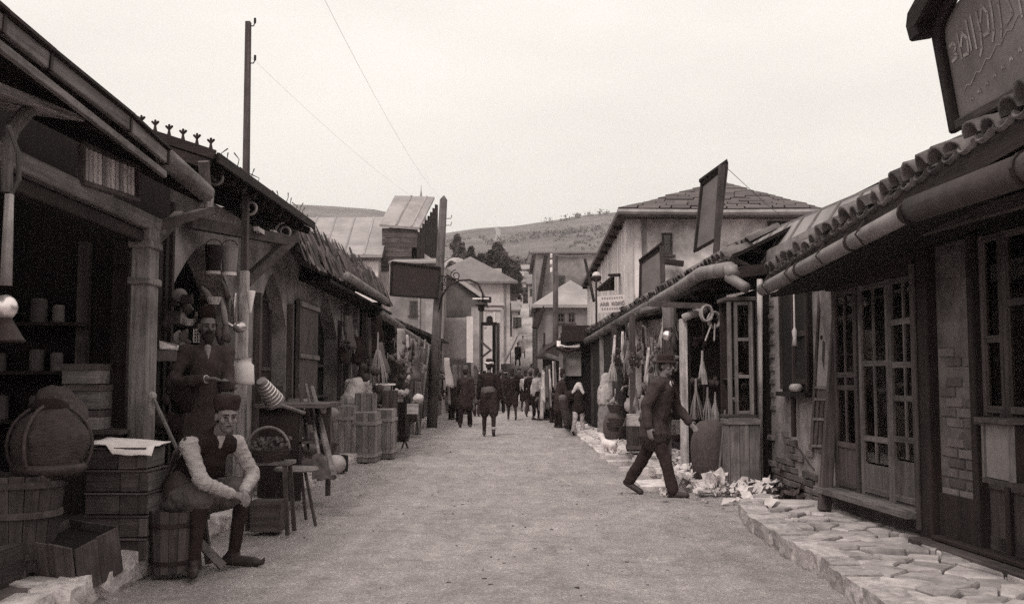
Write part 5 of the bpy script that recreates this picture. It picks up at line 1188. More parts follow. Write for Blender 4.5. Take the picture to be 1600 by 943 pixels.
for i in range(5):
    p = at(1000 - 16 * i, 486 + 8 * i, 17 + 2.4 * i); MB().tube([p, p + V((.6, .1, .12))], .05, 7).build('beam_end', 'wood_grey_x', r3)
# glass cabinet
gx0, gx1 = at(1131, 560, 12.7).x, at(1178, 560, 12.5).x; gz0, gz1 = at(1150, 648, 12.5).z, at(1150, 470, 12.5).z
t = thing('glass_cabinet', 'upright glazed cabinet with dishes on a shelf, standing on a plank bin', 'cabinet', V((gx1, 12.6, gz0)))
MB().bx((gx0 - .02, 12.46, gz1), (gx1 + .03, 13.0, gz1 + .05)).build('cornice', 'wood_mid_x', t, bev=.01); MB().bx((gx0 - .01, 12.47, gz0 - .04), (gx1 + .02, 12.95, gz0 + .0)).build('bottom', 'wood_mid_x', t, bev=.006)
MB().bx((gx0, 12.9, gz0), (gx1, 12.93, gz1)).build('back', 'wood_dark_z', t)
MB().bx((gx1 - .02, 12.5, gz0), (gx1 + .01, 12.9, gz1)).build('side', 'wood_dark_z', t)
for x_, w_ in ((gx0 + .03, .05), (gx0 + .11, .04), (gx1 - .035, .05)): MB().bx((x_ - w_ / 2, 12.48, gz0 + .001), (x_ + w_ / 2, 12.53, gz1 - .001)).build('stile', 'wood_grey_z', t, bev=.006)
zm = at(1150, 588, 12.5).z; zu = at(1150, 530, 12.5).z
for z in (gz0 + .03, zm, zu, gz1 - .03): MB().bx((gx0 + .131, 12.485, z - .02), (gx1 - .061, 12.525, z + .02)).build('rail', 'wood_grey_x', t, bev=.004)
for a, b in ((gz0 + .05, zm - .02), (zm + .02, zu - .02), (zu + .02, gz1 - .05)): MB().bx((gx0 + .131, 12.503, a), (gx1 - .061, 12.507, b)).build('pane', 'glass', t)
MB().bx((gx0 + .02, 12.56, zm - .035), (gx1 - .02, 12.9, zm - .022)).build('shelf', 'wood_mid_x', t)
p = V(((gx0 + gx1) / 2 + .04, 12.64, zm - .02)); 
for k, (x_, r_, lab) in enumerate(((0, .075, 'white bowl upside down on the cabinet shelf'), (.1, .05, 'small white cup beside the bowl on the cabinet shelf'))):
    q = p + V((x_, 0, 0)); tag(MB().lathe([(r_, 0), (r_ * .9, r_ * .5), (r_ * .4, r_ * .9), (r_ * .3, r_)], q, 12).build('bowl', 'enamel', None, q, smooth=True), lab, 'bowl')
q = V((p.x - .03, 12.66, gz0 + .01)); tag(MB().lathe([(.06, 0), (.02, .03), (.02, .1), (.08, .18), (.085, .2)], q, 12).build('goblet', 'cloth_grey', None, q, smooth=True), 'dim footed dish in the lowest part of the glass cabinet', 'dish')
x0, x1 = at(1141, 700, 12.4).x, at(1186, 700, 12.4).x; zt = gz0 - .05
planked_box('plank_bin', 'pale streaked plank bin under the glass cabinet', 'bin', V(((x0 + x1) / 2, 12.6, .0)), x1 - x0, .38, zt, 0, 'wood_grey', 3, True, None, (.97,), 0, (0, 0), 2)
mb = MB(.006)
for i in range(520):
    u, v = reg_p() if False else (1040 + 165 * (t_ := rnd.random()), 728 + 42 * t_ + rnd.gauss(0, 14)); p = gnd(u, v, .03); a = V((rnd.gauss(0, 1), rnd.gauss(0, 1), rnd.gauss(0, .5))).normalized() * rnd.uniform(.04, .11); b = a.orthogonal().normalized() * rnd.uniform(.02, .06); p = p + V((0, 0, .02 + rnd.random() * .13))
    mb.add([p - a, p + b, p + a, p - b], [(0, 1, 2, 3)])
struct(mb.build('paper_scraps', 'paper'), 'stuff')
# big sack and small goods near the post
p = at(1112, 690, 13.2); zc = p.z
t = MB(.004).lathe([(.16, .02), (.24, .12), (.255, .35), (.245, .6), (.19, .76), (.1, .82)], V((p.x, 13.3, .04)), 18).build('bulging_sack', 'sacking', None, (p.x, 13.3, .04), smooth=True); lumpy(t, .06, .12); tag(t, 'large bulging coarse sack standing left of the plank bin', 'sack')
a, b = at(1133, 640, 12.75), at(1120, 735, 12.55); b.z = .02; tag(MB().tube([a, b], .012, 6).build('leaning_stick', 'wood_grey_z', None, b), 'thin stick leaning between the bulging sack and plank bin', 'stick')
for i, (u, v, s_) in enumerate(((1098, 600, .75), (1088, 655, .9), (1106, 660, .8), (1118, 662, .7))):
    o = hang('broom', at(u, v, 13.7), s_, 'straw' if i != 1 else 'wood_grey_z'); tag(o, ('topmost bound whisk hanging left of the glass cabinet', 'leftmost of three whisks above the bulging sack', 'middle of three whisks above the bulging sack', 'rightmost of three whisks above the bulging sack')[i], 'whisk', 'whisks left of the glass cabinet')
for i, (u, v, lab) in enumerate(((1104, 498, 'left bunch of looped cords hanging left of the glass cabinet'), (1116, 508, 'right bunch of looped cords hanging left of the glass cabinet'))):
    o = coil(at(u, v, 13.6 + i * .2), .075).build('cord_bunch', 'straw', None, at(u, v, 13.6)); tag(o, lab, 'cords', 'looped cords by the glass cabinet')
for i, (u, v, w_, h_) in enumerate(((1105, 535, .36, .1), (1100, 597, .34, .09))):
    p = at(u, v, 13.75); mb = MB()
    for k in range(16): mb.ell(p + V((rnd.uniform(-w_ / 2, w_ / 2), rnd.uniform(-.04, .04), rnd.uniform(-h_ / 2, h_ / 2))), (.035, .035, .045), None, 6, 5)
    tag(mb.build('brush_bundle', 'cloth_black' if i == 0 else 'rag_dark', None, p, smooth=True), ('upper', 'lower')[i] + ' dark bristly brush bundle hanging left of the glass cabinet', 'brushes')
for i, (a_, b_) in enumerate((((1112, 505), (1102, 532)), ((1117, 505), (1116, 532)))): tag(MB().tube([at(*a_, 13.6), at(*b_, 13.6)], .012, 5).build('white_rod', 'wood_pale_z', None, at(*b_, 13.6)), ('slanting', 'upright')[i] + ' thin white rod below the looped cords', 'rod')
hang_row(44, (955, 1056), (515, 645), (15.6, 20.5), 'in the tiled shop behind the walking man', ('ribbon', 'bag', 'ribbon', 'broom', 'bag'), .75, None, right_eave)
hang_row(18, (985, 1058), (545, 585), (15.2, 16.4), 'high in the tiled shop above the walking man', ('bag', 'ribbon', 'bag'), .55, None, right_eave)
o = hang('strip', at(975, 590, 19.5), 1.0, 'cloth_light'); tag(o, 'pale gathered cloth hanging left of the walking man shoulder', 'cloth')
p = at(1043, 524, 15.0); tag(MB().ell(p, .075).build('tin_ball', 'tin', None, p, smooth=True), 'shiny round tin vessel hanging under the tiled eave', 'vessel')
p = at(1046, 512, 15.2); tag(MB().lathe([(.09, 0), (.11, .3), (.1, .31)], p, 12).build('tin_can', 'zinc', None, p), 'upright dull tin can hanging above the shiny round vessel', 'can')
clutter(22, (955, 1062), (640, 690), (15.5, 20.5), 'on the floor of the tiled shop', 1.0)
boxpx('display_bench', 'low plank bench box behind the walking man', 'bench', 983, 1008, 662, 705, 17, .4, 'wood_mid')
p = at(957, 640, 21.5); tag(MB(.02).lathe([(.14, .02), (.2, .1), (.21, .35), (.17, .52), (.07, .58)], V((p.x, 21.5, .08)), 12).build('grain_sack', 'sacking', None, (p.x, 21.5, .08), smooth=True), 'full dark sack standing right of the veiled woman', 'sack')
p = gnd(1045, 702, .08); t = thing('low_stool', 'low plank stool at the kerb under the pale post', 'stool', V((p.x, 15.4, .08)))
MB().bx((p.x - .18, 15.3, .42), (p.x + .18, 15.6, .46)).build('seat', 'wood_mid_x', t)
for a_ in (-.14, .14):
    for b_ in (15.34, 15.56): MB().bx((p.x + a_ - .02, b_ - .02, .08), (p.x + a_ + .02, b_ + .02, .42)).build('leg', 'wood_mid_z', t)
# heap of waste paper and dark rags on the ground
def crumple(seed, m, flat=.5):
    bm = bmesh.new(); bmesh.ops.create_grid(bm, x_segments=7, y_segments=6, size=.5)
    for v in bm.verts:
        q = noise.noise_vector(v.co * 3.1 + V((seed * 5.1, seed, seed * 2.2))); v.co += V((q.x * .4, q.y * .4, q.z * flat))
        v.co.z += .35 * abs(v.co.x) * (seed % 2)
    me = bpy.data.meshes.new('crumple'); bm.to_mesh(me); bm.free(); me.materials.append(MATS[m]); return me
CP = [crumple(i, 'paper', .7) for i in range(8)]; CR = [crumple(20 + i, 'rag_dark', .8) for i in range(6)]
def litter(n, name, lab, cat, grp, ms, region, sz):
    q = []
    for i in range(n):
        u, v = region(); p = gnd(u, v, .03); s_ = rnd.uniform(*sz); o = bpy.data.objects.new(name, rnd.choice(ms)); col.objects.link(o)
        h_ = max(0, .17 - abs(u - 1110) * .0012) * rnd.random() if cat == 'paper' else rnd.uniform(0, .08)
        o.location = p + V((0, 0, .02 + h_)); o.rotation_euler = (rnd.uniform(-.5, .5), rnd.uniform(-.5, .5), rnd.uniform(0, 6)); o.scale = (s_, s_ * rnd.uniform(.6, 1), s_ * rnd.uniform(.5, .9)); q.append((u, o))
    q.sort(key=lambda e: e[0])
    for i, (u, o) in enumerate(q): tag(o, lab + ', ' + ordinal(i, n), cat, grp)
def reg_p():
    t = rnd.random(); return 1040 + 165 * t, 728 + 42 * t + rnd.gauss(0, 13) + (8 if t < .5 else 0)
litter(30, 'crumpled_paper', 'crumpled pale paper in the waste heap by the plank bin', 'paper', 'waste paper heaped at the right kerb', CP, reg_p, (.15, .3))
litter(18, 'dark_rag', 'crumpled dark rag on the ground under the plaster wall', 'rag', 'dark rags under the plaster wall', CR, lambda: (rnd.uniform(1195, 1278), rnd.uniform(757, 786)), (.2, .42))
litter(9, 'scattered_paper', 'small flat paper scrap lying loose on the street', 'scrap', 'paper scraps on the street', CP, lambda: (rnd.choice((rnd.uniform(965, 1070), rnd.uniform(1080, 1160))), rnd.uniform(765, 790)), (.05, .11))
for i, (u, v, l_) in enumerate(((1178, 765, .34), (1192, 758, .3))):
    p = gnd(u, v, .06); tag(MB().tube([p + V((-l_ / 2, .05, 0)), p + V((l_ / 2, -.06, .03))], .06, 10).build('paper_roll', 'paper', None, p, smooth=True), ('lower', 'upper')[i] + ' pale rolled paper at the right end of the waste heap', 'roll')
# ================================================================ LARGE RIGHT HOUSE AND WHAT STANDS ON THE RIGHT ROOFS
def hexr(a, b, c, d, h): return MB().hexa([a, b, c, d, a + h, b + h, c + h, d + h])
hh = thing('corner_house', 'large whitewashed corner house with broad hipped shingle roof rising behind the right shops', 'house', (5, 28, 0))
A, B, C, D = V((2.27, 21.9, 5.0)), V((6.75, 21.9, 5.0)), V((8.2, 39, 5.0)), V((2.66, 39, 5.0))
R1_, R2_ = V((5.45, 26.6, 6.5)), V((5.5, 34, 6.5))
MB().add([A, B, C, D, R1_, R2_] + [p - V((0, 0, .1)) for p in (A, B, C, D)], [(0, 1, 4), (1, 2, 5, 4), (2, 3, 5), (3, 0, 4, 5), (6, 9, 8, 7), (0, 6, 7, 1), (1, 7, 8, 2), (2, 8, 9, 3), (3, 9, 6, 0)]).build('roof', 'roof_dark', hh)
rfh = hh.children[-1]
for k in range(14):       # shingle courses lapped up the front slope, broken into lengths
    t0 = k / 14.4; L0, R0 = A.lerp(R1_, t0), B.lerp(R1_, t0); n = max(2, int(11 * (1 - t0))); cuts = sorted([0, 1] + [min(.97, max(.03, (i + rnd.uniform(-.3, .3)) / n)) for i in range(1, n)])
    t1 = (k + 1.15) / 14.4
    for i in range(len(cuts) - 1):
        a, b = L0.lerp(R0, cuts[i] + .004), L0.lerp(R0, cuts[i + 1] - .004); L1, R1q = A.lerp(R1_, t1), B.lerp(R1_, t1)
        up = (R1_ - (A + B) / 2).normalized(); d = up * (L1 - L0).dot(up); h_ = rnd.uniform(.03, .065); sa = (0.6 if i == 0 else 0); sb = (0.6 if i == len(cuts) - 2 else 0)
        wv = (R0 - L0).normalized() * d.length
        hexr(a + V((0, 0, .012)), b + V((0, 0, .012)), b + d - wv * sb + V((0, 0, .012)), a + d + wv * sa + V((0, 0, .012)), V((0, -.03, h_))).build('shingle', 'roof_dark', rfh)
Wc, Wd = V((2.55, 22.4, 0)), V((2.9, 39, 0))
MB().hexa([Wc, V((6.45, 22.4, 0)), V((7.8, 38.7, 0)), Wd, Wc + V((0, 0, 4.95)), V((6.45, 22.4, 4.95)), V((7.8, 38.7, 4.95)), Wd + V((0, 0, 4.95))]).build('wall', 'plaster_house', hh)
n = 44
for i in range(n):
    a, b = Wc.lerp(Wd, (i + .04) / n), Wc.lerp(Wd, (i + .96) / n); o_ = V((-.02 - rnd.random() * .012, 0, 0))
    MB().hexa([a + o_ + V((0, 0, 3.0)), a + V((-.002, 0, 3.0)), b + V((-.002, 0, 3.0)), b + o_ + V((0, 0, 3.0)), a + o_ + V((0, 0, 4.9)), a + V((-.002, 0, 4.9)), b + V((-.002, 0, 4.9)), b + o_ + V((0, 0, 4.9))]).build('plank', 'plank_white', hh)
MB().hexa([Wc + V((-.12, .2, 2.9)), Wc + V((0, .2, 2.9)), Wd + V((0, 0, 2.9)), Wd + V((-.12, 0, 2.9)), Wc + V((-.12, .2, 2.99)), Wc + V((0, .2, 2.99)), Wd + V((0, 0, 2.99)), Wd + V((-.12, 0, 2.99))]).build('ledge', 'wood_dark_y', hh)
MB().bx((2.54, 22.33, 2.5), (2.66, 22.398, 4.9)).build('corner_board', 'plank_white', hh); MB().bx((2.86, 22.34, 2.5), (2.96, 22.398, 4.9)).build('corner_board', 'wood_grey_z', hh)
MB().beam(A + V((.1, .02, -.07)), B + V((0, .02, -.07)), .09, .11).build('eave_log', 'wood_grey_x', hh)
MB().tube([A + V((.0, -.04, -.03)), A.lerp(B, .5) + V((0, -.04, -.05)), B + V((0, -.04, -.03))], .07, 8).build('gutter', 'zinc', hh)
for i in range(12): p = A.lerp(D, i / 11) + V((.04, .02, -.14)); MB().beam(p, p + V((.4, 0, 0)), .07, .08).build('rafter', 'wood_dark_x', hh)
def window(par, x0, x1, z0, z1, y, m='wood_grey', cols=2, rows=2, d=.05):
    f = MB().bx((x0, y - d, z0), (x1, y - d + .02, z0 + .05)).build('window', m + '_x', par)
    MB().bx((x0, y - d, z1 - .05), (x1, y - d + .02, z1)).build('frame', m + '_x', f)
    for x in (x0, x1 - .05): MB().bx((x, y - d - .002, z0 + .051), (x + .05, y - d + .02, z1 - .051)).build('frame', m + '_z', f)
    MB().bx((x0 - .06, y - d - .04, z0 - .05), (x1 + .06, y, z0 - .002)).build('sill', m + '_x', f)
    MB().bx((x0 + .05, y - d + .012, z0 + .05), (x1 - .05, y - d + .016, z1 - .05)).build('pane', 'glass', f)
    MB().bx((x0 + .045, y - .025, z0 + .045), (x1 - .045, y - .004, z1 - .045)).build('dark_room', 'wood_black_z', f)
    for c in range(1, cols): x = x0 + (x1 - x0) * c / cols; MB().bx((x - .018, y - d - .001, z0 + .05), (x + .018, y - d + .011, z1 - .05)).build('bar', m + '_z', f)
    for c in range(1, rows): z = z0 + (z1 - z0) * c / rows; MB().bx((x0 + .05, y - d + .0, z - .016), (x1 - .05, y - d + .01, z + .016)).build('bar', m + '_x', f)
    return f
a, b = at(1034, 398, 22.4), at(1050, 364, 22.4); window(hh, a.x, b.x, a.z, b.z, 22.4, 'wood_mid', 1, 2)
a, b = at(1200, 380, 22.4), at(1236, 346, 22.4); window(hh, a.x, b.x, a.z, b.z, 22.4, 'wood_mid', 2, 2)
MB().beam(at(1034, 408, 22.2), at(1068, 412, 22.2), .1, .12).build('bracket', 'wood_dark_x', hh)
# boards standing on the eaves
def post_board(lab, px, Y, dY, pole, m='signboard', cat='sign'):
    cs_ = [at(u, v, Y + (dY if i in (1, 2) else 0)) for i, (u, v) in enumerate(px)]
    t = thing('roof_board', lab, cat, cs_[0]); board(t, cs_, 'panel', m, .05)
    for a, b in ((0, 1), (2, 3), (1, 2), (3, 0)): MB().beam(cs_[a], cs_[b], .045, .075, (0, 1, 0)).build('frame', 'wood_dark_z', t)
    MB().beam(at(*pole[0], Y + dY), at(*pole[1], Y + dY), .085, .085, (0, 1, 0)).build('post', 'wood_mid_z', t); return t
t = post_board('tall narrow dark board leaning on a post above the tiled eave', ((1086, 392), (1121, 372), (1134, 258), (1097, 288)), 15.6, -.5, ((1128, 258), (1118, 412)))
MB().hexa([at(1092, 284, 15.6), at(1136, 252, 15.1), at(1138, 258, 15.4), at(1097, 290, 15.9), at(1092, 280, 15.6), at(1136, 248, 15.1), at(1138, 254, 15.4), at(1097, 286, 15.9)]).build('cap', 'wood_dark_x', t)
MB().tube([at(1131, 258, 15.1), at(1196, 318, 19), at(1240, 352, 22)], .006, 4).build('stay_wire', 'iron', t)
t = post_board('smaller leaning board beside the corner house wall over the tiled eave', ((1000, 464), (1035, 446), (1034, 386), (1001, 410)), 20.2, -.5, ((1034, 384), (1037, 470)))
MB().hexa([at(998, 408, 20.2), at(1034, 380, 19.7), at(1036, 386, 20), at(1000, 414, 20.5), at(998, 405, 20.2), at(1034, 377, 19.7), at(1036, 383, 20), at(1000, 411, 20.5)]).build('cap', 'wood_dark_x', t)
# white lettered sign
cs_ = [at(u, v, 23.0) for u, v in ((934, 489), (978, 486), (982, 459), (933, 463))]
t = thing('lettered_sign', 'small white painted sign with dark capitals over the tiled eave', 'sign', cs_[0]); board(t, cs_, 'panel', 'sign_white', .04)
def text(par, s, pos, size, m, rot, name='lettering'):
    cu = bpy.data.curves.new(name, 'FONT'); cu.body = s; cu.size = size; cu.extrude = .002; cu.align_x = 'CENTER'; cu.align_y = 'CENTER'; cu.offset = .004
    ob = bpy.data.objects.new(name, cu); col.objects.link(ob); cu.materials.append(MATS[m])
    me = bpy.data.meshes.new_from_object(ob.evaluated_get(bpy.context.evaluated_depsgraph_get())); bpy.data.objects.remove(ob)
    ob = bpy.data.objects.new(name, me); col.objects.link(ob); ob.parent = par; ob.location = V(pos) - wloc(par); ob.rotation_euler = rot; return ob
ce = sum(cs_, V()) / 4 + V((0, -.012, 0))
text(t, 'ARIS  KOBI\u0106', ce + V((0, 0, .0)), .10, 'ink', (R(90), R(-3), 0))
for z in (.12, -.12):
    for i in range(9): MB().bx((ce.x - .24 + .055 * i, ce.y - .002, ce.z + z - .012 + .003 * i), (ce.x - .21 + .055 * i, ce.y + .002, ce.z + z + .02 + .003 * i)).build('lettering', 'paint_faded', t)
MB().bx((cs_[0].x - .05, 23.0, cs_[0].z - .3), (cs_[0].x - .01, 23.05, cs_[3].z + .45)).build('post', 'iron', t)
MB().beam(at(978, 486, 23.05), at(984, 455, 23.05), .04, .04).build('post', 'wood_dark_z', t)
lp = at(932, 431, 23.2); t = thing('globe_lamp', 'round glass globe lamp on a thin post above the white lettered sign', 'lamp', lp)
MB().ell(lp, .1, None, 14, 10).build('globe', 'enamel', t, smooth=True); MB().lathe([(.04, -.13), (.1, -.1), (.115, -.02), (.105, .0)], lp, 14).build('cup', 'iron', t, smooth=True)
MB().tube([lp + V((0, 0, -.12)), at(932, 488, 23.2)], .018, 6).build('post', 'iron', t); MB().tube([at(937, 440, 23.2), at(944, 447, 23.2)], .012, 5).build('arm', 'iron', t)
# little boarded dormer hood
t = thing('boarded_hood', 'small boarded triangular hood between the globe lamp and the corner house', 'hood', at(950, 455, 24))
P = [at(u, v, 24.0) for u, v in ((935, 455), (960, 453), (960, 432), (958, 431))]
for i in range(6):
    f0, f1 = i / 6, (i + .92) / 6; a, b = P[0].lerp(P[1], f0), P[0].lerp(P[1], f1); za, zb_ = P[0].z + .05 + (P[2].z - P[0].z) * f0, P[0].z + .05 + (P[2].z - P[0].z) * f1
    MB().prism([a, b, V((b.x, 24, zb_)), V((a.x, 24, za))], (0, .05, 0)).build('plank', 'wood_mid_z', t)
MB().beam(at(933, 452, 23.9), at(959, 430, 23.9), .35, .05).build('roof', 'wood_dark_x', t); MB().beam(at(958, 429, 24), at(971, 430, 24.3), .3, .05).build('roof', 'wood_dark_x', t)
MB().bx((P[1].x - .08, 23.98, P[1].z), (P[1].x, 24.1, P[2].z)).build('post', 'wood_black_z', t)
o = MB().beam(at(914, 405, 25), at(928, 470, 24.2), .05, .07).build('leaning_rod', 'wood_dark_z', None, at(928, 470, 24.2)); tag(o, 'dark rod slanting from the corner house eave to the globe lamp', 'rod')
# ================================================================ STREET END, RIGHT SIDE
t = thing('utility_pole', 'thin straight utility pole with short crossarm before the grey brick house', 'pole', (at(868, 600, 38).x, 38, 0))
a, b = at(868, 560, 38), at(868, 396, 38); a.z = 0
MB().tube([a, b], [.12, .09], 10).build('shaft', 'wood_mid_z', t, smooth=True); MB().beam(at(862, 398, 38), at(886, 397, 38), .06, .06).build('crossarm', 'wood_mid_x', t)
for v in (402, 412, 424): p = at(864, v, 38); MB().cap(p + V((-.06, -.02, 0)), p + V((-.06, -.02, .1)), .05).build('insulator', 'enamel', t)
rw = thing('awning_shop', 'open stall with dark fascia board, white rolled awning and hung clothing on the right', 'shop', (2.0, 32, 0))
x = lambda u, Y: at(u, 560, Y).x
zz = lambda v, Y: at(800, v, Y).z
MB().bx((x(878, 31), 31, zz(533, 31)), (x(925, 31), 31.1, zz(508, 31))).build('fascia', 'sign_black', rw)
aw = MB().sheet([at(870, 540, 31), at(906, 541, 31), at(906, 533, 31.6), at(870, 532, 31.6)], 10, 4, lambda a, b: -.09 * math.sin(a * math.pi) * math.sin(b * 3.1), .04).build('awning', 'cloth_white', rw, smooth=True)
MB().tube([at(869, 543, 30.95), at(888, 549, 30.95), at(907, 543, 30.95)], .05, 8).build('awning_roll', 'cloth_dark', rw)
MB().bx((x(878, 31.3), 31.3, zz(587, 31.3)), (x(908, 31.3), 31.36, zz(548, 31.3))).build('panel', 'plaster_grey', rw)
MB().bx((x(876, 31.4), 31.37, .1), (x(925, 31.4), 31.45, zz(520, 31.4))).build('wall', 'wood_black_z', rw)
MB().bx((x(874, 31), 31.0, .05), (x(880, 31), 31.12, zz(540, 31))).build('post', 'wood_grey_z', rw)
MB(.01).hexa([at(838, 560, 33.2), at(876, 562, 32.0), at(892, 528, 32.2), at(846, 545, 37), at(838, 556, 33.2), at(876, 558, 32.0), at(892, 524, 32.2), at(846, 541, 37)]).build('roof', 'wood_dark_x', rw)
MB().beam(at(852, 545, 33), at(890, 522, 32), .1, .12).build('beam', 'wood_mid_x', rw); MB().beam(at(854, 554, 32.2), at(880, 563, 31.2), .09, .09).build('beam', 'wood_grey_x', rw)
MB().bx((x(848, 36), 36, 0), (3.0, 36.1, 2.6)).build('wall', 'wood_black_z', rw)
MB().bx((x(849, 34), 33.9, zz(556, 34)), (x(852, 34), 34, zz(520, 34))).build('chimney', 'iron', rw)
hang_row(16, (842, 876), (615, 655), (31.4, 33.5), 'in the awning stall', ('ribbon', 'bag', 'ribbon'), 1.2, None, lambda u: 552)
hang_row(8, (846, 878), (600, 640), (30.6, 31.4), 'along the front of the awning stall', ('ribbon',), 1.0, None, lambda u: 550)
def hiproof(par, x0, x1, y0, y1, ze, zr, oh, m, inset=.5):
    a, b, c, d = V((x0 - oh, y0 - oh, ze)), V((x1 + oh, y0 - oh, ze)), V((x1 + oh, y1 + oh, ze)), V((x0 - oh, y1 + oh, ze))
    w_ = min(x1 - x0, y1 - y0) / 2 * 2 * inset
    if (x1 - x0) >= (y1 - y0): r1_, r2_ = V((x0 + w_, (y0 + y1) / 2, zr)), V((x1 - w_, (y0 + y1) / 2, zr)); F_ = [(0, 1, 5, 4), (1, 2, 5), (2, 3, 4, 5), (3, 0, 4)]
    else: r1_, r2_ = V(((x0 + x1) / 2, y0 + w_, zr)), V(((x0 + x1) / 2, y1 - w_, zr)); F_ = [(0, 1, 4), (1, 2, 5, 4), (2, 3, 5), (3, 0, 4, 5)]
    k = V((0, 0, -.14))
    return MB().add([a, b, c, d, r1_, r2_] + [p + k for p in (a, b, c, d)], F_ + [(6, 9, 8, 7), (0, 6, 7, 1), (1, 7, 8, 2), (2, 8, 9, 3), (3, 9, 6, 0)]).build('roof', m, par)
def gableroof(par, x0, x1, y0, y1, ze, zr, oh, m, along='y'):
    if along == 'y':
        xm = (x0 + x1) / 2; q = [V((x0 - oh, y0 - oh, ze)), V((xm, y0 - oh, zr)), V((x1 + oh, y0 - oh, ze)), V((x1 + oh, y0 - oh, ze + .12)), V((xm, y0 - oh, zr + .14)), V((x0 - oh, y0 - oh, ze + .12))]; return MB().prism(q, (0, y1 - y0 + 2 * oh, 0)).build('roof', m, par)
    ym = (y0 + y1) / 2; q = [V((x0 - oh, y0 - oh, ze)), V((x0 - oh, ym, zr)), V((x0 - oh, y1 + oh, ze)), V((x0 - oh, y1 + oh, ze + .12)), V((x0 - oh, ym, zr + .14)), V((x0 - oh, y0 - oh, ze + .12))]; return MB().prism(q, (x1 - x0 + 2 * oh, 0, 0)).build('roof', m, par)
def house(name, lab, x0, x1, y0, y1, z0, ze, m):
    t = thing(name, lab, 'house', ((x0 + x1) / 2, (y0 + y1) / 2, z0)); MB().bx((x0, y0, z0 - 1.5), (x1, y1, ze)).build('wall', m, t); return t
def winpx(t, Y, l, m='wood_mid', cols=2, rows=2):
    for (u0, v0, u1, v1) in l:
        a, b = at(u0, v1, Y), at(u1, v0, Y); window(t, a.x, b.x, a.z, b.z, Y, m, cols, rows)
# house with the pale pyramid roof
t = house('white_roofed_house', 'two-windowed grey house with pale pyramid roof beyond the awning stall', x(840, 46), x(928, 46) + .6, 46, 52, 0, zz(478, 46), 'plaster_grey')
hiproof(t, x(840, 46), x(928, 46) + .6, 46, 52, zz(476, 46), zz(442, 49), .25, 'roof_sheet', .49); winpx(t, 46, ((870, 488, 882, 504), (887, 488, 898, 504)))
p = at(905, 457, 47.3); MB().box(p + V((0, 0, 0)), (.22, .3, .22)).build('roof_hatch', 'iron', t)
for i in range(8): MB().bx((x(840, 46) - .05, 46.1 + .7 * i, .5), (x(840, 46) - .002, 46.6 + .7 * i, zz(478, 46) - .05)).build('plank', 'wood_mid_z', t)
MB().beam(at(836, 512, 45.6), at(848, 478, 45.9), .3, .14).build('porch_roof', 'wood_dark_x', t)
# tall grey house behind it
t = house('tall_grey_house', 'tall plain grey house with one dark window behind the thin utility pole', x(838, 62), x(930, 62) + 1.5, 62, 74, 1, zz(396, 62), 'plaster_grey')
winpx(t, 62, ((872, 430, 883, 458),), 'wood_mid', 2, 3)
MB().bx((x(838, 62) - .25, 61.7, zz(396, 62)), (x(930, 62) + 1.8, 74.3, zz(393, 62))).build('roof', 'roof_far', t)
MB().bx((x(846, 62), 61.95, 1), (x(850, 62), 61.998, zz(400, 62))).build('pilaster', 'plaster_grey', t)
MB().prism([at(838, 470, 61), at(846, 468, 61), at(856, 400, 61.6), at(850, 398, 61.6)], (0, .3, 0)).build('verge', 'wood_dark_z', t)
# ================================================================ STREET END, LEFT SIDE
gx0, gx1 = x(690, 43), x(748, 43)
t = house('gabled_house', 'plain plastered house end with pale sloping verge beyond the street lamp', gx0 - 3.2, gx1, 43, 50, 0, 4.0, 'plaster_grey')
q = [at(640, 392, 43), at(748, 462, 43), V((gx1, 43, 3.9)), V((gx0 - 3.2, 43, 3.9))]; q[0].x = gx0 - 1.2; q[0].z = at(690, 418, 43).z + .75
MB().prism([V((gx0 - 3.2, 43, 3.9)), V((gx1, 43, 3.9)), q[1], q[0], V((gx0 - 3.2, 43, q[0].z - 1.0))], (0, 7, 0)).build('gable', 'plaster_grey', t)
MB().beam(q[0] + V((0, -.1, .05)), q[1] + V((.15, -.1, -.02)), .3, .16).build('verge', 'sign_white', t)
MB().prism([q[0] + V((0, 0, .04)), q[1] + V((.25, 0, -.03)), q[1] + V((.25, 0, .09)), q[0] + V((0, 0, .16))], (0, 7.2, 0)).build('roof', 'roof_far', t)
MB().box(q[1] + V((.28, .05, -.16)), (.5, .5, .22)).build('eave_end', 'wood_dark_x', t)
MB().bx((gx1 - .32, 42.96, 0), (gx1 + .02, 42.999, 4.4)).build('corner_pier', 'plaster', t)
a, b = at(684, 562, 41.5), at(738, 495, 41.5)
cv = MB().sheet([V((a.x, 41.5, a.z)), V((b.x, 41.5, a.z - .1)), V((b.x, 41.5, b.z)), V((a.x, 41.5, b.z - .02))], 12, 10, lambda u, v: .06 * noise.noise((u * 3, v * 2, 1)) + .05 * math.sin(u * 5), .01).build('canvas_sheet', 'cloth_grey', None, (a.x, 41.5, a.z), smooth=True); tag(cv, 'large pale canvas sheet hung before the gabled house end', 'canvas')
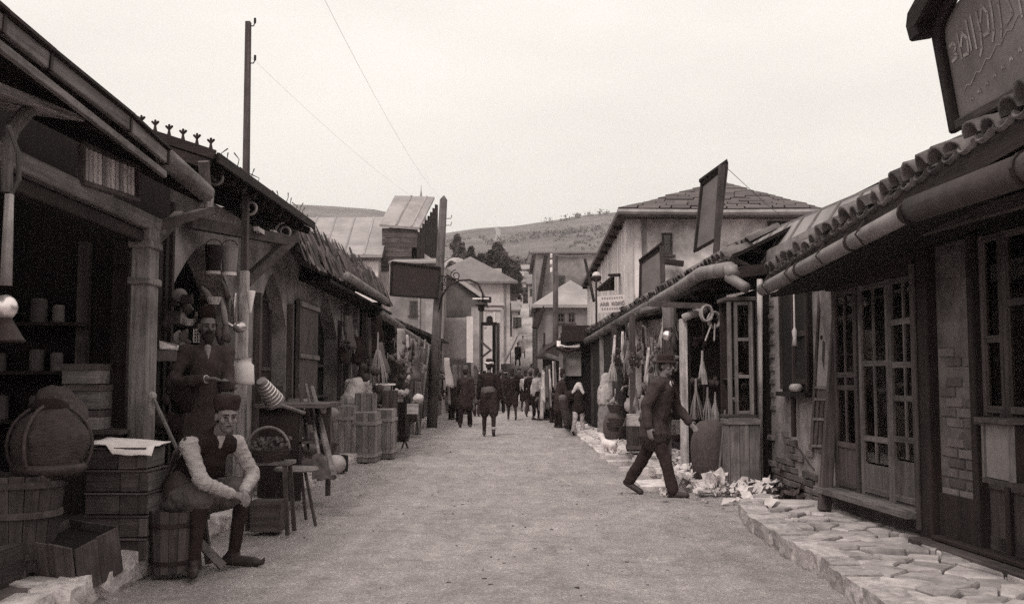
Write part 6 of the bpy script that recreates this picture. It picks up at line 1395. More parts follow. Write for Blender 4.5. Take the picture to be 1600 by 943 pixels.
# grey house right behind the dark board
t = house('grey_house', 'grey plastered house wall with faint window behind the big dark board', x(606, 40), x(690, 40), 40.2, 42.9, 0, zz(412, 40), 'plaster_grey')
winpx(t, 40.2, ((640, 470, 653, 492),)); MB().bx((x(652, 40), 40.12, .1), (x(655, 40), 40.199, zz(420, 40))).build('downpipe', 'zinc', t)
MB().bx((x(664, 40), 40.14, zz(535, 40)), (x(678, 40), 40.199, zz(470, 40))).build('blind_panel', 'plaster', t)
MB().hexa([V((x(606, 40), 39.9, zz(412, 40))), V((x(692, 40), 39.9, zz(412, 40))), V((x(692, 40), 43, zz(412, 40) + .5)), V((x(606, 40), 43, zz(412, 40) + .5))] + [V((x(606, 40), 39.9, zz(409, 40))), V((x(692, 40), 39.9, zz(409, 40))), V((x(692, 40), 43, zz(409, 40) + .5)), V((x(606, 40), 43, zz(409, 40) + .5))]).build('roof', 'roof_far', t)
# tall boarded dormer
Yd = 42.0
t = thing('boarded_dormer', 'tall boarded roof hoist with shed roof standing over the big dark board', 'dormer', (x(640, Yd), Yd, 3))
T0, T1, T2, T3 = at(593, 354, Yd), at(655, 359, Yd), at(679, 311, Yd + 2.2), at(617, 309, Yd + 2.2)
hexr(T0, T1, T2, T3, V((0, -.02, .1))).build('roof', 'roof_sheet', t)
for f_ in (.42, .8): MB().beam(T0.lerp(T1, f_) + V((0, 0, .12)), T3.lerp(T2, f_) + V((0, 0, .12)), .08, .05).build('seam', 'roof_sheet', t)
fx0, fx1 = at(596, 400, Yd).x, at(652, 400, Yd).x
for i in range(9):
    z1_ = T0.z - .05 - .2 * i; MB(.01).bx((fx0, Yd + .12, z1_ - .19), (fx1 - (.25 if i > 3 else 0), Yd + .16, z1_)).build('plank', 'wood_mid_x', t)
sb0 = V((fx1, Yd + .1, 0))
for i in range(8):
    f_ = i / 8; p = V((fx1 + .02 + .9 * f_ * .75, Yd + .1 + 2.1 * f_, 0)); q = V((fx1 + .02 + .9 * (f_ + .11) * .75, Yd + .1 + 2.1 * (f_ + .11), 0)); zt_ = T1.z + (T2.z - T1.z) * f_ - .06
    zb_ = at(660, 410, Yd).z - .1
    MB().hexa([p + V((0, 0, zb_)), q + V((0, 0, zb_)), q + V((-.05, .02, zb_)), p + V((-.05, .02, zb_)), p + V((0, 0, zt_)), q + V((0, 0, zt_)), q + V((-.05, .02, zt_)), p + V((-.05, .02, zt_))]).build('plank', 'wood_dark_z', t)
MB().bx((fx0 + .1, Yd + .3, 2.0), (fx1 - .1, Yd + 2.4, T0.z - .1)).build('core', 'wood_black_z', t)
MB().bx((fx0 - .3, Yd + .2, 0), (fx0 + 1.1, Yd + 2.2, at(600, 398, Yd).z)).build('chimney_base', 'plaster_house', t)
# large sheet roof behind the shingles
t = thing('sheet_roofed_house', 'long house with broad pale sheet roof behind the shaggy shingles', 'house', (-8, 44, 0))
E0, E1 = at(430, 402, 41), at(597, 402, 41); Rg0, Rg1 = at(430, 345, 46), at(612, 343, 46)
hexr(E0 + V((-8, 0, 0)), E1, Rg1, Rg0 + V((-8, 0, 0)), V((0, 0, .12))).build('roof', 'roof_sheet', t)
for i in range(9): f_ = .42 + .065 * i; MB().beam((E0 + V((-8, 0, 0))).lerp(E1, f_) + V((0, 0, .13)), (Rg0 + V((-8, 0, 0))).lerp(Rg1, f_) + V((0, 0, .13)), .06, .05).build('seam', 'roof_sheet', t)
MB().bx((E0.x - 8, 41.4, 0), (E1.x - .2, 46, E1.z - .1)).build('wall', 'plaster_house', t)
hexr(Rg0 + V((-8, 0, 0)), Rg1, Rg1 + V((0, 5, -2)), Rg0 + V((-8, 5, -2)), V((0, 0, .1))).build('back_slope', 'roof_sheet', t)
# minaret far behind: needle tip shows above the dormer
tip = at(658, 289, 130); gzb = gz(tip.x, 130)
t = thing('minaret', 'distant slender minaret whose pointed tip shows over the boarded hoist', 'minaret', (tip.x, 130, gzb))
MB().lathe([(.9, gzb - 1), (.8, tip.z - 9)], (tip.x, 130, 0), 14).build('shaft', 'plaster', t); MB().lathe([(1.2, tip.z - 9), (1.3, tip.z - 8.4), (1.3, tip.z - 7.6), (.7, tip.z - 7.59), (.6, tip.z - 4.4)], (tip.x, 130, 0), 14).build('balcony', 'plaster', t)
MB().lathe([(.75, 0), (.5, 1.2), (.16, 3.0), (.05, 3.6), (.02, 4.4)], (tip.x, 130, tip.z - 4.4), 12).build('spire', 'zinc', t)
# mosque dome
dc = at(712, 428, 95); t = thing('dome', 'small pale dome among trees above the gabled house verge', 'dome', (dc.x, 95, gz(dc.x, 95)))
MB().ell((dc.x, 95, dc.z), (1.45, 1.45, 1.55), None, 22, 12).build('shell', 'plaster', t, smooth=True); MB().lathe([(1.5, -9), (1.5, .1)], (dc.x, 95, dc.z), 16).build('drum', 'plaster', t)
# house with hipped tile roof
hx0, hx1 = x(716, 66), x(797, 66); gzh = gz(0, 66)
t = house('hipped_house', 'tall pale house with low hipped tile roof past the gabled house', hx0 - 2, hx1, 66, 80, gzh, zz(441, 66), 'plaster')
hiproof(t, hx0 - 2, hx1, 66, 80, zz(440, 66), zz(408, 71), .5, 'roof_far', .42); MB().bx((x(787, 66), 65.9, gzh), (x(790, 66), 65.998, zz(443, 66))).build('downpipe', 'zinc', t)
for (u, v) in ((752, 424), (778, 430)): p = at(u, v, 69); MB().box(p, (.5, .5, .9)).build('chimney', 'plaster', t)
winpx(t, 66, ((722, 462, 732, 484),))
MB().bx((hx1 + .002, 70, gzh), (hx1 + .05, 70.9, gzh + 2.2)).build('door', 'wood_dark_z', t)
for y_ in (68, 72, 76):
    f = MB().bx((hx1 - .02, y_, zz(462, 66) - 2), (hx1 + .06, y_ + 1.0, zz(462, 66) - .3)).build('window', 'wood_dark_z', t); MB().bx((hx1 + .061, y_ + .1, zz(462, 66) - 1.9), (hx1 + .07, y_ + .9, zz(462, 66) - .4)).build('pane', 'glass', f)
# little white kiosk with arched window
kx0, kx1 = x(749, 56), x(782, 56); gk = gz(-1, 56)
t = house('white_kiosk', 'small white kiosk with one dark arched window under the hipped house', kx0, kx1, 56, 59, gk, zz(477, 56), 'plaster')
MB().bx((kx0 - .12, 55.85, zz(477, 56)), (kx1 + .2, 59.2, zz(473, 56))).build('roof', 'sign_white', t); MB().bx((kx0 - .05, 55.9, zz(484, 56)), (kx1 + .1, 55.998, zz(481, 56))).build('cornice', 'plaster', t)
c_ = at(765, 507, 55.97); w_ = .17
MB().prism([c_ + V((-w_, 0, 0)), c_ + V((w_, 0, 0))] + [c_ + V((math.cos(R(a)) * w_, 0, .32 + math.sin(R(a)) * w_)) for a in range(0, 181, 20)], (0, .02, 0)).build('window', 'wood_black_z', t)
for s_ in (-1, 1): MB().bx((c_.x + s_ * .26 - .05, 55.93, c_.z - .15), (c_.x + s_ * .26 + .05, 55.998, c_.z + .7)).build('pilaster', 'sign_white', t)
# open timber frame in front of it
t = thing('timber_frame', 'dark open timber frame with struts in front of the white kiosk', 'frame', (x(765, 46), 46, 0))
for u in (750, 772, 778): MB().bx((x(u, 46) - .08, 46, 0), (x(u, 46) + .08, 46.16, zz(504, 46))).build('post', 'wood_black_z' if u < 775 else 'wood_mid_z', t)
MB().bx((x(748, 46), 45.95, zz(508, 46)), (x(776, 46), 46.2, zz(503, 46))).build('beam', 'wood_dark_x', t)
MB().beam(at(748, 530, 45.8), at(766, 546, 45.8), .12, .1).build('brace', 'wood_grey_x', t); MB().beam(at(750, 560, 45.8), at(768, 546, 45.7), .1, .08).build('brace', 'wood_grey_x', t)
o = MB().tube([at(789, 564, 50), at(808, 524, 50)], .07, 7).build('slanting_pole', 'wood_pale_z', None, at(789, 564, 50)); tag(o, 'pale slanting pole at the foot of the climbing street', 'pole')
o = MB(.03).bx((x(783, 52), 52, 0), (x(803, 52), 52.6, zz(568, 52))).build('stone_heap', 'rubble', None, (x(793, 52), 52, 0)); tag(o, 'dark low heap at the foot of the slanting pole', 'heap')
# houses up the climbing street
for i, (u0, u1, ve, vr, Y, m, lab) in enumerate(((776, 803, 478, 462, 92, 'plaster', 'pale house on the left of the climbing street'), (806, 822, 447, 437, 150, 'plaster', 'small white house high up the climbing street, left of two'), (823, 838, 452, 440, 142, 'plaster_grey', 'small grey house high up the climbing street, right of two'), (834, 850, 500, 482, 88, 'plaster_grey', 'low grey house on the right of the climbing street'), (812, 824, 470, 462, 128, 'plaster', 'tiny pale hut beside the top of the climbing street'), (838, 870, 462, 445, 118, 'plaster_grey', 'grey house half hidden behind the tall plain grey house'))):
    xa, xb = x(u0, Y), x(u1, Y); g_ = gz((xa + xb) / 2, Y); ze = zz(ve, Y); 
    if ze < g_ + 2: ze = g_ + 2.6
    t = house('hillside_house', lab, xa, xb, Y, Y + 6, g_, ze, m); gableroof(t, xa, xb, Y, Y + 6, ze, ze + (zz(vr, Y) - zz(ve, Y)) , .3, 'roof_far', 'x')
    for k in range(2):
        wx = xa + (xb - xa) * (.22 + .42 * k); window(t, wx, wx + .55, ze - 1.5, ze - .55, Y, 'wood_mid', 2, 1)
    MB().bx((xa + (xb - xa) * .45, Y - .04, g_), (xa + (xb - xa) * .45 + .7, Y - .002, g_ + 1.4)).build('door', 'wood_dark_z', t)
for u0, u1, ve, vr, Y, lab in ((800, 809, 486, 474, 84, 'narrow pale house wedged between hipped house and climbing street'), (826, 836, 470, 461, 122, 'small pale house front stacked right of the climbing street'), (816, 826, 428, 421, 185, 'highest tiny pale house above the climbing street')):
    xa, xb = x(u0, Y), x(u1, Y); g_ = gz((xa + xb) / 2, Y); ze = max(zz(ve, Y), g_ + 2.6); t = house('hillside_house', lab, xa, xb, Y, Y + 5, g_, ze, 'plaster'); gableroof(t, xa, xb, Y, Y + 5, ze, ze + 1.0, .25, 'roof_far', 'x')
    for k in range(2): wx = xa + (xb - xa) * (.2 + .4 * k); window(t, wx, wx + .5, ze - 1.3, ze - .5, Y, 'wood_mid', 2, 1)
o = MB().bx((x(824, 210), 210, gz(10, 210) - 1), (x(832, 210) , 213, gz(10, 210) + 1.6)).build('white_hut', 'sign_white', None, (x(828, 210), 210, gz(10, 210))); tag(o, 'tiny bright white hut alone on the far slope', 'hut')
# ================================================================ TREES AND HILL SCRUB
def leaves(mb_v, mb_f, c, r, n, size, rng):
    for i in range(n):
        d = V((rng.gauss(0, 1), rng.gauss(0, 1), rng.gauss(0, 1))).normalized() * (rng.random() ** .4)
        p = V((c[0] + d.x * r[0], c[1] + d.y * r[1], c[2] + d.z * r[2])); a = V((rng.uniform(-1, 1), rng.uniform(-1, 1), rng.uniform(-1, 1))).normalized() * size * rng.uniform(.6, 1.3); b = a.orthogonal().normalized() * size * .6
        k = len(mb_v); mb_v += [tuple(p - a), tuple(p + b), tuple(p + a), tuple(p - b)]; mb_f.append((k, k + 1, k + 2, k + 3))
def tree(lab, u, vb, vt, wpx, Y, shape, m, name='tree', group=None, n=1500):
    rg = random.Random(int(u * 7 + Y)); px_ = x(u, Y); g_ = gz(px_, Y); zt_ = zz(vt, Y); zb_ = max(zz(vb, Y), g_ + .5); w_ = wpx / FPX * Y / 2; h_ = zt_ - zb_
    t = thing(name, lab, 'tree', (px_, Y, g_), group)
    MB().tube([(px_, Y, g_ - .5), (px_ + .1, Y, zb_ + h_ * .3), (px_, Y, zt_ - h_ * .2)], [.32, .22, .05], 8).build('trunk', 'bark', t)
    for k in range(5):
        a = rg.uniform(0, 6.28); z_ = zb_ + h_ * rg.uniform(.1, .5); MB().tube([(px_, Y, z_), (px_ + math.cos(a) * w_ * .6, Y + math.sin(a) * w_ * .6, z_ + h_ * .2)], [.1, .03], 6).build('limb', 'bark', t)
    vv, ff = [], []
    for k in range(46):
        f_ = rg.random(); 
        wr = {'spindle': math.sin(math.pi * min(1, .12 + f_ * .9)) ** .8, 'cone': (1 - f_) ** .75 * 1.05 + .06, 'round': math.sqrt(max(.05, 1 - (2 * f_ - 1) ** 2)) * .9}[shape]
        a = rg.uniform(0, 6.28); rr = rg.random() ** .5 * w_ * wr; c_ = (px_ + math.cos(a) * rr, Y + math.sin(a) * rr, zb_ + h_ * f_); s_ = w_ * rg.uniform(.16, .34)
        leaves(vv, ff, c_, (s_, s_, s_ * 1.2), n // 46, .0028 * Y, rg)
    me = bpy.data.meshes.new('crown'); o_ = V((px_, Y, g_)); me.from_pydata([tuple(V(q) - o_) for q in vv], [], ff); me.materials.append(MATS[m]); ob = bpy.data.objects.new('crown', me); col.objects.link(ob); ob.parent = t
tree('slim poplar standing left of the dome', 714, 412, 370, 22, 120, 'spindle', 'leaf_mid')
tree('shorter poplar between the dome and the dark tree mass', 735, 425, 388, 17, 112, 'spindle', 'leaf_dark')
tree('big dark conical tree behind the hipped roof, tallest of the clump', 776, 448, 384, 56, 108, 'cone', 'leaf_dark', 'conifer', None, 6000)
tree('dark rounded tree at the right end of the clump behind the hipped roof', 795, 470, 402, 44, 104, 'round', 'leaf_dark', 'tree', None, 6000)
tree('dark tree dropping towards the climbing street beside the hipped house', 804, 486, 430, 22, 98, 'round', 'leaf_dark', 'tree', None, 3000)
tree('dark low tree filling the gap left of the conical tree', 754, 446, 402, 36, 112, 'round', 'leaf_dark', 'tree', None, 3600)
tree('small dark shrub growing against the pale dome', 706, 430, 412, 20, 90, 'round', 'leaf_mid')
tree('small tree over the tiny houses of the climbing street', 826, 440, 424, 16, 165, 'round', 'leaf_mid')
rg = random.Random(3); vv, ff = [], []
for i in range(1500):
    y = rg.uniform(190, 520); u = rg.uniform(640, 1000) if rg.random() < .8 else rg.uniform(430, 640); px_ = x(u, y)
    dn = _vn(np.array([px_ / 40 + 3]), np.array([y / 60]), 8)[0]
    if rg.random() > (dn - .3) * 2.6: continue
    g_ = gz(px_, y); s_ = rg.uniform(.5, 1.9) * (1.5 if rg.random() < .12 else 1); leaves(vv, ff, (px_, y, g_ + s_ * .6), (s_ * 1.1, s_ * 1.1, s_ * .8), 12, .55, rg)
for y, u0, u1, n in ((470, 760, 965, 60), (330, 700, 840, 50), (560, 850, 965, 30), (250, 760, 900, 40)):     # hedge rows between the fields
    for i in range(n):
        u = rg.uniform(u0, u1); yy = y + (u - 800) * .25 + rg.gauss(0, 4); px_ = x(u, yy); s_ = rg.uniform(.8, 2.4); leaves(vv, ff, (px_, yy, gz(px_, yy) + s_ * .7), (s_, s_, s_ * 1.1), 14, .6, rg)
me = bpy.data.meshes.new('hill_scrub'); me.from_pydata(vv, [], ff); me.materials.append(MATS['leaf_mid']); ob = bpy.data.objects.new('hill_scrub', me); col.objects.link(ob); struct(ob, 'stuff')
# wires
def wire(lab, pts_, sag, r_=.006):
    a, b = pts_; o = MB().tube([a.lerp(b, i / 14) - V((0, 0, sag * 4 * (i / 14) * (1 - i / 14))) for i in range(15)], r_, 4).build('wire', 'zinc', None, a); tag(o, lab, 'wire')
ptop = at(693, 314, 29.5)
wire('thin wire coming down from the top of the picture to the thick leaning pole', (at(492, -30, 9), ptop), .25, .0016)
wire('thin wire from the tall mast towards the thick leaning pole', (at(393, 90, 11.05), ptop - V((0, 0, .4))), .2, .0013)
wire('thin wire from the thin straight pole to the corner house eave', (at(868, 398, 38), at(925, 398, 27)), .05, .012)
# ---------------------------------------------------------------- air
hz = bpy.data.materials.new('haze'); hz.use_nodes = True; hn = hz.node_tree; hn.nodes.clear(); ho = hn.nodes.new('ShaderNodeOutputMaterial'); hp_ = hn.nodes.new('ShaderNodeVolumePrincipled')
hp_.inputs['Color'].default_value = (.96, .93, .92, 1); hp_.inputs['Density'].default_value = .00042; hp_.inputs['Anisotropy'].default_value = .2; hn.links.new(hp_.outputs[0], ho.inputs['Volume'])
MATS['haze'] = hz; ho_ = MB().bx((-960, -70, -4), (960, 1260, 190)).build('haze', 'haze'); struct(ho_, 'stuff')
o = MB().sheet([at(729, 566, 41.4), at(739, 566, 41.4), at(739, 494, 41.4), at(729, 494, 41.4)], 3, 6, lambda u, v: .03 * noise.noise((u, v * 3, 9)), .01).build('white_sheet', 'cloth_white', None, at(729, 566, 41.4)); tag(o, 'white strip of cloth along the right edge of the canvas sheet', 'cloth')
# ================================================================ PEOPLE
def rmesh(mb, name, m, parent, loc, vox, sm=5, disp=0.0, dsize=.12):
    o = mb.build(name, m, parent, loc, smooth=True)
    r = o.modifiers.new('remesh', 'REMESH'); r.mode = 'VOXEL'; r.voxel_size = vox; r.use_smooth_shade = True
    s = o.modifiers.new('smooth', 'SMOOTH'); s.factor = .5; s.iterations = sm
    if disp:
        tx = bpy.data.textures.new('folds', 'CLOUDS'); tx.noise_scale = dsize; tx.noise_depth = 2
        d = o.modifiers.new('folds', 'DISPLACE'); d.texture = tx; d.strength = disp; d.mid_level = .5; d.texture_coords = 'LOCAL'
    return o
def basis(f):   # columns: right, forward, up
    f = V(f).normalized(); r = f.cross(V((0, 0, 1))).normalized(); u = r.cross(f).normalized()
    return Matrix((r, f, u)).transposed()
def fk(loc, head, h=1.7, lean=3, legs=((18, 5, 3), (-16, 12, 3)), arms=((-18, 8, 20, 0), (18, 8, 20, 0)), hp=0, hy=0, drop=None):
    k = h / 1.75; a = R(head); fw = V((math.sin(a), math.cos(a), 0)); rt = V((math.cos(a), -math.sin(a), 0)); up = V((0, 0, 1))
    def L(x_, y_, z_): return rt * x_ + fw * y_ + up * z_
    J = {'k': k, 'fw': fw, 'rt': rt}; low = 0; tmp = {}
    for s, (hip, kn, ab), n_ in ((1, legs[0], 'R'), (-1, legs[1], 'L')):
        hj = L(s * .09 * k, 0, 0); b = R(ab)
        kj = hj + L(s * math.sin(b), math.sin(R(hip)) * math.cos(b), -math.cos(R(hip)) * math.cos(b)) * .44 * k
        q = R(hip - kn); aj = kj + L(s * math.sin(b) * .4, math.sin(q), -math.cos(q)) * .41 * k
        tmp[n_] = (hj, kj, aj, R(min(0, (hip - kn) * .8)) if hip < 0 else 0); low = min(low, aj.z)
    pel = V(loc) + up * (-low + .085 * k if drop is None else drop)
    for n_ in 'RL':
        hj, kj, aj, fp = tmp[n_]; J['hip' + n_], J['kn' + n_], J['an' + n_] = pel + hj, pel + kj, pel + aj
        fd = fw * math.cos(fp) + up * math.sin(fp); J['toe' + n_] = J['an' + n_] + fd * .17 * k - up * .055 * k; J['heel' + n_] = J['an' + n_] - fd * .055 * k - up * .05 * k
    ln = R(lean); sd = fw * math.sin(ln) + up * math.cos(ln)
    J['pel'] = pel; J['waist'] = pel + sd * .18 * k; J['chest'] = pel + sd * .38 * k; J['neck'] = pel + sd * .545 * k; J['sd'] = sd
    hd = R(lean * .4 + hp); J['head'] = J['neck'] + (fw * math.sin(hd) + up * math.cos(hd)) * .165 * k
    ya = a + R(hy); J['hf'] = (V((math.sin(ya), math.cos(ya), 0)) * math.cos(R(hp)) - up * math.sin(R(hp))).normalized()
    for s, (p, ab, el, inn), n_ in ((1, arms[0], 'R'), (-1, arms[1], 'L')):
        sj = J['neck'] - sd * .075 * k + rt * s * .185 * k; b = R(ab)
        ej = sj + L(s * math.sin(b), math.sin(R(p)) * math.cos(b), -math.cos(R(p)) * math.cos(b)) * .29 * k
        q = R(p + el); wj = ej + L(s * (math.sin(b) * .4 - inn), math.sin(q), -math.cos(q)).normalized() * .25 * k
        J['sh' + n_], J['el' + n_], J['wr' + n_] = sj, ej, wj
    return J
def hand(mb, J, s, curl=25, k=1.0, palm=None):
    w_, e_ = J['wr' + s], J['el' + s]; d = (w_ - e_).normalized(); sd = 1 if s == 'R' else -1
    d = J.get('hd' + s, d)
    pn = V(palm) if palm is not None else J['rt'] * -sd      # palm faces the body
    pn = (pn - d * pn.dot(d)).normalized(); ac = d.cross(pn).normalized()
    if ac.dot(J['fw']) < 0 and palm is None: ac = -ac
    M = Matrix((ac, pn, d)).transposed(); c_ = w_ + d * .055 * k
    mb.ell(c_, (.042 * k, .017 * k, .055 * k), M); mb.cap(w_ - d * .03, w_ + d * .02, .027 * k, .027 * k)
    for i, (off, ln) in enumerate(((.031, .072), (.011, .08), (-.010, .075), (-.029, .058))):
        b = c_ + ac * off * k + d * .042 * k; a1_, a2_ = R(curl * .7 + i * 3), R(curl * 1.7 + i * 4)
        m_ = b + (d * math.cos(a1_) + pn * math.sin(a1_)) * ln * .55 * k; t_ = m_ + (d * math.cos(a2_) + pn * math.sin(a2_)) * ln * .5 * k
        mb.cap(b, m_, .0088 * k, .008 * k, 7); mb.cap(m_, t_, .008 * k, .0066 * k, 7)
    b = c_ + ac * .03 * k - d * .025 * k; m_ = b + (ac * .75 + d * .6 + pn * .35).normalized() * .036 * k; t_ = m_ + (d * .9 + pn * .5 + ac * .15).normalized() * .03 * k
    mb.cap(b, m_, .012 * k, .0095 * k, 7); mb.cap(m_, t_, .0095 * k, .008 * k, 7)
def body(J, vox, loc, label, cat, curl=(25, 25), palms=(None, None), group=None):
    k = J['k']; mb = MB(); H = J['head']; M = basis(J['hf']); r, f, u = M.col[0], M.col[1], M.col[2]; r, f, u = V(r), V(f), V(u)
    mb.ell(H + u * .03 * k - f * .008 * k, (.074 * k, .092 * k, .098 * k), M, 16, 12); mb.ell(H + f * .022 * k - u * .055 * k, (.055 * k, .062 * k, .062 * k), M, 14, 10)
    mb.cap(H + f * .082 * k + u * .012 * k, H + f * .103 * k - u * .022 * k, .010 * k, .015 * k, 8)       # nose
    for s in (-1, 1):
        mb.ell(H + r * s * .076 * k - u * .008 * k - f * .008 * k, (.011 * k, .02 * k, .032 * k), M, 8, 6)      # ears
        mb.cap(H + f * .083 * k + r * s * .012 * k + u * .028 * k, H + f * .068 * k + r * s * .05 * k + u * .026 * k, .010 * k, .009 * k, 7)     # brow
        mb.ell(H + f * .058 * k + r * s * .042 * k - u * .022 * k, (.022 * k, .022 * k, .02 * k), M, 8, 6)     # cheek
    mb.cap(H + f * .083 * k - u * .052 * k - r * .016 * k, H + f * .083 * k - u * .052 * k + r * .016 * k, .009 * k, .009 * k, 7); mb.ell(H + f * .07 * k - u * .092 * k, (.022 * k, .018 * k, .018 * k), M, 8, 6)
    mb.cap(J['neck'] - J['sd'] * .03 * k, H - u * .06 * k - f * .012 * k, .056 * k, .05 * k)
    mb.cap(J['pel'], J['waist'], .12 * k, .115 * k, 14); mb.cap(J['waist'], J['chest'], .115 * k, .13 * k, 14); mb.cap(J['chest'], J['neck'] - J['sd'] * .06 * k, .125 * k, .07 * k, 14)
    mb.cap(J['shL'].lerp(J['shR'], .08), J['shL'].lerp(J['shR'], .92), .055 * k)
    for i, s in enumerate('RL'):
        mb.cap(J['sh' + s], J['el' + s], .047 * k, .036 * k); mb.cap(J['el' + s], J['wr' + s], .036 * k, .026 * k); hand(mb, J, s, curl[i], k, palms[i])
        mb.cap(J['hip' + s], J['kn' + s], .078 * k, .05 * k); mb.cap(J['kn' + s], J['an' + s], .048 * k, .034 * k); mb.cap(J['heel' + s], J['toe' + s], .032 * k, .026 * k)
    o = rmesh(mb, 'person', 'skin', None, loc, vox, 3); tag(o, label, cat, group); o['J'] = 0
    if vox < .012:
        MB().cap(H + f * .094 * k - u * .052 * k - r * .018 * k, H + f * .094 * k - u * .052 * k + r * .018 * k, .0035 * k, .0035 * k, 6).build('mouth', 'hair', o)
        for s in (-1, 1): MB().cap(H + f * .094 * k + r * s * .015 * k + u * .030 * k, H + f * .079 * k + r * s * .048 * k + u * .029 * k, .0055 * k, .004 * k, 6).build('eyebrow', 'hair', o)
    for i_, s in enumerate((-1, 1)): MB().ell(H + f * .0825 * k + r * s * .031 * k + u * .007 * k, (.0115 * k, .007 * k, .0062 * k), M, 8, 6).build('eye', 'hair', o, smooth=True)
    return o
def coat(J, o, m, vox, ln=.16, inf=.024, sleeve=1.0, disp=.02, name='jacket', flare=.0, arms=True, shoulders=True):
    k = J['k']; mb = MB(); g_ = inf
    mb.cap(J['pel'], J['waist'], .128 * k + g_, .122 * k + g_, 16); mb.cap(J['waist'], J['chest'], .122 * k + g_, .135 * k + g_, 16); mb.cap(J['chest'], J['neck'] - J['sd'] * .07 * k, .132 * k + g_, .075 * k + g_, 16)
    mb.cap(J['shL'].lerp(J['shR'], 0 if shoulders else .2), J['shL'].lerp(J['shR'], 1 if shoulders else .8), .058 * k + g_ * .8); mb.cap(J['neck'] - J['sd'] * .05, J['neck'] - J['sd'] * .0, .07 * k, .066 * k)
    dn = (V((0, 0, -1)) * .8 - J['sd'] * .2).normalized()
    if ln > 0:
        for s in 'RL': hd = (J['kn' + s] - J['hip' + s]).normalized(); mb.cap(J['hip' + s], J['hip' + s] + (dn * .55 + hd * .45) * ln, .095 * k + g_, .1 * k + g_ + flare)
        mb.cap(J['pel'], J['pel'] + dn * ln, .122 * k + g_, .118 * k + g_ + flare, 16)
    if arms:
        for s in 'RL':
            e = J['el' + s].lerp(J['wr' + s], sleeve); mb.cap(J['sh' + s], J['el' + s], .05 * k + g_ * .9, .042 * k + g_ * .85); mb.cap(J['el' + s], e, .042 * k + g_ * .85, .032 * k + g_ * .7)
    return rmesh(mb, name, m, o, None, vox, 4, disp, .1)
def trousers(J, o, m, vox, style='straight', disp=.02, to=1.0):
    k = J['k']; mb = MB(); mb.cap(J['pel'] + J['sd'] * .06, J['pel'] - V((0, 0, .04)), .135 * k, .14 * k, 14)
    for s in 'RL':
        if style == 'baggy':
            mb.cap(J['hip' + s], J['kn' + s].lerp(J['hip' + s], .1), .135 * k, .115 * k, 14); mb.cap(J['kn' + s].lerp(J['hip' + s], .1), J['kn' + s].lerp(J['an' + s], .12), .115 * k, .065 * k); mb.cap(J['pel'] - V((0, 0, .08)), J['knL'].lerp(J['knR'], .5).lerp(J['pel'], .35), .14 * k, .11 * k)
        else:
            mb.cap(J['hip' + s], J['kn' + s], .105 * k, .08 * k, 12); mb.cap(J['kn' + s], J['kn' + s].lerp(J['an' + s], to), .078 * k, .072 * k, 12)
    return rmesh(mb, 'trousers', m, o, None, vox, 4, disp, .1)
def leggings(J, o, m, vox):
    k = J['k']
    for s in 'RL': rmesh(MB().cap(J['kn' + s].lerp(J['an' + s], .05), J['an' + s], .062 * k, .045 * k), 'legging', m, o, None, vox, 2, .01, .05)
def shoes(J, o, m, vox, curl=False):
    k = J['k']
    for s in 'RL':
        mb = MB().cap(J['heel' + s], J['toe' + s], .043 * k, .04 * k).cap(J['an' + s], J['heel' + s], .05 * k, .04 * k)
        if curl:
            d = (J['toe' + s] - J['heel' + s]).normalized(); t_ = J['toe' + s] + d * .03; mb.cap(J['toe' + s], t_ + d * .03, .034, .02).cap(t_ + d * .03, t_ + d * .05 + V((0, 0, .035)), .018, .009)
        rmesh(mb, 'shoe', m, o, None, vox, 2)
def fez(J, o, m='cloth_black', hgt=.12, dz=.075):
    k = J['k']; M = basis(J['hf']); u = V(M.col[2]); f = V(M.col[1]); MB().lathe([(.082 * k, 0), (.084 * k, .01), (.07 * k, hgt), (.06 * k, hgt + .006), (.01, hgt + .008)], J['head'] + u * dz * k - f * .012 * k, 16, u - f * .12).build('hat', m, o, smooth=True)
def cap_hat(J, o, m='cloth_dark', vox=.012, brim=0.0, dz=.085):
    k = J['k']; M = basis(J['hf']); u = V(M.col[2]); f = V(M.col[1]); c_ = J['head'] + u * dz * k - f * .012 * k
    mb = MB().lathe([(.09 * k, -.025), (.096 * k, .01), (.1 * k, .055), (.085 * k, .085), (.03, .078)], c_, 16, u - f * .1)
    if brim: mb.lathe([(.1 * k, -.02), (brim, -.026), (brim, -.012), (.09 * k, .0)], c_, 18, u - f * .05)
    return rmesh(mb, 'hat', m, o, None, vox, 2, .012, .06)
def hair_(J, o, beard=False, vox=.012):
    k = J['k']; M = basis(J['hf']); r, f, u = [V(M.col[i]) for i in range(3)]; H = J['head']
    rmesh(MB().ell(H + u * .042 * k - f * .022 * k, (.081 * k, .09 * k, .097 * k), M, 14, 10).ell(H - f * .05 * k - u * .01 * k, (.07 * k, .055 * k, .07 * k), M), 'hair', 'hair', o, None, vox, 2)
    if beard: rmesh(MB().ell(H + f * .048 * k - u * .088 * k, (.06 * k, .052 * k, .052 * k), M).ell(H + f * .07 * k - u * .12 * k, (.04 * k, .035 * k, .05 * k), M).cap(H + f * .09 * k - u * .036 * k - r * .025 * k, H + f * .09 * k - u * .036 * k + r * .025 * k, .012 * k), 'beard', 'hair', o, None, vox, 2, .012, .03)
def sash(J, o, m, vox=.02):
    k = J['k']; rmesh(MB().cap(J['waist'] - J['sd'] * .07, J['waist'] + J['sd'] * .03, .158 * k, .152 * k, 16), 'sash', m, o, None, vox, 2, .01, .05)
